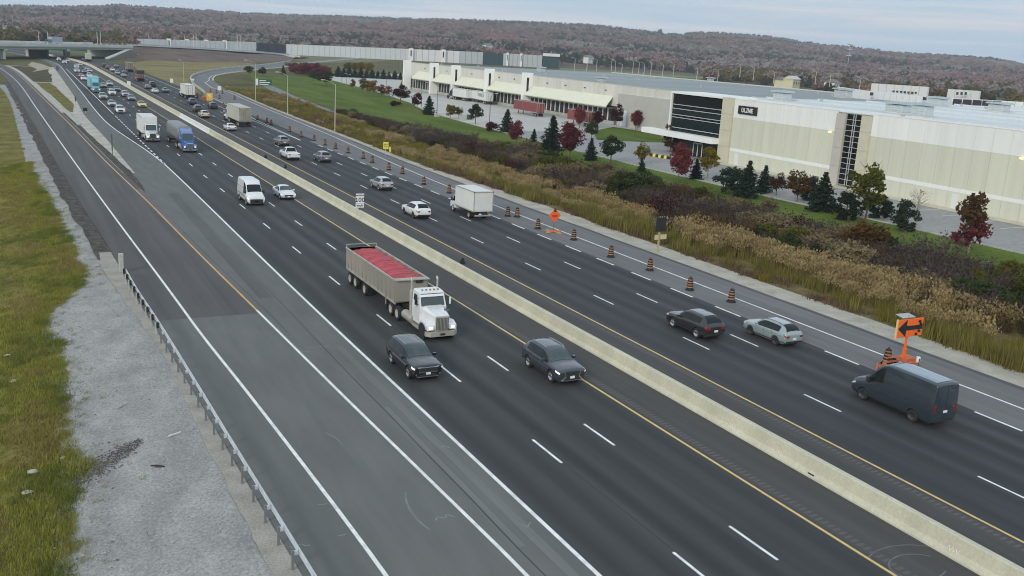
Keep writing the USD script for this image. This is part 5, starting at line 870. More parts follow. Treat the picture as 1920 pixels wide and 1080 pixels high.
def car_geo(kind):
    if kind in _cm: return _cm[kind]
    L, st, axles, rw, ws, rear, sides = CARS[kind]; st = np.array(st); xs = np.unique(np.r_[np.linspace(0, L, 40), st[:, 0], np.linspace(*ws, 8), [q for s in sides for q in s]]); xs = xs[np.r_[True, np.diff(xs) > .012]]; I = [PchipInterpolator(st[:, 0], st[:, k]) for k in range(1, 7)]
    def ring(x):
        zb, zl_, zt, wb_, wm, wt = [float(f(x)) for f in I]; cr = .03 + .02 * (wt > .5)
        half = [(0, zb), (wb_ * .9, zb), (wb_, zb + .10), (wm + .012, zb + .42 * (zl_ - zb)), (wm + .008, zb + .72 * (zl_ - zb)), (wm * .985, zl_), (wt + .035, zt - .09 * min(1, (zt - zl_) * 3)), (wt - .02, zt - .02), (wt - .16, zt + .006), (wt * .45, zt + cr * .8)]
        return half
    R = [ring(x) for x in xs]; V = []; nh = len(R[0])
    for x, h in zip(xs, R): V += [(L / 2 - x, y, z) for y, z in h] + [(L / 2 - x, -y, z) for y, z in h[:0:-1]]
    m = 2 * nh - 1; n = len(xs); F = [[i * m + k, i * m + (k + 1) % m, (i + 1) * m + (k + 1) % m, (i + 1) * m + k] for i in range(n - 1) for k in range(m)]
    V = np.array(V); F = np.array(F); T = np.vstack([F[:, [0, 2, 1]], F[:, [0, 3, 2]]]); T = np.vstack([T, [[0, k, k + 1] for k in range(1, m - 1)], [[(n - 1) * m, (n - 1) * m + k + 1, (n - 1) * m + k] for k in range(1, m - 1)]])
    tm = trimesh.Trimesh(V, T, process=True)
    if tm.volume < 0: tm.invert()
    try:
        mf = manifold3d.Manifold(manifold3d.Mesh(np.asarray(tm.vertices, np.float32), np.asarray(tm.faces, np.uint32)))
        if kind == 'pickup':
            mf = mf - manifold3d.Manifold.cube((1.75, 1.62, .6)).translate((L / 2 - 5.62, -.81, .75))
        for a in axles:
            for s in (-1, 1): mf = mf - manifold3d.Manifold.cylinder(.5, rw * 1.13, circular_segments=24).rotate((90, 0, 0)).translate((L / 2 - a, .25 + s * 1.0, rw + .02))
        mm = mf.to_mesh(); body = (np.array(mm.vert_properties[:, :3]), np.array(mm.tri_verts)) if len(mm.tri_verts) > 100 else (np.array(tm.vertices), np.array(tm.faces))
    except Exception: body = (np.array(tm.vertices), np.array(tm.faces))
    def P(x, side, j, f):      # point on segment j (0..nh-2) of the section at x
        h = ring(x); a, b = np.array(h[j]), np.array(h[j + 1]); q = a + (b - a) * f; return np.array([L / 2 - x, side * q[0], q[1]])
    def patch(x0, x1, side, j, f0, f1, off=.012, nx=7, nf=3, j2=None):
        X = np.linspace(x0, x1, nx); Fr = np.linspace(f0, f1, nf); g = np.array([[P(x, side, j if t < 1 or j2 is None else j2, t if j2 is None else t % 1) for t in Fr] for x in X])
        du = np.gradient(g, axis=0); dv = np.gradient(g, axis=1); nn = np.cross(du, dv); nn /= np.linalg.norm(nn, axis=2, keepdims=True) + 1e-9
        if (nn[..., 1] * side).sum() < 0: nn = -nn
        g = g + nn * off; v = g.reshape(-1, 3); return MB().add(v, [[i * nf + k, i * nf + k + 1, (i + 1) * nf + k + 1, (i + 1) * nf + k] for i in range(nx - 1) for k in range(nf - 1)])
    def top(x0, x1, inset, off=.014, nx=8):
        X = np.linspace(x0, x1, nx); g = []
        for x in X:
            h = ring(x); pts = [(h[7][0] - inset, h[7][1] + .012), (h[8][0] - inset * .6, h[8][1]), (h[9][0], h[9][1])]; row = [(L / 2 - x, y, z) for y, z in pts] + [(L / 2 - x, -y, z) for y, z in pts[::-1]]; g.append(row)
        g = np.array(g); du = np.gradient(g, axis=0); dv = np.gradient(g, axis=1); nn = np.cross(du, dv); nn /= np.linalg.norm(nn, axis=2, keepdims=True) + 1e-9
        if nn[..., 2].sum() < 0: nn = -nn
        g = g + nn * off; k = g.shape[1]; return MB().add(g.reshape(-1, 3), [[i * k + q, i * k + q + 1, (i + 1) * k + q + 1, (i + 1) * k + q] for i in range(nx - 1) for q in range(k - 1)])
    glass = [('windshield', top(ws[0] + .04, ws[1] - .02, .015))]
    if rear: glass.append(('rear_window', top(rear[0], rear[1], .03)))
    for s in (1, -1):
        for a, b in sides: glass.append(('side_window', patch(a, b, s, 5, .10, .90)))
    info = dict(L=L, rw=rw, axles=axles, w=float(st[:, 5].max()), body=body, glass=glass, patch=patch, ring=ring, I=I, lower=lowf(kind)); _cm[kind] = info; return info
_wm = {}
def wheel_geo(r, w=.23):
    if (r, w) in _wm: return _wm[(r, w)]
    ty = MB().lathe([(r * .62, -w / 2), (r * .93, -w / 2), (r, -w * .36), (r, w * .36), (r * .93, w / 2), (r * .62, w / 2)], n=18); rm = MB().lathe([(0.0, .33 * w), (r * .16, .36 * w), (r * .2, .2 * w), (r * .5, .30 * w), (r * .63, .42 * w), (r * .66, .5 * w), (r * .62, .1 * w)], n=15)
    _wm[(r, w)] = (ty, rm); return ty, rm
def put(mb, x, y, z, flip=False):
    m = MB(); v, f = mb.data(); v = v.copy()
    if flip: v[:, 1] *= -1
    return m.add(v + [x, y, z], f)
def add_wheel(t, x, y, r, w=.23, rm=None, name='wheel', dual=False):
    ty, ri = wheel_geo(r, w); k = part(t, name, put(ty, x, y, r, y < 0), tyre_m, 30); part(k, 'rim', put(ri, x, y, r, y < 0), rm or rim_m, 30)
def car(kind, col, loc, rot, label, front=True, lights=True, cat=None, name=None, scale=1.0, sc3=None, roof=None, rim=None, glassm=None, rails=False, cladding=True, detail=True, grille='dark', plate=True):
    g = car_geo(kind); L, w = g['L'], g['w']; nm = name or {'suv': 'sport_utility_car', 'bigsuv': 'sport_utility_car', 'sedan': 'sedan_car', 'pickup': 'pickup_truck', 'van': 'cargo_van'}[kind]
    t = thing(nm, label, cat or {'suv': 'SUV', 'bigsuv': 'SUV', 'sedan': 'car', 'pickup': 'pickup truck', 'van': 'van'}[kind], loc, rot, sc3 or scale); pm = col; p, ring = g['patch'], g['ring']
    part(t, 'body', g['body'], pm, 34)
    part(t, 'underbody', MB().box(-L / 2 + .35, L / 2 - .35, -w + .30, w - .30, .19, .62), black_plastic)
    gm = glassm or glass_car
    for s in (1, -1): part(t, 'window_trim', p(CARS[kind][6][0][0] - .03, CARS[kind][6][-1][1] + .05, s, 5, .05, .95, .007, 10), black_plastic)
    for n_, mb in g['glass']: part(t, n_, mb, glass_sky if n_ == 'windshield' and glassm is None and kind != 'van' else gm, True)
    for a in g['axles']:
        for s in (1, -1): add_wheel(t, L / 2 - a, s * (w - .125), g['rw'], .23, rim or rim_m)
    if g['lower'] and cladding:
        for s in (1, -1): part(t, 'sill_trim', p(.12, L - .12, s, 2, .02, g['lower'], .008, 14, 2), black_plastic)
    zf = ring(.04); zr = ring(L - .05); ym = ring(.12)[5][0]; zh = ring(.12)[5][1]; zre = ring(L - .06)[5][1]
    # front face
    part(t, 'grille', MB().hull([(L / 2 - x, y * k, z) for k in (-1, 1) for x, y, z in ((-.012, .48, zh * .62), (-.012, .52, zh * .92), (.10, .50, zh * .60), (.10, .56, zh * .95))]), chrome if grille == 'chrome' else black_plastic)
    part(t, 'lower_intake', MB().hull([(L / 2 - x, y * k, z) for k in (-1, 1) for x, y, z in ((-.008, .58, zh * .40), (-.008, .55, zh * .54), (.12, .62, zh * .38), (.12, .62, zh * .55))]), black_plastic)
    for s in (1, -1):
        part(t, 'headlight', p(.03, .40, s, 4, .42, .95, .012, 6, 3), lamp_white if lights else lens_clear)
        if kind != 'van': part(t, 'taillight', p(L - .22, L - .02, s, 4, .35, .95, .012, 6, 3), lens_red)
        if kind != 'van': part(t, 'taillight', MB().hull([(-L / 2 + x, s * y, z) for x, y, z in ((-.012, ring(L - .02)[5][0] - .34, zre - .03), (-.012, ring(L - .02)[5][0] - .04, zre - .02), (-.012, ring(L - .02)[5][0] - .30, zre - .17), (-.012, ring(L - .02)[5][0] - .04, zre - .20), (.14, ring(L - .02)[5][0] - .32, zre - .03), (.14, ring(L - .02)[5][0] - .02, zre - .20), (.14, ring(L - .02)[5][0] - .02, zre - .02))]), lens_red)
        a = g['glass'][2 if kind != 'van' else 1]; xm = {'van': 1.42, 'pickup': 1.95}.get(kind, 1.72); zz = ring(xm)[5][1]
        part(t, 'mirror', MB().hull([(L / 2 - xm + dx, s * y, z) for dx in (-.07, .10) for y in (w + .01, w + .19) for z in (zz + .02, zz + (.36 if kind == 'van' else .17))] + [(L / 2 - xm, s * (w - .05), zz + .03)]), pm if kind != 'van' else black_plastic)
        if detail:
            for q in [b for a_, b in CARS[kind][6]][:2]:
                part(t, 'door_seam', MB().add([P_ for P_ in [np.array([L / 2 - q - .012 + e * .024, s * (ring(q)[j][0] + .006), ring(q)[j][1]]) for j in (2, 3, 4, 5) for e in (0, 1)]], [[2 * j, 2 * j + 1, 2 * j + 3, 2 * j + 2] for j in range(3)]), black_plastic)
                part(t, 'door_handle', MB().box(L / 2 - q + .10, L / 2 - q + .28, s * (w + .004), s * (w + .03), ring(q)[4][1] + .03, ring(q)[4][1] + .07), pm)
    if plate:
        part(t, 'number_plate', MB().box(L / 2 + .012, L / 2 + .03, -.16, .16, zh * .52, zh * .52 + .15), plate_m); part(t, 'number_plate', MB().box(-L / 2 - .03, -L / 2 - .012, -.16, .16, zre * .66, zre * .66 + .15), plate_m)
    part(t, 'rear_bumper', MB().hull([(-L / 2 + x, s * y, z) for s in (-1, 1) for x, y, z in ((-.03, w * .74, .42), (-.03, w * .76, .56), (.16, w * .90, .36), (.16, w * .91, .58))]), black_plastic)
    if kind == 'van':
        for s in (1, -1): part(t, 'side_moulding', p(1.2, L - .3, s, 3, .55, .75, .012, 12, 2), black_plastic); part(t, 'panel_crease', p(2.5, L - .3, s, 5, .30, .34, .006, 12, 2), black_plastic); part(t, 'door_seam', p(2.42, 2.45, s, 5, .02, .95, .006, 2, 4), black_plastic)
        part(t, 'front_bumper', MB().hull([(L / 2 - x, y * k, z) for k in (-1, 1) for x, y, z in ((-.03, .70, .36), (-.03, .72, .80), (.28, .96, .34), (.28, .965, .72))]), black_plastic)
        for s in (1, -1): part(t, 'taillight', MB().box(-L / 2 - .02, -L / 2 + .06, s * .80, s * .93, .95, 1.45, .02), lens_red)
        part(t, 'door_seam', MB().box(-L / 2 - .012, -L / 2 + .02, -.012, .012, .5, 2.4), black_plastic)
    if rails:
        xr = CARS[kind][4][1] + .15
        for s in (1, -1): part(t, 'roof_rail', MB().pipe([(L / 2 - xr - k * .36, s * (ring(xr + .4)[7][0] - .03), ring(xr + k * .36)[7][1] + .07) for k in range(6)], .02, 5), chrome if rails == 'chrome' else black_plastic)
    if roof is not None: part(t, 'roof_panel', MB().add(*_roof(g, kind)), roof)
    return t
def _roof(g, kind):
    ws = CARS[kind][4]; re = CARS[kind][5] or (g['L'] - .2, 0); X = np.linspace(ws[1] + .12, re[0] - .06, 9); v = []
    for x in X:
        h = g['ring'](x); row = [(h[8][0], h[8][1] + .012), (h[9][0], h[9][1] + .012)]; v += [(g['L'] / 2 - x, y, z) for y, z in row] + [(g['L'] / 2 - x, -y, z) for y, z in row[::-1]]
    return np.array(v), np.array([[i * 4 + k, i * 4 + k + 1, (i + 1) * 4 + k + 1, (i + 1) * 4 + k] for i in range(8) for k in range(3)])
EB_, WB_ = -90.0, 90.0
def front_face(t, kind, style):
    g = car_geo(kind); L = g['L']; X = L / 2
    if style == 'strip':      # wide dark grille with bright upper bar joining the lamps
        part(t, 'grille_panel', MB().hull([(X + dx, s * y, z) for s in (-1, 1) for dx, y, z in ((.02, .60, .66), (.0, .66, .93), (-.12, .64, .64), (-.12, .72, .95))]), black_plastic)
        part(t, 'chrome_bar', MB().hull([(X + dx, s * y, z) for s in (-1, 1) for dx, y, z in ((.03, .64, .925), (.03, .64, .965), (-.14, .88, .97), (-.14, .88, 1.02))]), chrome); part(t, 'chrome_bar', MB().hull([(X + dx, s * y, z) for s in (-1, 1) for dx, y, z in ((.03, .58, .64), (.03, .58, .67), (-.08, .70, .64), (-.08, .70, .67))]), chrome)
        part(t, 'lower_trim', MB().hull([(X + dx, s * y, z) for s in (-1, 1) for dx, y, z in ((.02, .66, .34), (.02, .66, .38), (-.14, .86, .36), (-.14, .86, .40))]), chrome)
        for s in (1, -1): part(t, 'fog_lamp', MB().cyl((X - .16, s * .76, .52), (X - .02, s * .74, .52), .08, n=10), rim_m)
    else:                     # spindle: dark hourglass with bright edges
        for z0, z1, w0, w1 in ((.36, .58, .60, .40), (.58, .84, .40, .52)): part(t, 'grille_panel', MB().hull([(X + dx, s * y, z) for s in (-1, 1) for dx in (.025, -.12) for y, z in ((w0, z0), (w1, z1))]), black_plastic)
        for s in (1, -1): part(t, 'chrome_bar', MB().hull([(X + dx, s * y, z) for dx in (.04, -.05) for y, z in ((.62, .34), (.70, .36), (.40, .58), (.46, .60))]), chrome); part(t, 'chrome_bar', MB().hull([(X + dx, s * y, z) for dx in (.04, -.05) for y, z in ((.40, .58), (.45, .58), (.52, .86), (.56, .86))]), chrome)
        part(t, 'lower_trim', MB().hull([(X + dx, s * y, z) for s in (-1, 1) for dx, y, z in ((.03, .64, .32), (.03, .64, .36), (-.14, .84, .34), (-.14, .84, .38))]), chrome)
def eb(kind, x, yfront, *a, **k): L = CARS[kind][0] * (k.get('scale', 1.0)); return car(kind, a[0], (x + float(cv(yfront)), yfront + L / 2, 0), EB_, a[1], **k)
def wbc(kind, x, yrear, *a, **k): L = CARS[kind][0] * (k.get('scale', 1.0)); return car(kind, a[0], (x + float(cv(yrear)), yrear + L / 2, 0), WB_, a[1], lights=False, **k)
p_black = paint('black', (0.010, 0.012, 0.016)); p_blkbrown = paint('dark_brown', (0.020, 0.018, 0.018)); p_grey = paint('dark_grey', (0.045, 0.052, 0.066), .2); p_mid = paint('grey', (0.20, 0.21, 0.22), .3); p_silver = paint('silver', (0.42, 0.43, 0.44), .3); p_white = paint('white', (0.74, 0.75, 0.75)); p_sage = paint('sage', (0.33, 0.40, 0.40), .3)
p_slate = paint('slate', (0.026, 0.038, 0.048)); p_beige = paint('beige', (0.52, 0.47, 0.36)); p_yel = paint('yellow', (0.66, 0.55, 0.16)); p_red = paint('red', (0.34, 0.03, 0.035)); p_maroon = paint('maroon', (0.12, 0.035, 0.04)); p_blue = paint('blue', (0.03, 0.12, 0.36)); p_teal = paint('teal', (0.16, 0.45, 0.50)); p_navy = paint('navy', (0.035, 0.045, 0.09))
p_roofsky = paint('roof_slate', (0.17, 0.23, 0.29))  # van roof colour lightened to carry the reflection of the sky
# near traffic
t = eb('bigsuv', 20.85, 49.0, p_black, 'black SUV with white headlight strip in front of the white dump truck', rails='chrome', scale=.96); front_face(t, 'bigsuv', 'strip')
t = eb('suv', 28.8, 45.7, p_grey, 'dark grey SUV with silver grille frame alone on the yellow line beside the barrier', rails='chrome', scale=1.03); front_face(t, 'suv', 'spindle')
wbc('suv', 43.45, 51.0, p_blkbrown, 'dark brown SUV with silver wheels, left of the pale green crossover', lights_=None) if False else wbc('suv', 43.5, 50.4, p_blkbrown, 'dark brown SUV with silver wheels, left of the pale green crossover', roof=p_mid)
wbc('suv', 48.0, 47.3, p_sage, 'pale green crossover with black roof rails beside the coned-off lane', rails='black', rim=rim_dark, scale=.94, roof=p_silver)
wbc('van', 45.6, 32.9, p_slate, 'dark slate cargo van with high roof passing the orange arrow board', glassm=glass_car, rim=rim_dark, roof=p_roofsky)
wbc('suv', 40.7, 98.6, p_white, 'white SUV just left of the white box truck', rim=rim_dark)
wbc('suv', 43.7, 118.9, p_silver, 'silver grey SUV in the middle westbound lane ahead of the white box truck', scale=.98, rim=rim_m)
wbc('suv', 43.9, 147.6, p_mid, 'grey SUV right of the white pickup truck', scale=.98)
wbc('pickup', 39.5, 150.5, p_white, 'white pickup truck next to the barrier', rim=rim_dark)
wbc('suv', 43.0, 170.3, p_mid, 'grey green SUV directly ahead of the white pickup truck')
eb('van', 24.45, 109.9, p_white, 'white high roof cargo van beside the white sedan')
eb('sedan', 29.15, 113.6, p_white, 'white sedan by the yellow line next to the white cargo van')
# far eastbound
for kind, x, y, pm, lab in (
    ('suv', 21.8, 234.0, p_white, 'white SUV at the head of the right eastbound queue, behind the white box semi'), ('sedan', 21.8, 253.6, p_silver, 'silver sedan following the white SUV at the head of the right queue'), ('suv', 21.6, 276.6, p_silver, 'silver SUV between the silver sedan and the teal semi'), ('suv', 25.4, 294.0, p_white, 'white SUV in the middle eastbound lane beside the teal semi'),
    ('sedan', 28.4, 312.0, p_navy, 'dark blue sedan in the left eastbound lane ahead of the pink grey sedan'), ('suv', 28.4, 289.0, p_silver, 'silver SUV in the left eastbound lane right behind a grey sedan'), ('sedan', 28.5, 275.0, p_mid, 'grey sedan leading the silver SUV in the left eastbound lane'), ('sedan', 28.6, 252.6, p_yel, 'yellow sedan near the barrier'),
    ('sedan', 28.8, 341.0, p_silver, 'pinkish silver sedan to the right of the teal semi'), ('sedan', 26.0, 329.0, p_mid, 'grey sedan half hidden behind the teal semi'), ('sedan', 22.8, 368.0, p_white, 'white sedan next behind the teal semi'), ('sedan', 23.2, 386.0, p_red, 'red sedan next to two white cars far back'), ('suv', 26.0, 387.0, p_white, 'white SUV in the middle lane far back, left of the red sedan from the driver'),
    ('sedan', 26.4, 419.0, p_navy, 'dark sedan far back in the middle eastbound lane'), ('sedan', 29.0, 430.0, p_silver, 'silver sedan far back beside the dark sedan'), ('suv', 24.0, 425.0, p_white, 'white SUV far back at the start of the merge lane line'), ('suv', 26.2, 465.0, p_white, 'white SUV in the middle lane before the overpass'), ('sedan', 29.2, 490.0, p_silver, 'silver sedan close before the overpass by the barrier'),
    ('sedan', 29.3, 449.0, p_mid, 'grey sedan by the barrier before the overpass'), ('suv', 24.0, 508.0, p_white, 'white SUV entering from under the overpass'), ('sedan', 28.0, 533.0, p_silver, 'silver sedan under the edge of the overpass'), ('suv', 25.4, 545.0, p_white, 'white SUV under the overpass beside the pier')): eb(kind, x, y, pm, lab, detail=False, plate=False)
for kind, x, y, pm, lab in (
    ('sedan', 39.0, 196.6, p_white, 'white sedan beside the grey box semi trailer'), ('suv', 45.6, 252.0, p_black, 'black SUV behind the yellow crash cushion sign'), ('suv', 40.0, 241.0, p_blkbrown, 'dark brown SUV immediately ahead of the beige SUV'), ('suv', 38.8, 225.0, p_beige, 'beige SUV by the white barrier section'), ('suv', 42.6, 265.0, p_navy, 'dark blue SUV right behind the pale box truck'), ('sedan', 39.2, 329.0, p_mid, 'grey sedan left of a black SUV far ahead'),
    ('bigsuv', 42.2, 342.0, p_black, 'black SUV far ahead next to the grey sedan'), ('sedan', 38.8, 308.6, p_white, 'white sedan behind the grey sedan and the black SUV'), ('sedan', 42.4, 313.0, p_mid, 'grey sedan far ahead, alone in the middle westbound lane'), ('sedan', 39.0, 399.6, p_sage, 'pale green sedan left of the red truck'), ('sedan', 42.0, 427.0, p_navy, 'dark sedan far ahead in the middle lane'), ('sedan', 38.6, 419.3, p_silver, 'silver sedan far ahead, behind a white sedan'),
    ('sedan', 39.2, 447.0, p_white, 'white sedan far ahead, second before the overpass'), ('sedan', 39.0, 467.0, p_maroon, 'maroon sedan far ahead, first of the row before the overpass'), ('sedan', 44.5, 488.0, p_mid, 'grey sedan in the right westbound lane before the overpass'), ('suv', 39.4, 488.0, p_black, 'black SUV by the barrier before the overpass'), ('suv', 37.6, 549.0, p_navy, 'dark blue SUV close to the overpass pier')): wbc(kind, x, y, pm, lab, detail=False, plate=False)

# ---------------------------------------------------------------- trucks
tarp_red = M('tarp_red', (0.44, 0.058, 0.072), .5, .3, 1.6, (1, 3, 1), fine=.1); dump_tan = M('dump_aluminium', (0.37, 0.35, 0.295), .55, .12, .5, (1, .4, .4), metal=.25, fine=.06); alu_dirty = M('dirty_aluminium', (0.44, 0.42, 0.36), .5, .15, 1.2, metal=.3); box_white = M('box_white', (0.68, 0.69, 0.66), .5, .05, .6); box_grey = M('box_greige', (0.48, 0.47, 0.40), .55, .08, .5, (1, 1, .4)); door_grime = M('door_grime', (0.31, 0.285, 0.22), .7, .18, 1.2); tank_grey = M('tank_grey', (0.23, 0.235, 0.235), .4, .08, 1, metal=.4); redbrown = M('container_red', (0.22, 0.055, 0.055), .6, .12, .6)
def bogie(t, xs, w=1.02, r=.50, rm=None, dual=True):
    for x in xs:
        for s in (1, -1): add_wheel(t, x, s * (w - .14), r, .28, rm or rim_dusty)
        part(t, 'axle', MB().cyl((x, -w + .3, r), (x, w - .3, r), .09, n=8).box(x - r * .8, x + r * .8, -w + .2, -w + .46, .12, .9).box(x - r * .8, x + r * .8, w - .46, w - .2, .12, .9), black_plastic)
def tractor(t, pm, sleeper=0.0, stacks=True, grille=chrome, nose=2.0, hoodz=1.75, cabz=2.95, roofm=None, bumper=chrome, fair=0.0, rm=None, length=7.2, vis=True):
    # front at x = 0, going back to -length
    part(t, 'hood', MB().hull([(-.15, y * .52, z) for y in (-1, 1) for z in (.85, hoodz - .28)] + [(-.30, y * .50, hoodz - .16) for y in (-1, 1)] + [(-nose, y * .80, z) for y in (-1, 1) for z in (.9, hoodz - .12)] + [(-nose, y * .62, hoodz + .10) for y in (-1, 1)]), pm, 20)
    for s in (1, -1):
        part(t, 'fender', MB().hull([(-.12, s * 1.05, .75), (-.12, s * .55, .78), (-.2, s * 1.08, 1.06), (-.75, s * 1.12, 1.22), (-1.35, s * 1.12, 1.18), (-1.75, s * 1.12, .85), (-.75, s * .55, 1.3), (-1.75, s * .55, 1.1), (-1.35, s * .55, 1.3), (-.15, s * .55, 1.1)]), pm, 25)
        part(t, 'fender_arch', MB().cyl((-.98, s * .7, .52), (-.98, s * 1.125, .52), .60, n=18), black_plastic); add_wheel(t, -.98, s * .99, .52, .28, rm or rim_dusty)
        part(t, 'headlight', MB().hull([(x, s * y, z) for x, e in ((-.07, 0), (-.22, .03)) for y in (.70 - e, .92 + e) for z in (.86 - e, .99 + e)]), lamp_white)
    part(t, 'grille', MB().hull([(-.10, y * .46, z) for y in (-1, 1) for z in (.70, hoodz - .30)] + [(-.2, y * .49, z) for y in (-1, 1) for z in (.68, hoodz - .24)]), grille)
    for k in range(9): part(t, 'grille_bar', MB().box(-.095, -.08, -.42 + k * .102, -.39 + k * .102, .74, hoodz - .34), black_plastic)
    part(t, 'bumper', MB().hull([(.02, y * .86, z) for y in (-1, 1) for z in (.34, .66)] + [(-.22, y * 1.14, z) for y in (-1, 1) for z in (.36, .68)] + [(-.4, y * 1.14, z) for y in (-1, 1) for z in (.36, .66)]), bumper); part(t, 'number_plate', MB().box(.02, .04, -.17, .17, .42, .56), black_plastic)
    cb = nose + 1.45; z0 = hoodz - .05
    part(t, 'cab', MB().hull([(-nose - .02, y * .98, z) for y in (-1, 1) for z in (.75, z0)] + [(-nose - .42, y * .90, cabz - .08) for y in (-1, 1)] + [(-nose - .62, y * .84, cabz) for y in (-1, 1)] + [(-cb, y * .98, z) for y in (-1, 1) for z in (.75, z0)] + [(-cb, y * .92, cabz - .06) for y in (-1, 1)] + [(-cb + .05, y * .85, cabz + .02) for y in (-1, 1)]), pm, 22)
    a, b = np.array([-nose - .02, z0]), np.array([-nose - .42, cabz - .08]); nrm = np.array([b[1] - a[1], a[0] - b[0]]); nrm /= np.linalg.norm(nrm); q0, q1 = a + (b - a) * .10 + nrm * .012, a + (b - a) * .92 + nrm * .012
    part(t, 'windshield', MB().quad((q0[0], -.86, q0[1]), (q0[0], .86, q0[1]), (q1[0], .82, q1[1]), (q1[0], -.82, q1[1])), glass_sky)
    for s in (1, -1):
        part(t, 'side_window', MB().add([(-nose - .42, s * .995, z0 + .06), (-cb + .25, s * .995, z0 + .06), (-cb + .25, s * .945, cabz - .28), (-nose - .68, s * .945, cabz - .28)], [[0, 1, 2, 3]]), glass_car)
        m = part(t, 'mirror', MB().box(-nose - .35, -nose - .20, s * 1.30, s * 1.42, z0 + .08, z0 + .58, .03), pm); part(m, 'mirror_arm', MB().cyl((-nose - .3, s * .95, z0 + .2), (-nose - .28, s * 1.3, z0 + .2), .02, n=5).cyl((-nose - .3, s * .95, z0 + .65), (-nose - .28, s * 1.3, z0 + .6), .02, n=5), black_plastic)
        part(t, 'fuel_tank', MB().cyl((-cb - 1.45, s * .88, .72), (-cb + .25, s * .88, .72), .33, n=14), alu_dirty, 30); part(t, 'step', MB().box(-cb + .3, -nose + .1, s * .70, s * 1.08, .40, .58, .02), alu_dirty)
    if vis: part(t, 'visor', MB().hull([(-nose - .28, y * .90, cabz - .30) for y in (-1, 1)] + [(-nose - .22, y * .90, cabz - .34) for y in (-1, 1)] + [(-nose - .50, y * .90, cabz - .06) for y in (-1, 1)]), pm)
    for k in range(5): part(t, 'marker_light', MB().box(-nose - .75, -nose - .62, -.62 + k * .29, -.54 + k * .29, cabz, cabz + .08), M('marker_amber', (0.30, 0.12, 0.03), .4))
    if sleeper: part(t, 'sleeper', MB().hull([(x, y * 1.0, z) for x in (-cb - sleeper, -cb + .02) for y in (-1, 1) for z in (.8, cabz - .1)] + [(-cb - sleeper, y * .9, cabz + fair) for y in (-1, 1)] + [(-cb + .3, y * .86, cabz + fair * .3) for y in (-1, 1)]), pm, 20)
    if fair: part(t, 'roof_fairing', MB().hull([(-nose - .62, y * .80, cabz) for y in (-1, 1)] + [(-cb - sleeper, y * .95, z) for y in (-1, 1) for z in (cabz - .1, cabz + fair)] + [(-cb - sleeper + .5, y * .9, cabz + fair) for y in (-1, 1)]), roofm or pm, 20)
    if stacks:
        for s in (1, -1):
            k = part(t, 'exhaust_stack', MB().cyl((-cb - .22, s * .96, 1.0), (-cb - .22, s * .96, 2.75), .13, n=12).cyl((-cb - .22, s * .96, 2.7), (-cb - .22, s * .96, 3.45), .075, n=10).cyl((-cb - .22, s * .96, 3.42), (-cb - .34, s * .96, 3.62), .085, n=10), alu_dirty, 30)
    part(t, 'chassis', MB().box(-length, -1.2, -.42, .42, .62, .92), black_plastic); bogie(t, (-length + 1.85, -length + .55), 1.22, .52, rm)
    part(t, 'deck_plate', MB().box(-length + 2.6, -cb - .5, -.5, .5, .93, 1.0), alu_dirty); part(t, 'fifth_wheel', MB().box(-length + .5, -length + 1.9, -.45, .45, .93, 1.10), black_plastic)
    for s in (1, -1): part(t, 'mudguard', MB().box(-length - .35, -length - .32, s * .55, s * 1.2, .2, 1.0), black_rubber)
# white dump truck
t = thing('dump_truck', 'white conventional tractor hauling a tan aluminium dump trailer under a red tarp', 'truck', (24.8, 56.1, 0), EB_)
tractor(t, p_white, length=7.4, nose=1.75, hoodz=1.95, cabz=2.95, bumper=alu_dirty, grille=alu_dirty)
part(t, 'bulkhead', MB().box(-4.2, -3.75, -.75, .75, .9, 1.9, .03), alu_dirty)
x1, x0, hb, ht, wt_ = -5.9, -17.2, 1.22, 2.88, 1.27
tr = part(t, 'trailer_body', MB().add([(x, s * y, z) for x in (x0, x1) for s in (-1, 1) for y, z in ((wt_ - .08, hb), (wt_, ht), (wt_ - .07, ht), (wt_ - .16, hb + .1))], [[0, 1, 9, 8], [1, 2, 10, 9], [2, 3, 11, 10], [4, 12, 13, 5], [5, 13, 14, 6], [6, 14, 15, 7], [0, 8, 12, 4], [8, 9, 13, 12], [0, 4, 5, 1], [3, 7, 15, 11]]).box(x1, x1 + .05, -wt_, wt_, hb, ht).box(x0 - .05, x0, -wt_, wt_, hb, ht), dump_tan)
part(t, 'front_panel', MB().box(x1 + .051, x1 + .11, -1.2, 1.2, 1.3, 2.84), dump_tan)
for s in (1, -1):
    part(tr, 'top_rail', MB().box(x0 - .06, x1 + .1, s * (wt_ - .05), s * (wt_ + .06), ht - .09, ht + .05, .015), alu_dirty); part(tr, 'bottom_rail', MB().box(x0, x1, s * (wt_ - .13), s * (wt_ - .03), hb - .14, hb + .05), alu_dirty)
    for k in range(13): part(tr, 'side_rib', MB().box(x0 + .4 + k * .90, x0 + .43 + k * .90, s * (wt_ - .05), s * (wt_ + .012), hb + .08, ht - .1), dump_tan)
part(tr, 'head_rail', MB().box(x1 - .25, x1 + .35, -wt_ - .03, wt_ + .03, ht - .02, ht + .07, .02), alu_dirty); part(tr, 'tail_hoop', MB().pipe([(x0 + .05, -wt_, ht), (x0 + .1, -wt_, ht + .28), (x0 + .1, wt_, ht + .28), (x0 + .05, wt_, ht)], .035, 6), alu_dirty)
nxt, nyt = 120, 14; tv = []
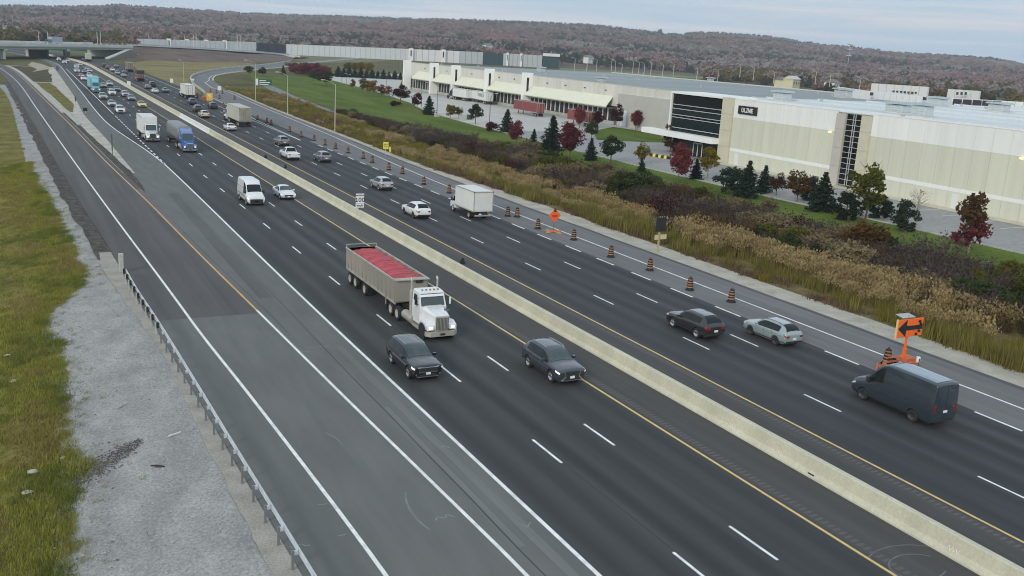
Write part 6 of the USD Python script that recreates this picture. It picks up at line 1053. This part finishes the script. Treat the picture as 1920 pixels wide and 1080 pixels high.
for i in range(nxt + 1):
    for j in range(nyt + 1):
        x = x0 + .9 + (x1 - .3 - x0 - .9) * i / nxt; y = -wt_ + .16 + (2 * wt_ - .32) * j / nyt; c = 1 - (2 * j / nyt - 1) ** 2; tv.append((x, y, ht - .10 + .30 * c * (1 - .35 * abs(2 * i / nxt - 1)) - .06 * c * (math.cos(i * 2 * math.pi / 10.0) * .5 + .5) ** 2 + .02 * math.sin(i * 1.7 + j)))
tp_ = part(t, 'tarp', MB().add(tv, [[i * (nyt + 1) + j, i * (nyt + 1) + j + 1, (i + 1) * (nyt + 1) + j + 1, (i + 1) * (nyt + 1) + j] for i in range(nxt) for j in range(nyt)]), tarp_red, True)
for k in range(7): part(tp_, 'tarp_bow', MB().pipe([(x0 + 1.6 + k * 1.45, -wt_ + .1, ht), (x0 + 1.6 + k * 1.45, -.5, ht + .215), (x0 + 1.6 + k * 1.45, .5, ht + .215), (x0 + 1.6 + k * 1.45, wt_ - .1, ht)], .02, 5), tarp_red)
part(tr, 'tarp_box', MB().box(x1 + .12, x1 + .22, .28, .78, ht - .26, ht - .06), black_plastic)
part(t, 'trailer_frame', MB().box(x0 + .1, x1 - .2, -.5, .5, .85, hb), black_plastic); bogie(t, (x0 + .85, x0 + 2.25, x0 + 4.5), 1.24, .52, rim_dusty)
for s in (1, -1): part(t, 'landing_leg', MB().box(x1 - 2.9, x1 - 2.76, s * .75, s * .9, .35, hb), alu_dirty)
part(t, 'work_light', MB().lathe([(0, -.12), (.06, -.10), (.07, 0), (0, .0)], 'x', (-.55, .36, 2.02), 9).lathe([(0, -.12), (.06, -.10), (.07, 0), (0, .0)], 'x', (-.55, .62, 1.97), 9), chrome)
def box_body(t, x0, x1, z0, z1, m_, w=1.28, rear=None, name='box_body', rear_m=None, ribs=0):
    b = part(t, name, MB().box(x0, x1, -w, w, z0, z1, .04), m_)
    for y in (-w, w): part(b, 'corner_rail', MB().box(x0 - .012, x1 + .012, y - .03, y + .03, z1 - .10, z1 + .015), alu_dirty); part(b, 'base_rail', MB().box(x0 - .01, x1 + .01, y - .025, y + .025, z0 - .02, z0 + .12), alu_dirty)
    fr = rear_m or m_
    part(b, 'rear_door', MB().box(x0 - .03, x0 - .002, -w + .10, w - .10, z0 + .14, z1 - .16), fr); part(b, 'rear_frame', MB().box(x0 - .045, x0 - .003, -w, -w + .09, z0, z1).box(x0 - .045, x0 - .003, w - .09, w, z0, z1).box(x0 - .045, x0 - .003, -w, w, z1 - .15, z1), alu_dirty)
    if rear == 'swing':
        for y in (-.62, -.5, .5, .62): part(b, 'lock_rod', MB().cyl((x0 - .06, y, z0 + .1), (x0 - .06, y, z1 - .2), .022, n=5), alu_dirty)
        part(b, 'door_seam', MB().box(x0 - .036, x0 - .03, -.015, .015, z0 + .14, z1 - .16), black_plastic)
    for y in (-.95, .95): part(b, 'taillight', MB().box(x0 - .06, x0 - .02, y - .12, y + .12, z0 - .12, z0 - .03), lens_red)
    return b
# white box truck, westbound
t = thing('box_truck', 'white box truck with roller door, beside the drums and right of the white SUV', 'truck', (47.45, 97.0, 0), WB_)
box_body(t, .25, 5.5, .95, 3.30, box_white, 1.24); L = 7.4
part(t, 'cab', MB().hull([(x, y * 1.0, z) for y in (-1, 1) for x, z in ((5.75, .5), (5.75, 1.4), (7.3, .5), (7.35, 1.05), (6.9, 1.25), (5.75, 2.05), (6.15, 2.05))]), p_white, 25)
part(t, 'windshield', MB().quad((6.93, -.8, 1.27), (6.93, .8, 1.27), (6.2, .75, 2.03), (6.2, -.75, 2.03)), glass_sky)
for s in (1, -1):
    part(t, 'side_window', MB().add([(5.85, s * 1.012, 1.3), (6.7, s * 1.012, 1.3), (6.25, s * 1.012, 1.92), (5.85, s * 1.012, 1.95)], [[0, 1, 2, 3]]), glass_car); part(t, 'mirror', MB().box(6.5, 6.62, s * 1.1, s * 1.28, 1.3, 1.75, .02), black_plastic); add_wheel(t, 6.55, s * .88, .40, .25, rim_m); add_wheel(t, 1.75, s * .98, .40, .28, rim_m); add_wheel(t, 1.75, s * .70, .40, .24, rim_m)
    part(t, 'headlight', MB().box(7.28, 7.36, s * .6, s * .9, .8, 1.0), lens_clear)
part(t, 'chassis', MB().box(.3, 7.0, -.45, .45, .5, .93), black_plastic); part(t, 'underride_bar', MB().box(.05, .25, -1.1, 1.1, .45, .60, .02), alu_dirty); part(t, 'number_plate', MB().box(.02, .05, .3, .62, .62, .77), plate_m)
# white semi and blue semi, eastbound
def semi(label, x, yf_, pm, body, L, z1=4.05, sleeper=1.2, fair=.9, kind='box', bm=None, roofm=None, detail=None, bump=chrome, grille=chrome, wb_=False, rear_m=None, cat='truck', hoodz=1.75):
    t = thing('semi_truck', label, cat, (x + float(cv(yf_)), yf_, 0), WB_ if wb_ else EB_); sgn = 0
    tractor(t, pm, sleeper=sleeper, fair=fair, stacks=False, bumper=bump, grille=grille, length=6.9 + sleeper, roofm=roofm, vis=False, hoodz=hoodz)
    xe = -(3.6 + sleeper + .5)
    if kind == 'box': box_body(t, -L, xe, 1.15, z1, body, 1.28, 'swing', 'trailer_body', rear_m); part(t, 'landing_leg', MB().box(xe - 2.6, xe - 2.45, -.9, -.75, .3, 1.15).box(xe - 2.6, xe - 2.45, .75, .9, .3, 1.15), black_plastic)
    else:
        b = part(t, 'trailer_body', MB().hull([(xx, y, z) for xx in (-L + .4, xe - .3) for y, z in [(1.24 * np.sign(math.cos(a)) * abs(math.cos(a)) ** .45, 2.5 + 1.2 * np.sign(math.sin(a)) * abs(math.sin(a)) ** .45) for a in np.linspace(0, 2 * math.pi, 26)]] + [(xx, y * .95, z2) for xx in (-L, xe) for y in (-1, 1) for z2 in (1.5, 3.45)]), body, 25)
        for k in range(4): part(b, 'hopper', MB().hull([(xe - 1.2 - k * (L + xe - 1) / 4 + dx, y, z) for dx, y, z in ((-1.1, -.9, 1.6), (.9, -.9, 1.6), (-1.1, .9, 1.6), (.9, .9, 1.6), (-.3, -.3, .75), (.1, -.3, .75), (-.3, .3, .75), (.1, .3, .75))]), body)
    part(t, 'trailer_frame', MB().box(-L + .2, xe - .5, -.5, .5, .95, 1.14), black_plastic); bogie(t, (-L + 1.0, -L + 2.3), 1.26, .52)
    return t
semi('white semi truck with white box trailer, right of the blue semi in the merge lane', 21.4, 175.8, p_white, box_white, 12.2, z1=4.0, sleeper=0, fair=0, grille=steel_dark)
semi('blue semi truck with chrome grille and grey bulk tank trailer', 25.2, 160.8, p_blue, tank_grey, 17.5, sleeper=1.4, fair=.5, kind='tank')
semi('teal semi truck with teal box trailer among the far eastbound queue', 22.0, 304.0, p_teal, M('box_teal', (0.20, 0.48, 0.52), .5), 17.0, sleeper=1.4, fair=.9)
t = semi('white semi tractor with weathered grey box trailer, westbound beside the white sedan', 43.6, 206.0 + 18.0, p_white, box_grey, 18.0, wb_=True, rear_m=door_grime)
t = semi('pale box truck with dark tail, westbound near the crash cushion sign', 45.6, 288.0 + 14, p_white, box_white, 14.0, sleeper=0, fair=0, z1=3.9, wb_=True)
t = semi('small red truck with a black topped load far up the westbound road', 42.0, 373.0 + 10, p_red, redbrown, 10.0, sleeper=0, fair=0, z1=2.5, wb_=True); part(t, 'load_cover', MB().box(-9.8, -4.3, -1.25, 1.25, 2.55, 4.0, .1), black_plastic)
semi('brown box semi far up the westbound road by the tan verge', 46.3, 447.0 + 14, p_maroon, M('box_brown', (0.22, 0.17, 0.14), .6), 14.0, wb_=True); semi('pale green box truck before the overpass on the westbound road', 42.0, 552.0 + 14, p_white, M('box_sage', (0.50, 0.53, 0.44), .6), 14.0, wb_=True)
semi('black box semi under the right span of the overpass', 36.5, 575 + 16.0, p_black, M('box_black', (0.05, 0.045, 0.045), .6), 16.0, wb_=True); 
p = G(100, 84, 6.95); t = thing('bridge_truck', 'grey box truck crossing the overpass', 'truck', p, math.degrees(math.atan2(-od[1], -od[0]))); part(t, 'box_body', MB().box(-7, 3.2, -1.3, 1.3, 1.1, 4.2, .05), M('box_blue_grey', (0.30, 0.34, 0.40), .6)); part(t, 'cab', MB().hull([(x, y, z) for y in (-1.1, 1.1) for x, z in ((3.5, .5), (6.3, .5), (6.3, 1.6), (4.9, 2.9), (3.5, 2.9))]), M('paint_greyblue', (0.12, 0.13, 0.16), .5)); part(t, 'windshield', MB().quad((6.0, -.9, 1.95), (6.0, .9, 1.95), (5.15, .9, 2.75), (5.15, -.9, 2.75)), glass_car)
for x in (-5.8, -4.6, 1.2, 5.0):
    for s in (1, -1): add_wheel(t, x, s * 1.0, .5, .28)
p = G(160, 86, 6.95); car('sedan', p_maroon, p, math.degrees(math.atan2(od[1], od[0])), 'dark red sedan crossing the overpass', lights=False, detail=False, plate=False)
# yard trailers
def trailer(label, p0, yaw, L, m_, tract=None, text=None, name='parked_trailer'):
    t = thing(name, label, 'trailer', p0, yaw); box_body(t, -L, 0, 1.15, 4.05, m_, 1.28, 'swing', 'trailer_body'); bogie(t, (-L + 1.0, -L + 2.3), 1.24, .5); part(t, 'landing_leg', MB().box(-2.9, -2.7, -.9, -.72, 0, 1.15).box(-2.9, -2.7, .72, .9, 0, 1.15), black_plastic)
    if text:
        txt, h, xx = text
        part(t, 'side_lettering', MB().text(txt, h, frame((xx, 1.30, 2.35), (-1, 0, 0), (0, 0, 1), (0, 1, 0)), .01), M('letter_green', (0.10, 0.16, 0.13), .6))
    return t
def along(u0, v0, u1, v1):
    a, b = G(u0, v0), G(u1, v1); return a, math.degrees(math.atan2(a[1] - b[1], a[0] - b[0])), float(np.linalg.norm(a - b))
a, yw_, L = along(888, 190, 968, 207); trailer('white trailer with green lettering, at the near end of the white trailers in the yard', a, yw_, 16.0, box_white, text=('TRANS X', 1.1, -10.5))
a, yw_, L = along(842, 184, 890, 192); t = semi('white trailer with black tractor behind it in the truck yard', float(a[0]), float(a[1]), p_black, box_white, 16.5, cat='truck'); t.GetAttribute('xformOp:rotateZ').Set(yw_)
a, yw_, L = along(969, 211, 1038, 224); trailer('dark red trailer parked in the yard at the end of the row of white trailers', a, yw_, 15.5, redbrown); a, yw_, L = along(765, 160, 815, 168); trailer('dark red trailer parked at the far end of the truck yard by the first fin', a, yw_, 15.5, redbrown); a, yw_, L = along(1070, 231, 1112, 239); trailer('short dark red trailer behind the red maples at the docks', a, yw_, 11.5, redbrown)
a, yw_, L = along(906, 178, 944, 183); trailer('white trailer standing against the dock doors behind the lettered trailer', a, yw_, 15.0, box_white)
# ---------------------------------------------------------------- drums, signs, lamp posts, small things
drum0 = None
dpos = [(1008.5, 429), (969.5, 407), (952, 405.5), (842, 362), (794.5, 346), (754.5, 326), (729, 319), (698, 305), (681, 297.5), (652.5, 287), (629, 279), (609.5, 272.5), (589, 264), (564.5, 257), (543, 247), (508.5, 234), (500.6, 230), (483, 225)]
dn = [(1662, 683), (1370.5, 566), (1293, 544), (1218, 507), (1145, 482), (1075.5, 450)]
ordw = ['first', 'second', 'third', 'fourth', 'fifth', 'sixth', 'seventh', 'eighth', 'ninth', 'tenth', 'eleventh', 'twelfth', 'thirteenth', 'fourteenth', 'fifteenth', 'sixteenth', 'seventeenth', 'eighteenth', 'nineteenth', 'twentieth', 'twenty first', 'twenty second', 'twenty third', 'twenty fourth']
far_d = [(440, 186), (417, 175.6), (411.6, 185), (406, 175), (394.5, 173), (419, 201), (370, 183)]
far_l = ['traffic drum beside the exit ramp edge line, nearest the grass', 'traffic drum on the exit ramp below the small white sign', 'traffic drum in the middle of the exit ramp mouth', 'traffic drum on the exit ramp left of the small white sign', 'farthest traffic drum on the exit ramp', 'traffic drum at the nose of the westbound gore by the grey semi', 'traffic drum behind the pale box truck at the gore']
dm_o = M('drum_orange', (0.50, 0.17, 0.085), .5, .10, 4); dm_w = M('drum_buff', (0.42, 0.26, 0.13), .5, .1, 4)
def drum(u, v_, label, near):
    global drum0
    p = G(u, v_)
    if drum0 is not None: return dup(drum0, label, (p[0], p[1], .004), rng.uniform(0, 360))
    t = thing('traffic_drum', label, 'traffic drum', (p[0], p[1], .004), 0, None, 'black and orange traffic drums along the closed lane')
    part(t, 'base', MB().lathe([(0, 0), (.40, 0), (.40, .07), (.33, .10), (0, .10)], 'z', n=16), black_rubber)
    rr = [.30, .285, .275, .265, .255, .245, .235, .225, .215]; zz = [.10, .26, .345, .475, .555, .69, .77, .91, .98]
    for k in range(8): part(t, 'band', MB().lathe([(rr[k], zz[k]), (rr[k + 1] + (.012 if k % 2 else 0), zz[k + 1])], 'z', n=16), black_rubber if k % 2 == 0 else (dm_o if k in (3, 7) else dm_w), 40)
    part(t, 'cap', MB().lathe([(.22, .98), (.16, 1.10), (0, 1.12)], 'z', n=16), black_rubber, 40); part(t, 'handle', MB().pipe([(-.09, 0, 1.10), (-.07, 0, 1.2), (.07, 0, 1.2), (.09, 0, 1.10)], .02, 5), black_rubber)
    drum0 = t; return t
for i, q in enumerate(dn + dpos): drum(*q, ordw[i] + ' traffic drum along the closed lane, counted from the orange arrow board', i < 6)
for q, l in zip(far_d, far_l): drum(*q, l, False)
# arrow board trailer
p = G(1692, 692); t = thing('arrow_board', 'orange trailer mounted arrow board with black left pointing arrow and solar panel', 'arrow board', (p[0] - .1, p[1], 0), 0)
bw, bh, zb = 1.22, .62, 2.95            # board across x, seen from -y
part(t, 'mast', MB().box(-.06, .06, -.06, .06, .6, 2.5).box(-.09, .09, -.09, .09, .6, 1.5), orange_m)
bd = part(t, 'board', MB().box(-bw, bw, -.14, -.07, zb - bh, zb + bh, .02), orange_m)
part(bd, 'arrow', MB().hull([(-bw + .12, -.165, zb), (-.36, -.165, zb + .58), (-.36, -.165, zb - .58), (-bw + .08, -.143, zb), (-.36, -.143, zb + .58), (-.36, -.143, zb - .58)]).box(-.37, bw - .06, -.165, -.143, zb - .15, zb + .15), black_m)
for x, z in ((.82, .40), (.95, .22), (.86, -.26), (.62, -.46)): part(bd, 'lamp', MB().cyl((x, -.23, zb + z), (x, -.14, zb + z), .09, n=10), black_m)
part(bd, 'frame', MB().box(-bw - .05, -bw + .02, -.16, -.05, zb - bh - .03, zb + bh + .03), M('board_edge', (0.75, 0.58, 0.30), .5))
part(t, 'solar_panel', MB().hull([(x, y, z) for x in (-.75, .45) for y, z in ((-.1, zb + bh + .06), (.55, zb + bh + .16), (-.1, zb + bh + .10), (.55, zb + bh + .20))]), M('solar_cell', (0.30, 0.33, 0.34), .2, coat=.5)); part(t, 'panel_arm', MB().cyl((0, .1, zb + .3), (0, .1, zb + bh + .2), .04, n=6), orange_m)
orange_d = M('dirty_orange', (0.50, 0.13, 0.05), .6, .2, 5); part(t, 'battery_box', MB().box(-.1, .80, -.38, .38, .5, .88, .04), orange_d); part(t, 'trailer_frame', MB().box(-1.5, 1.0, .38, .46, .42, .52).box(-1.5, 1.0, -.46, -.38, .42, .52).box(-2.3, -1.4, -.05, .05, .42, .52).box(-1.5, -1.4, -.46, .46, .42, .52), orange_d)
for s in (1, -1): add_wheel(t, -.2, s * .62, .32, .2, black_plastic); part(t, 'mudguard', MB().box(-.6, .2, s * .52, s * .74, .66, .70), orange_d); part(t, 'jack', MB().cyl((1.0, s * .5, 0), (1.0, s * .5, .8), .04, n=6), steel_dark)
part(t, 'white_can', MB().cyl((1.12, -.3, .42), (1.12, -.3, .85), .14, n=10), sign_white); part(t, 'hitch', MB().cyl((-2.4, 0, .1), (-2.4, 0, .7), .04, n=6), orange_m)
# orange diamond sign on a folding stand, standing before its legs
p = G(1038, 436); t = thing('work_zone_sign', 'orange diamond roadwork sign on a folding stand among the drums', 'road sign', (p[0], p[1], 0))
zc = float(top_z(p, 404)); part(t, 'sign_panel', MB().hull([(x, y, zc + z) for y in (-.03, 0) for x, z in ((-.78, 0), (.78, 0), (0, .78), (0, -.78))]), M('sign_orange', (0.95, 0.13, 0.03), .45))
part(t, 'sign_text', MB().box(-.34, .34, -.045, -.032, zc - .02, zc + .06).box(-.30, .30, -.045, -.032, zc - .16, zc - .08), M('sign_brown', (0.25, 0.04, 0.02), .5)); part(t, 'lamp', MB().lathe([(0, zc + .42), (.13, zc + .44), (.15, zc + .62), (.08, zc + .78), (0, zc + .80)], 'z', n=10), black_m); part(t, 'post', MB().cyl((0, .04, .1), (0, .04, zc), .035, n=6), steel_dark)
for a in (0.3, 1.9, 3.4, 5.0): part(t, 'stand_leg', MB().hull([(.05 * math.cos(a + b), .05 * math.sin(a + b), z) for b in (-1, 1) for z in (.1, .22)] + [(1.1 * math.cos(a) + c, 1.1 * math.sin(a), z) for c in (-.04, .04) for z in (0, .06)]), orange_m); part(t, 'sandbag', MB().hull([(.85 * math.cos(a) + x, .85 * math.sin(a) + y, z) for x in (-.22, .22) for y in (-.12, .12) for z in (.02, .14)] + [(.85 * math.cos(a), .85 * math.sin(a), .22)]), M('sandbag_tan', (0.48, 0.30, 0.16), .9))
# median 100 sign
p = np.array([33.77, float(GX(674.5, 392, 33.77)[1])]); t = thing('speed_limit_sign', 'white speed limit sign reading 100 on top of the concrete barrier', 'road sign', (p[0], p[1], 0))
zt = 2.55; part(t, 'post', MB().box(-.05, .05, 0, .06, .9, 1.9), steel_dark); sp = part(t, 'sign_panel', MB().box(-.48, .48, -.05, 0, 1.72, 2.78, .01), sign_white); F_ = lambda z: face_frame((0, -.054, z), (0, -1))
part(sp, 'sign_text', MB().text('100', .44, F_(1.88), .01).text('MAXIMUM', .15, F_(2.52), .01), black_m); tab = part(t, 'sign_tab', MB().box(-.48, .48, -.05, 0, 1.20, 1.68, .01), sign_white); part(tab, 'sign_text', MB().text('km/h', .24, F_(1.33), .01), black_m)
# black sign back on wooden posts
p = G(1234, 472); t = thing('sign_board', 'blank black sign board on weathered wooden posts at the gravel ledge', 'road sign', (p[0], p[1], -.02)); zt = float(top_z(p, 407)); zb = float(top_z(p, 434))
part(t, 'sign_panel', MB().box(-.62, .62, -.06, -.01, zb, zt, .01), M('sign_back_black', (0.020, 0.021, 0.022), .6)); part(t, 'post', MB().box(-.10, .06, 0, .14, -.3, zt - .1), wood_m); part(t, 'cross_rail', MB().box(-.58, .58, -.01, .04, zb + .2, zb + .3).box(-.58, .58, -.01, .04, zt - .35, zt - .25), wood_m); part(t, 'route_marker', MB().box(-.62, -.14, -.05, 0, zb - .85, zb - .32, .02).box(.08, .85, -.05, 0, zb - .80, zb - .30, .02), M('marker_tan', (0.55, 0.48, 0.30), .6))
def post_sign(u, v_, vt, w, label, m_=sign_white, name='road_sign', ratio=1.25, cat='road sign', post=galv):
    p = G(u, v_); zt = float(top_z(p, vt)); t = thing(name, label, cat, (p[0], p[1], -.02)); h = w * ratio; part(t, 'sign_panel', MB().box(-w / 2, w / 2, -.05, -.01, zt - h, zt, .01), m_); part(t, 'post', MB().box(-.05, .05, 0, .07, -.2, zt - .1), post); return t, zt, h
t, zt, h = post_sign(723, 291, 266, .98, 'yellow roadside sign with black lettering beside the reeds', sign_yellow); part(t, 'sign_text', MB().text('EXIT', .22, face_frame((0, -.056, zt - .55), (0, -1)), .01).box(-.34, .34, -.062, -.052, zt - .88, zt - .80), black_m); part(t, 'small_panel', MB().box(.60, .95, -.05, -.01, zt - 1.7, zt - .85), sign_yellow); part(t, 'small_post', MB().box(.74, .80, 0, .06, -.2, zt - .9), galv)
post_sign(241.7, 161, 152, 1.1, 'white sign on the barrier left of the red truck'); post_sign(322, 158, 147.5, 1.1, 'white sign at the edge of the dry grass infield'); post_sign(361, 153, 147.5, 1.2, 'white and orange sign at the nose of the exit ramp'); post_sign(411.5, 172, 161, 1.1, 'small white sign on the exit ramp among the drums')
t, zt, h = post_sign(393, 190, 174, 1.7, 'yellow chevron sign on the crash cushion at the gore', M('sign_amber', (0.85, 0.50, 0.06), .5), 'crash_cushion_sign'); part(t, 'cushion', MB().box(-1.6, -.2, .3, 4.5, 0, 1.2, .05), M('cushion_maroon', (0.30, 0.10, 0.07), .7)); part(t, 'chevron', MB().hull([(a, y, zt - b) for y in (-.07, -.055) for a, b in ((-.5, .4), (.1, .4), (.5, 1.1), (-.1, 1.1))]), M('chevron_pale', (0.85, 0.75, 0.4), .5))
t, zt, h = post_sign(497, 160, 148.5, 5.2, 'green road sign with white lines and white tab by the paved path', sign_green, ratio=.52); part(t, 'white_tab', MB().box(-3.6, -2.65, -.05, -.01, zt - 2.6, zt + .1), sign_white); part(t, 'sign_text', MB().box(-2.2, .4, -.07, -.052, zt - .7, zt - .4).box(-2.2, 1.9, -.07, -.052, zt - 1.4, zt - 1.05).box(-2.2, 1.3, -.07, -.052, zt - 2.1, zt - 1.8), sign_white)
t, zt, h = post_sign(160, 212, 202, .9, 'black and white curve marker on the gravel island', black_m, 'curve_marker', .8); post_sign(211, 291, 250, .18, 'thin dark delineator post at the tip side of the gravel island', M('delineator', (0.08, 0.10, 0.09), .6), 'delineator_post', 14, 'post', steel_dark)
post_sign(142, 192, 181, .35, 'short dark green marker post on the gravel island edge', M('marker_green', (0.05, 0.08, 0.06), .6), 'marker_post', 3, 'post', steel_dark); post_sign(108, 132, 124, 1.0, 'dark sign seen from behind before the overpass', steel_dark, 'rear_facing_sign', 1.6); post_sign(185, 130, 124.5, 1.6, 'dark sign on the barrier before the overpass', steel_dark, 'rear_facing_sign', 1.2)
# lamp posts
pole_m = M('pole_buff', (0.50, 0.48, 0.38), .6)
def lamp(u, v_, vt, label, arm=(-1, -.15), al=2.6, m_=pole_m, name='street_lamp', r=.11, D=None, group=None):
    if D is None: p = G(u, v_); zt = float(top_z(p, vt))
    else: p = far(u, v_, D); zt = float(far(u, vt, D)[2] - p[2])
    t = thing(name, label, 'street lamp', p, group=group); a = np.array([arm[0], arm[1], 0]) / math.hypot(*arm)
    part(t, 'pole', MB().cyl((0, 0, -.3), (0, 0, zt), r, r * .6, 8), m_, 40); ap = [(0, 0, zt - .15), tuple(a * al * .45 + [0, 0, zt + .55]), tuple(a * al + [0, 0, zt + .85])]
    part(t, 'arm', MB().pipe(ap, r * .45, 6), m_); e = np.array(ap[-1]); part(t, 'lamp_head', MB().hull([e + a * s + np.array([-a[1], a[0], 0]) * w + [0, 0, z] for s in (-.1, .75) for w in (-.16, .16) for z in (-.06, .08)]), M('lamp_head', (0.62, 0.63, 0.62), .5)); part(t, 'base', MB().cyl((0, 0, -.1), (0, 0, .35), r * 1.7, n=8), concrete_grey); return t
lamp(479.5, 188, 119, 'tall buff street lamp nearest the exit ramp curve'); lamp(539.5, 213, 142, 'buff street lamp between the ramp curve lamp and the nearest one', (-1, -.3)); lamp(628, 245, 158, 'buff street lamp nearest the camera at the edge of the scrub', (-1, -.2))
lamp(345, 153, 117, 'slim pale street lamp standing on the dry infield', al=1.0)
for u, v_, vt, lab in ((819, 218, 161, 'black yard lamp post left of the bright yellow tree'), (917, 243, 182, 'black yard lamp post among the shrubs right of the single green tree'), (724, 180, 143, 'black yard lamp post in the small gold trees'), (790, 202, 160, 'black yard lamp post beside the dark red trees'), (641, 157, 141, 'black yard lamp post at the left end of the truck yard'), (649, 160, 143, 'second black yard lamp post at the left end of the truck yard')):
    lamp(u, v_, vt, lab, (1, .2), 1.4, M('pole_black', (0.035, 0.035, 0.037), .5), 'yard_lamp', .09)
for i, (u, v_, vt) in enumerate(((73.5, 80, 60), (90, 79, 59), (183, 83, 60), (189, 83, 59), (280, 92, 65), (347, 96, 66), (364, 97, 65), (368.5, 97, 64), (446, 99, 67), (452, 99, 67))):
    lamp(u, v_ + 3, vt, 'pale lamp post by the overpass road, ' + ordw[i] + ' from the left', (-1, -.4), 2.0, M('pole_pale', (0.62, 0.62, 0.56), .6), 'pale_lamp', .22, D=700 + 12 * i)
for i, (u, vt) in enumerate(((1077, 110), (1100, 112), (1118, 113), (1146, 111), (1153, 115), (1165, 121), (1186, 115), (1197, 117), (1207, 120), (1220, 117), (1242, 121), (1262, 120), (1306, 128), (1345, 133), (1387, 122), (1412, 128), (1450, 135), (1528, 135), (1555, 140), (1611, 147))):
    lamp(u, vt + 22, vt, 'pale highway lamp post beyond the flat roof, ' + ordw[i] + ' from the left', (-1, .3), 2.0, M('pole_pale', (0.62, 0.62, 0.56), .6), 'pale_lamp', .17, D=640)
# chain link fence along the lawn
def fence(pts, h, label, sp=3.0, m_=steel_dark):
    t = thing('chain_fence', label, 'fence'); pts = [np.asarray(q[:2], float) for q in pts]
    for a, b in zip(pts[:-1], pts[1:]):
        L = np.linalg.norm(b - a); n = max(1, int(L / sp))
        for k in range(n):
            p, q = a + (b - a) * k / n, a + (b - a) * (k + 1) / n; part(t, 'post', MB().cyl((*p, -.1), (*p, h + .05), .035, n=6), m_); d = (q - p) / np.linalg.norm(q - p); nr = np.array([-d[1], d[0]]) * .006
            wires = MB().cyl((*p, h), (*q, h), .022, n=5)
            for j in range(12): s0 = p + (q - p) * j / 12; s1 = p + (q - p) * (j + 1) / 12; wires.add([(*(s0 - nr), .05), (*(s0 + nr), .05), (*(s1 + nr), h), (*(s1 - nr), h)], [[0, 1, 2, 3]]).add([(*(s1 - nr), .05), (*(s1 + nr), .05), (*(s0 + nr), h), (*(s0 - nr), h)], [[0, 1, 2, 3]])
            part(t, 'mesh_panel', wires, m_)
    return t
fence([G(*q) for q in ((619, 208), (650, 216), (685, 226), (720, 235), (760, 246), (800, 255))], 1.7, 'dark chain link fence between the roadside scrub and the lawn')
fence([G(*q) for q in ((1112, 268), (1150, 270), (1200, 272), (1248, 274))], 1.4, 'black rail fence behind the grass island by the glass entrance', 4.0)
# striped kerb blocks, utility boxes, curb stops, loose debris
for i in range(8):
    p = G(1217 + i * 5.2, 292 + i * .9); single('kerb_block', MB().hull([(p[0] + x, p[1] + y, z) for x, y, z in ((-.3, -.42, 0), (.3, -.42, 0), (-.3, .42, 0), (.3, .42, 0), (-.2, -.38, .55), (.2, -.38, .55), (-.2, .38, .55), (.2, .38, .55))]), sign_yellow if i % 2 == 0 else black_m, ('yellow' if i % 2 == 0 else 'black') + ' kerb block, ' + ordw[i // 2] + ' of its colour from the left in the striped row', 'kerb block', group='striped kerb blocks')
for u, v_, lab, m_ in ((868, 225, 'pale utility box beside the olive tree at the yard edge', concrete_grey), (880, 224, 'green utility box at the yard edge before the single green tree', M('box_green', (0.05, 0.10, 0.07), .6)), (819, 219, 'pale concrete footing of the black lamp post left of the yellow tree', concrete_grey)):
    p = G(u, v_); single('utility_box', MB().box(p[0] - .6, p[0] + .6, p[1] - .5, p[1] + .5, -.02, 1.3 if u > 850 else .7, .04), m_, lab, 'utility box')
p = Gl(296, 876); single('rubber_scrap', MB().hull([(p[0] + x, p[1] + y, p[2] + z) for x, y, z in ((-.30, .16, .02), (-.1, .2, .02), (.26, -.14, .02), (.30, -.02, .02), (.0, .08, .10), (-.28, .2, .07), (.28, -.1, .06))]), black_rubber, 'torn black rubber scrap lying on the gravel slope', 'scrap')
p = Gl(328, 815); single('white_plank', MB().hull([(p[0] + x, p[1] + y, p[2] + z) for x, y in ((-.32, -.12), (-.30, -.18), (.32, .14), (.30, .20)) for z in (.0, .06)]), concrete_new, 'short white plank lying on the gravel slope', 'plank')
p = Gl(229, 762); single('grey_plank', MB().hull([(p[0] + x, p[1] + y, p[2] + z) for x, y in ((-.36, -.32), (-.34, -.36), (.36, .32), (.34, .36)) for z in (.0, .05)]), concrete_grey, 'thin grey plank lying on the gravel slope above the white plank', 'plank')
for i, (u, v_, lab) in enumerate(((652, 396, 'dark tyre scrap against the barrier below the 100 sign'), (867, 494, 'dark debris on the far shoulder behind the barrier near the dump truck'), (498, 296, 'small dark debris by the barrier left of the pickup'), (535, 315, 'small dark debris on the shoulder behind the white pickup'))):
    p = G(u, v_); single('tyre_scrap', MB().hull([(p[0] + x, p[1] + y, z) for x, y, z in ((-.22, -.3, 0), (.22, -.2, 0), (.18, .3, 0), (-.18, .25, 0), (-.15, -.1, .5), (.12, .1, .55), (0, .22, .3))]), black_rubber, lab, 'debris')
wm_ = M('boulder_pale', (0.36, 0.35, 0.29), .9, .2, 4, fine=.2)
for i, (u, v_, s, lab) in enumerate(((15, 668, .45, 'larger pale stone in the grass at the left edge'), (62, 886, .5, 'flat pale stone in the grass beside the dark soil'), (118, 862, .35, 'pale stone at the grass edge above the dark soil'), (52, 925, .5, 'long pale stone low in the grass'), (25, 716, .3, 'small pale stone in the grass below the larger one'))):
    p = Gl(u, v_); r_ = np.random.default_rng(i); q = r_.normal(size=(16, 3)); q /= np.linalg.norm(q, axis=1, keepdims=True); single('pale_stone', MB().hull(q * [s * .55, s * .35, .11] * r_.uniform(.8, 1.1, (16, 1)) + p + [0, 0, .05]), wm_, lab, 'stone', smooth=40)
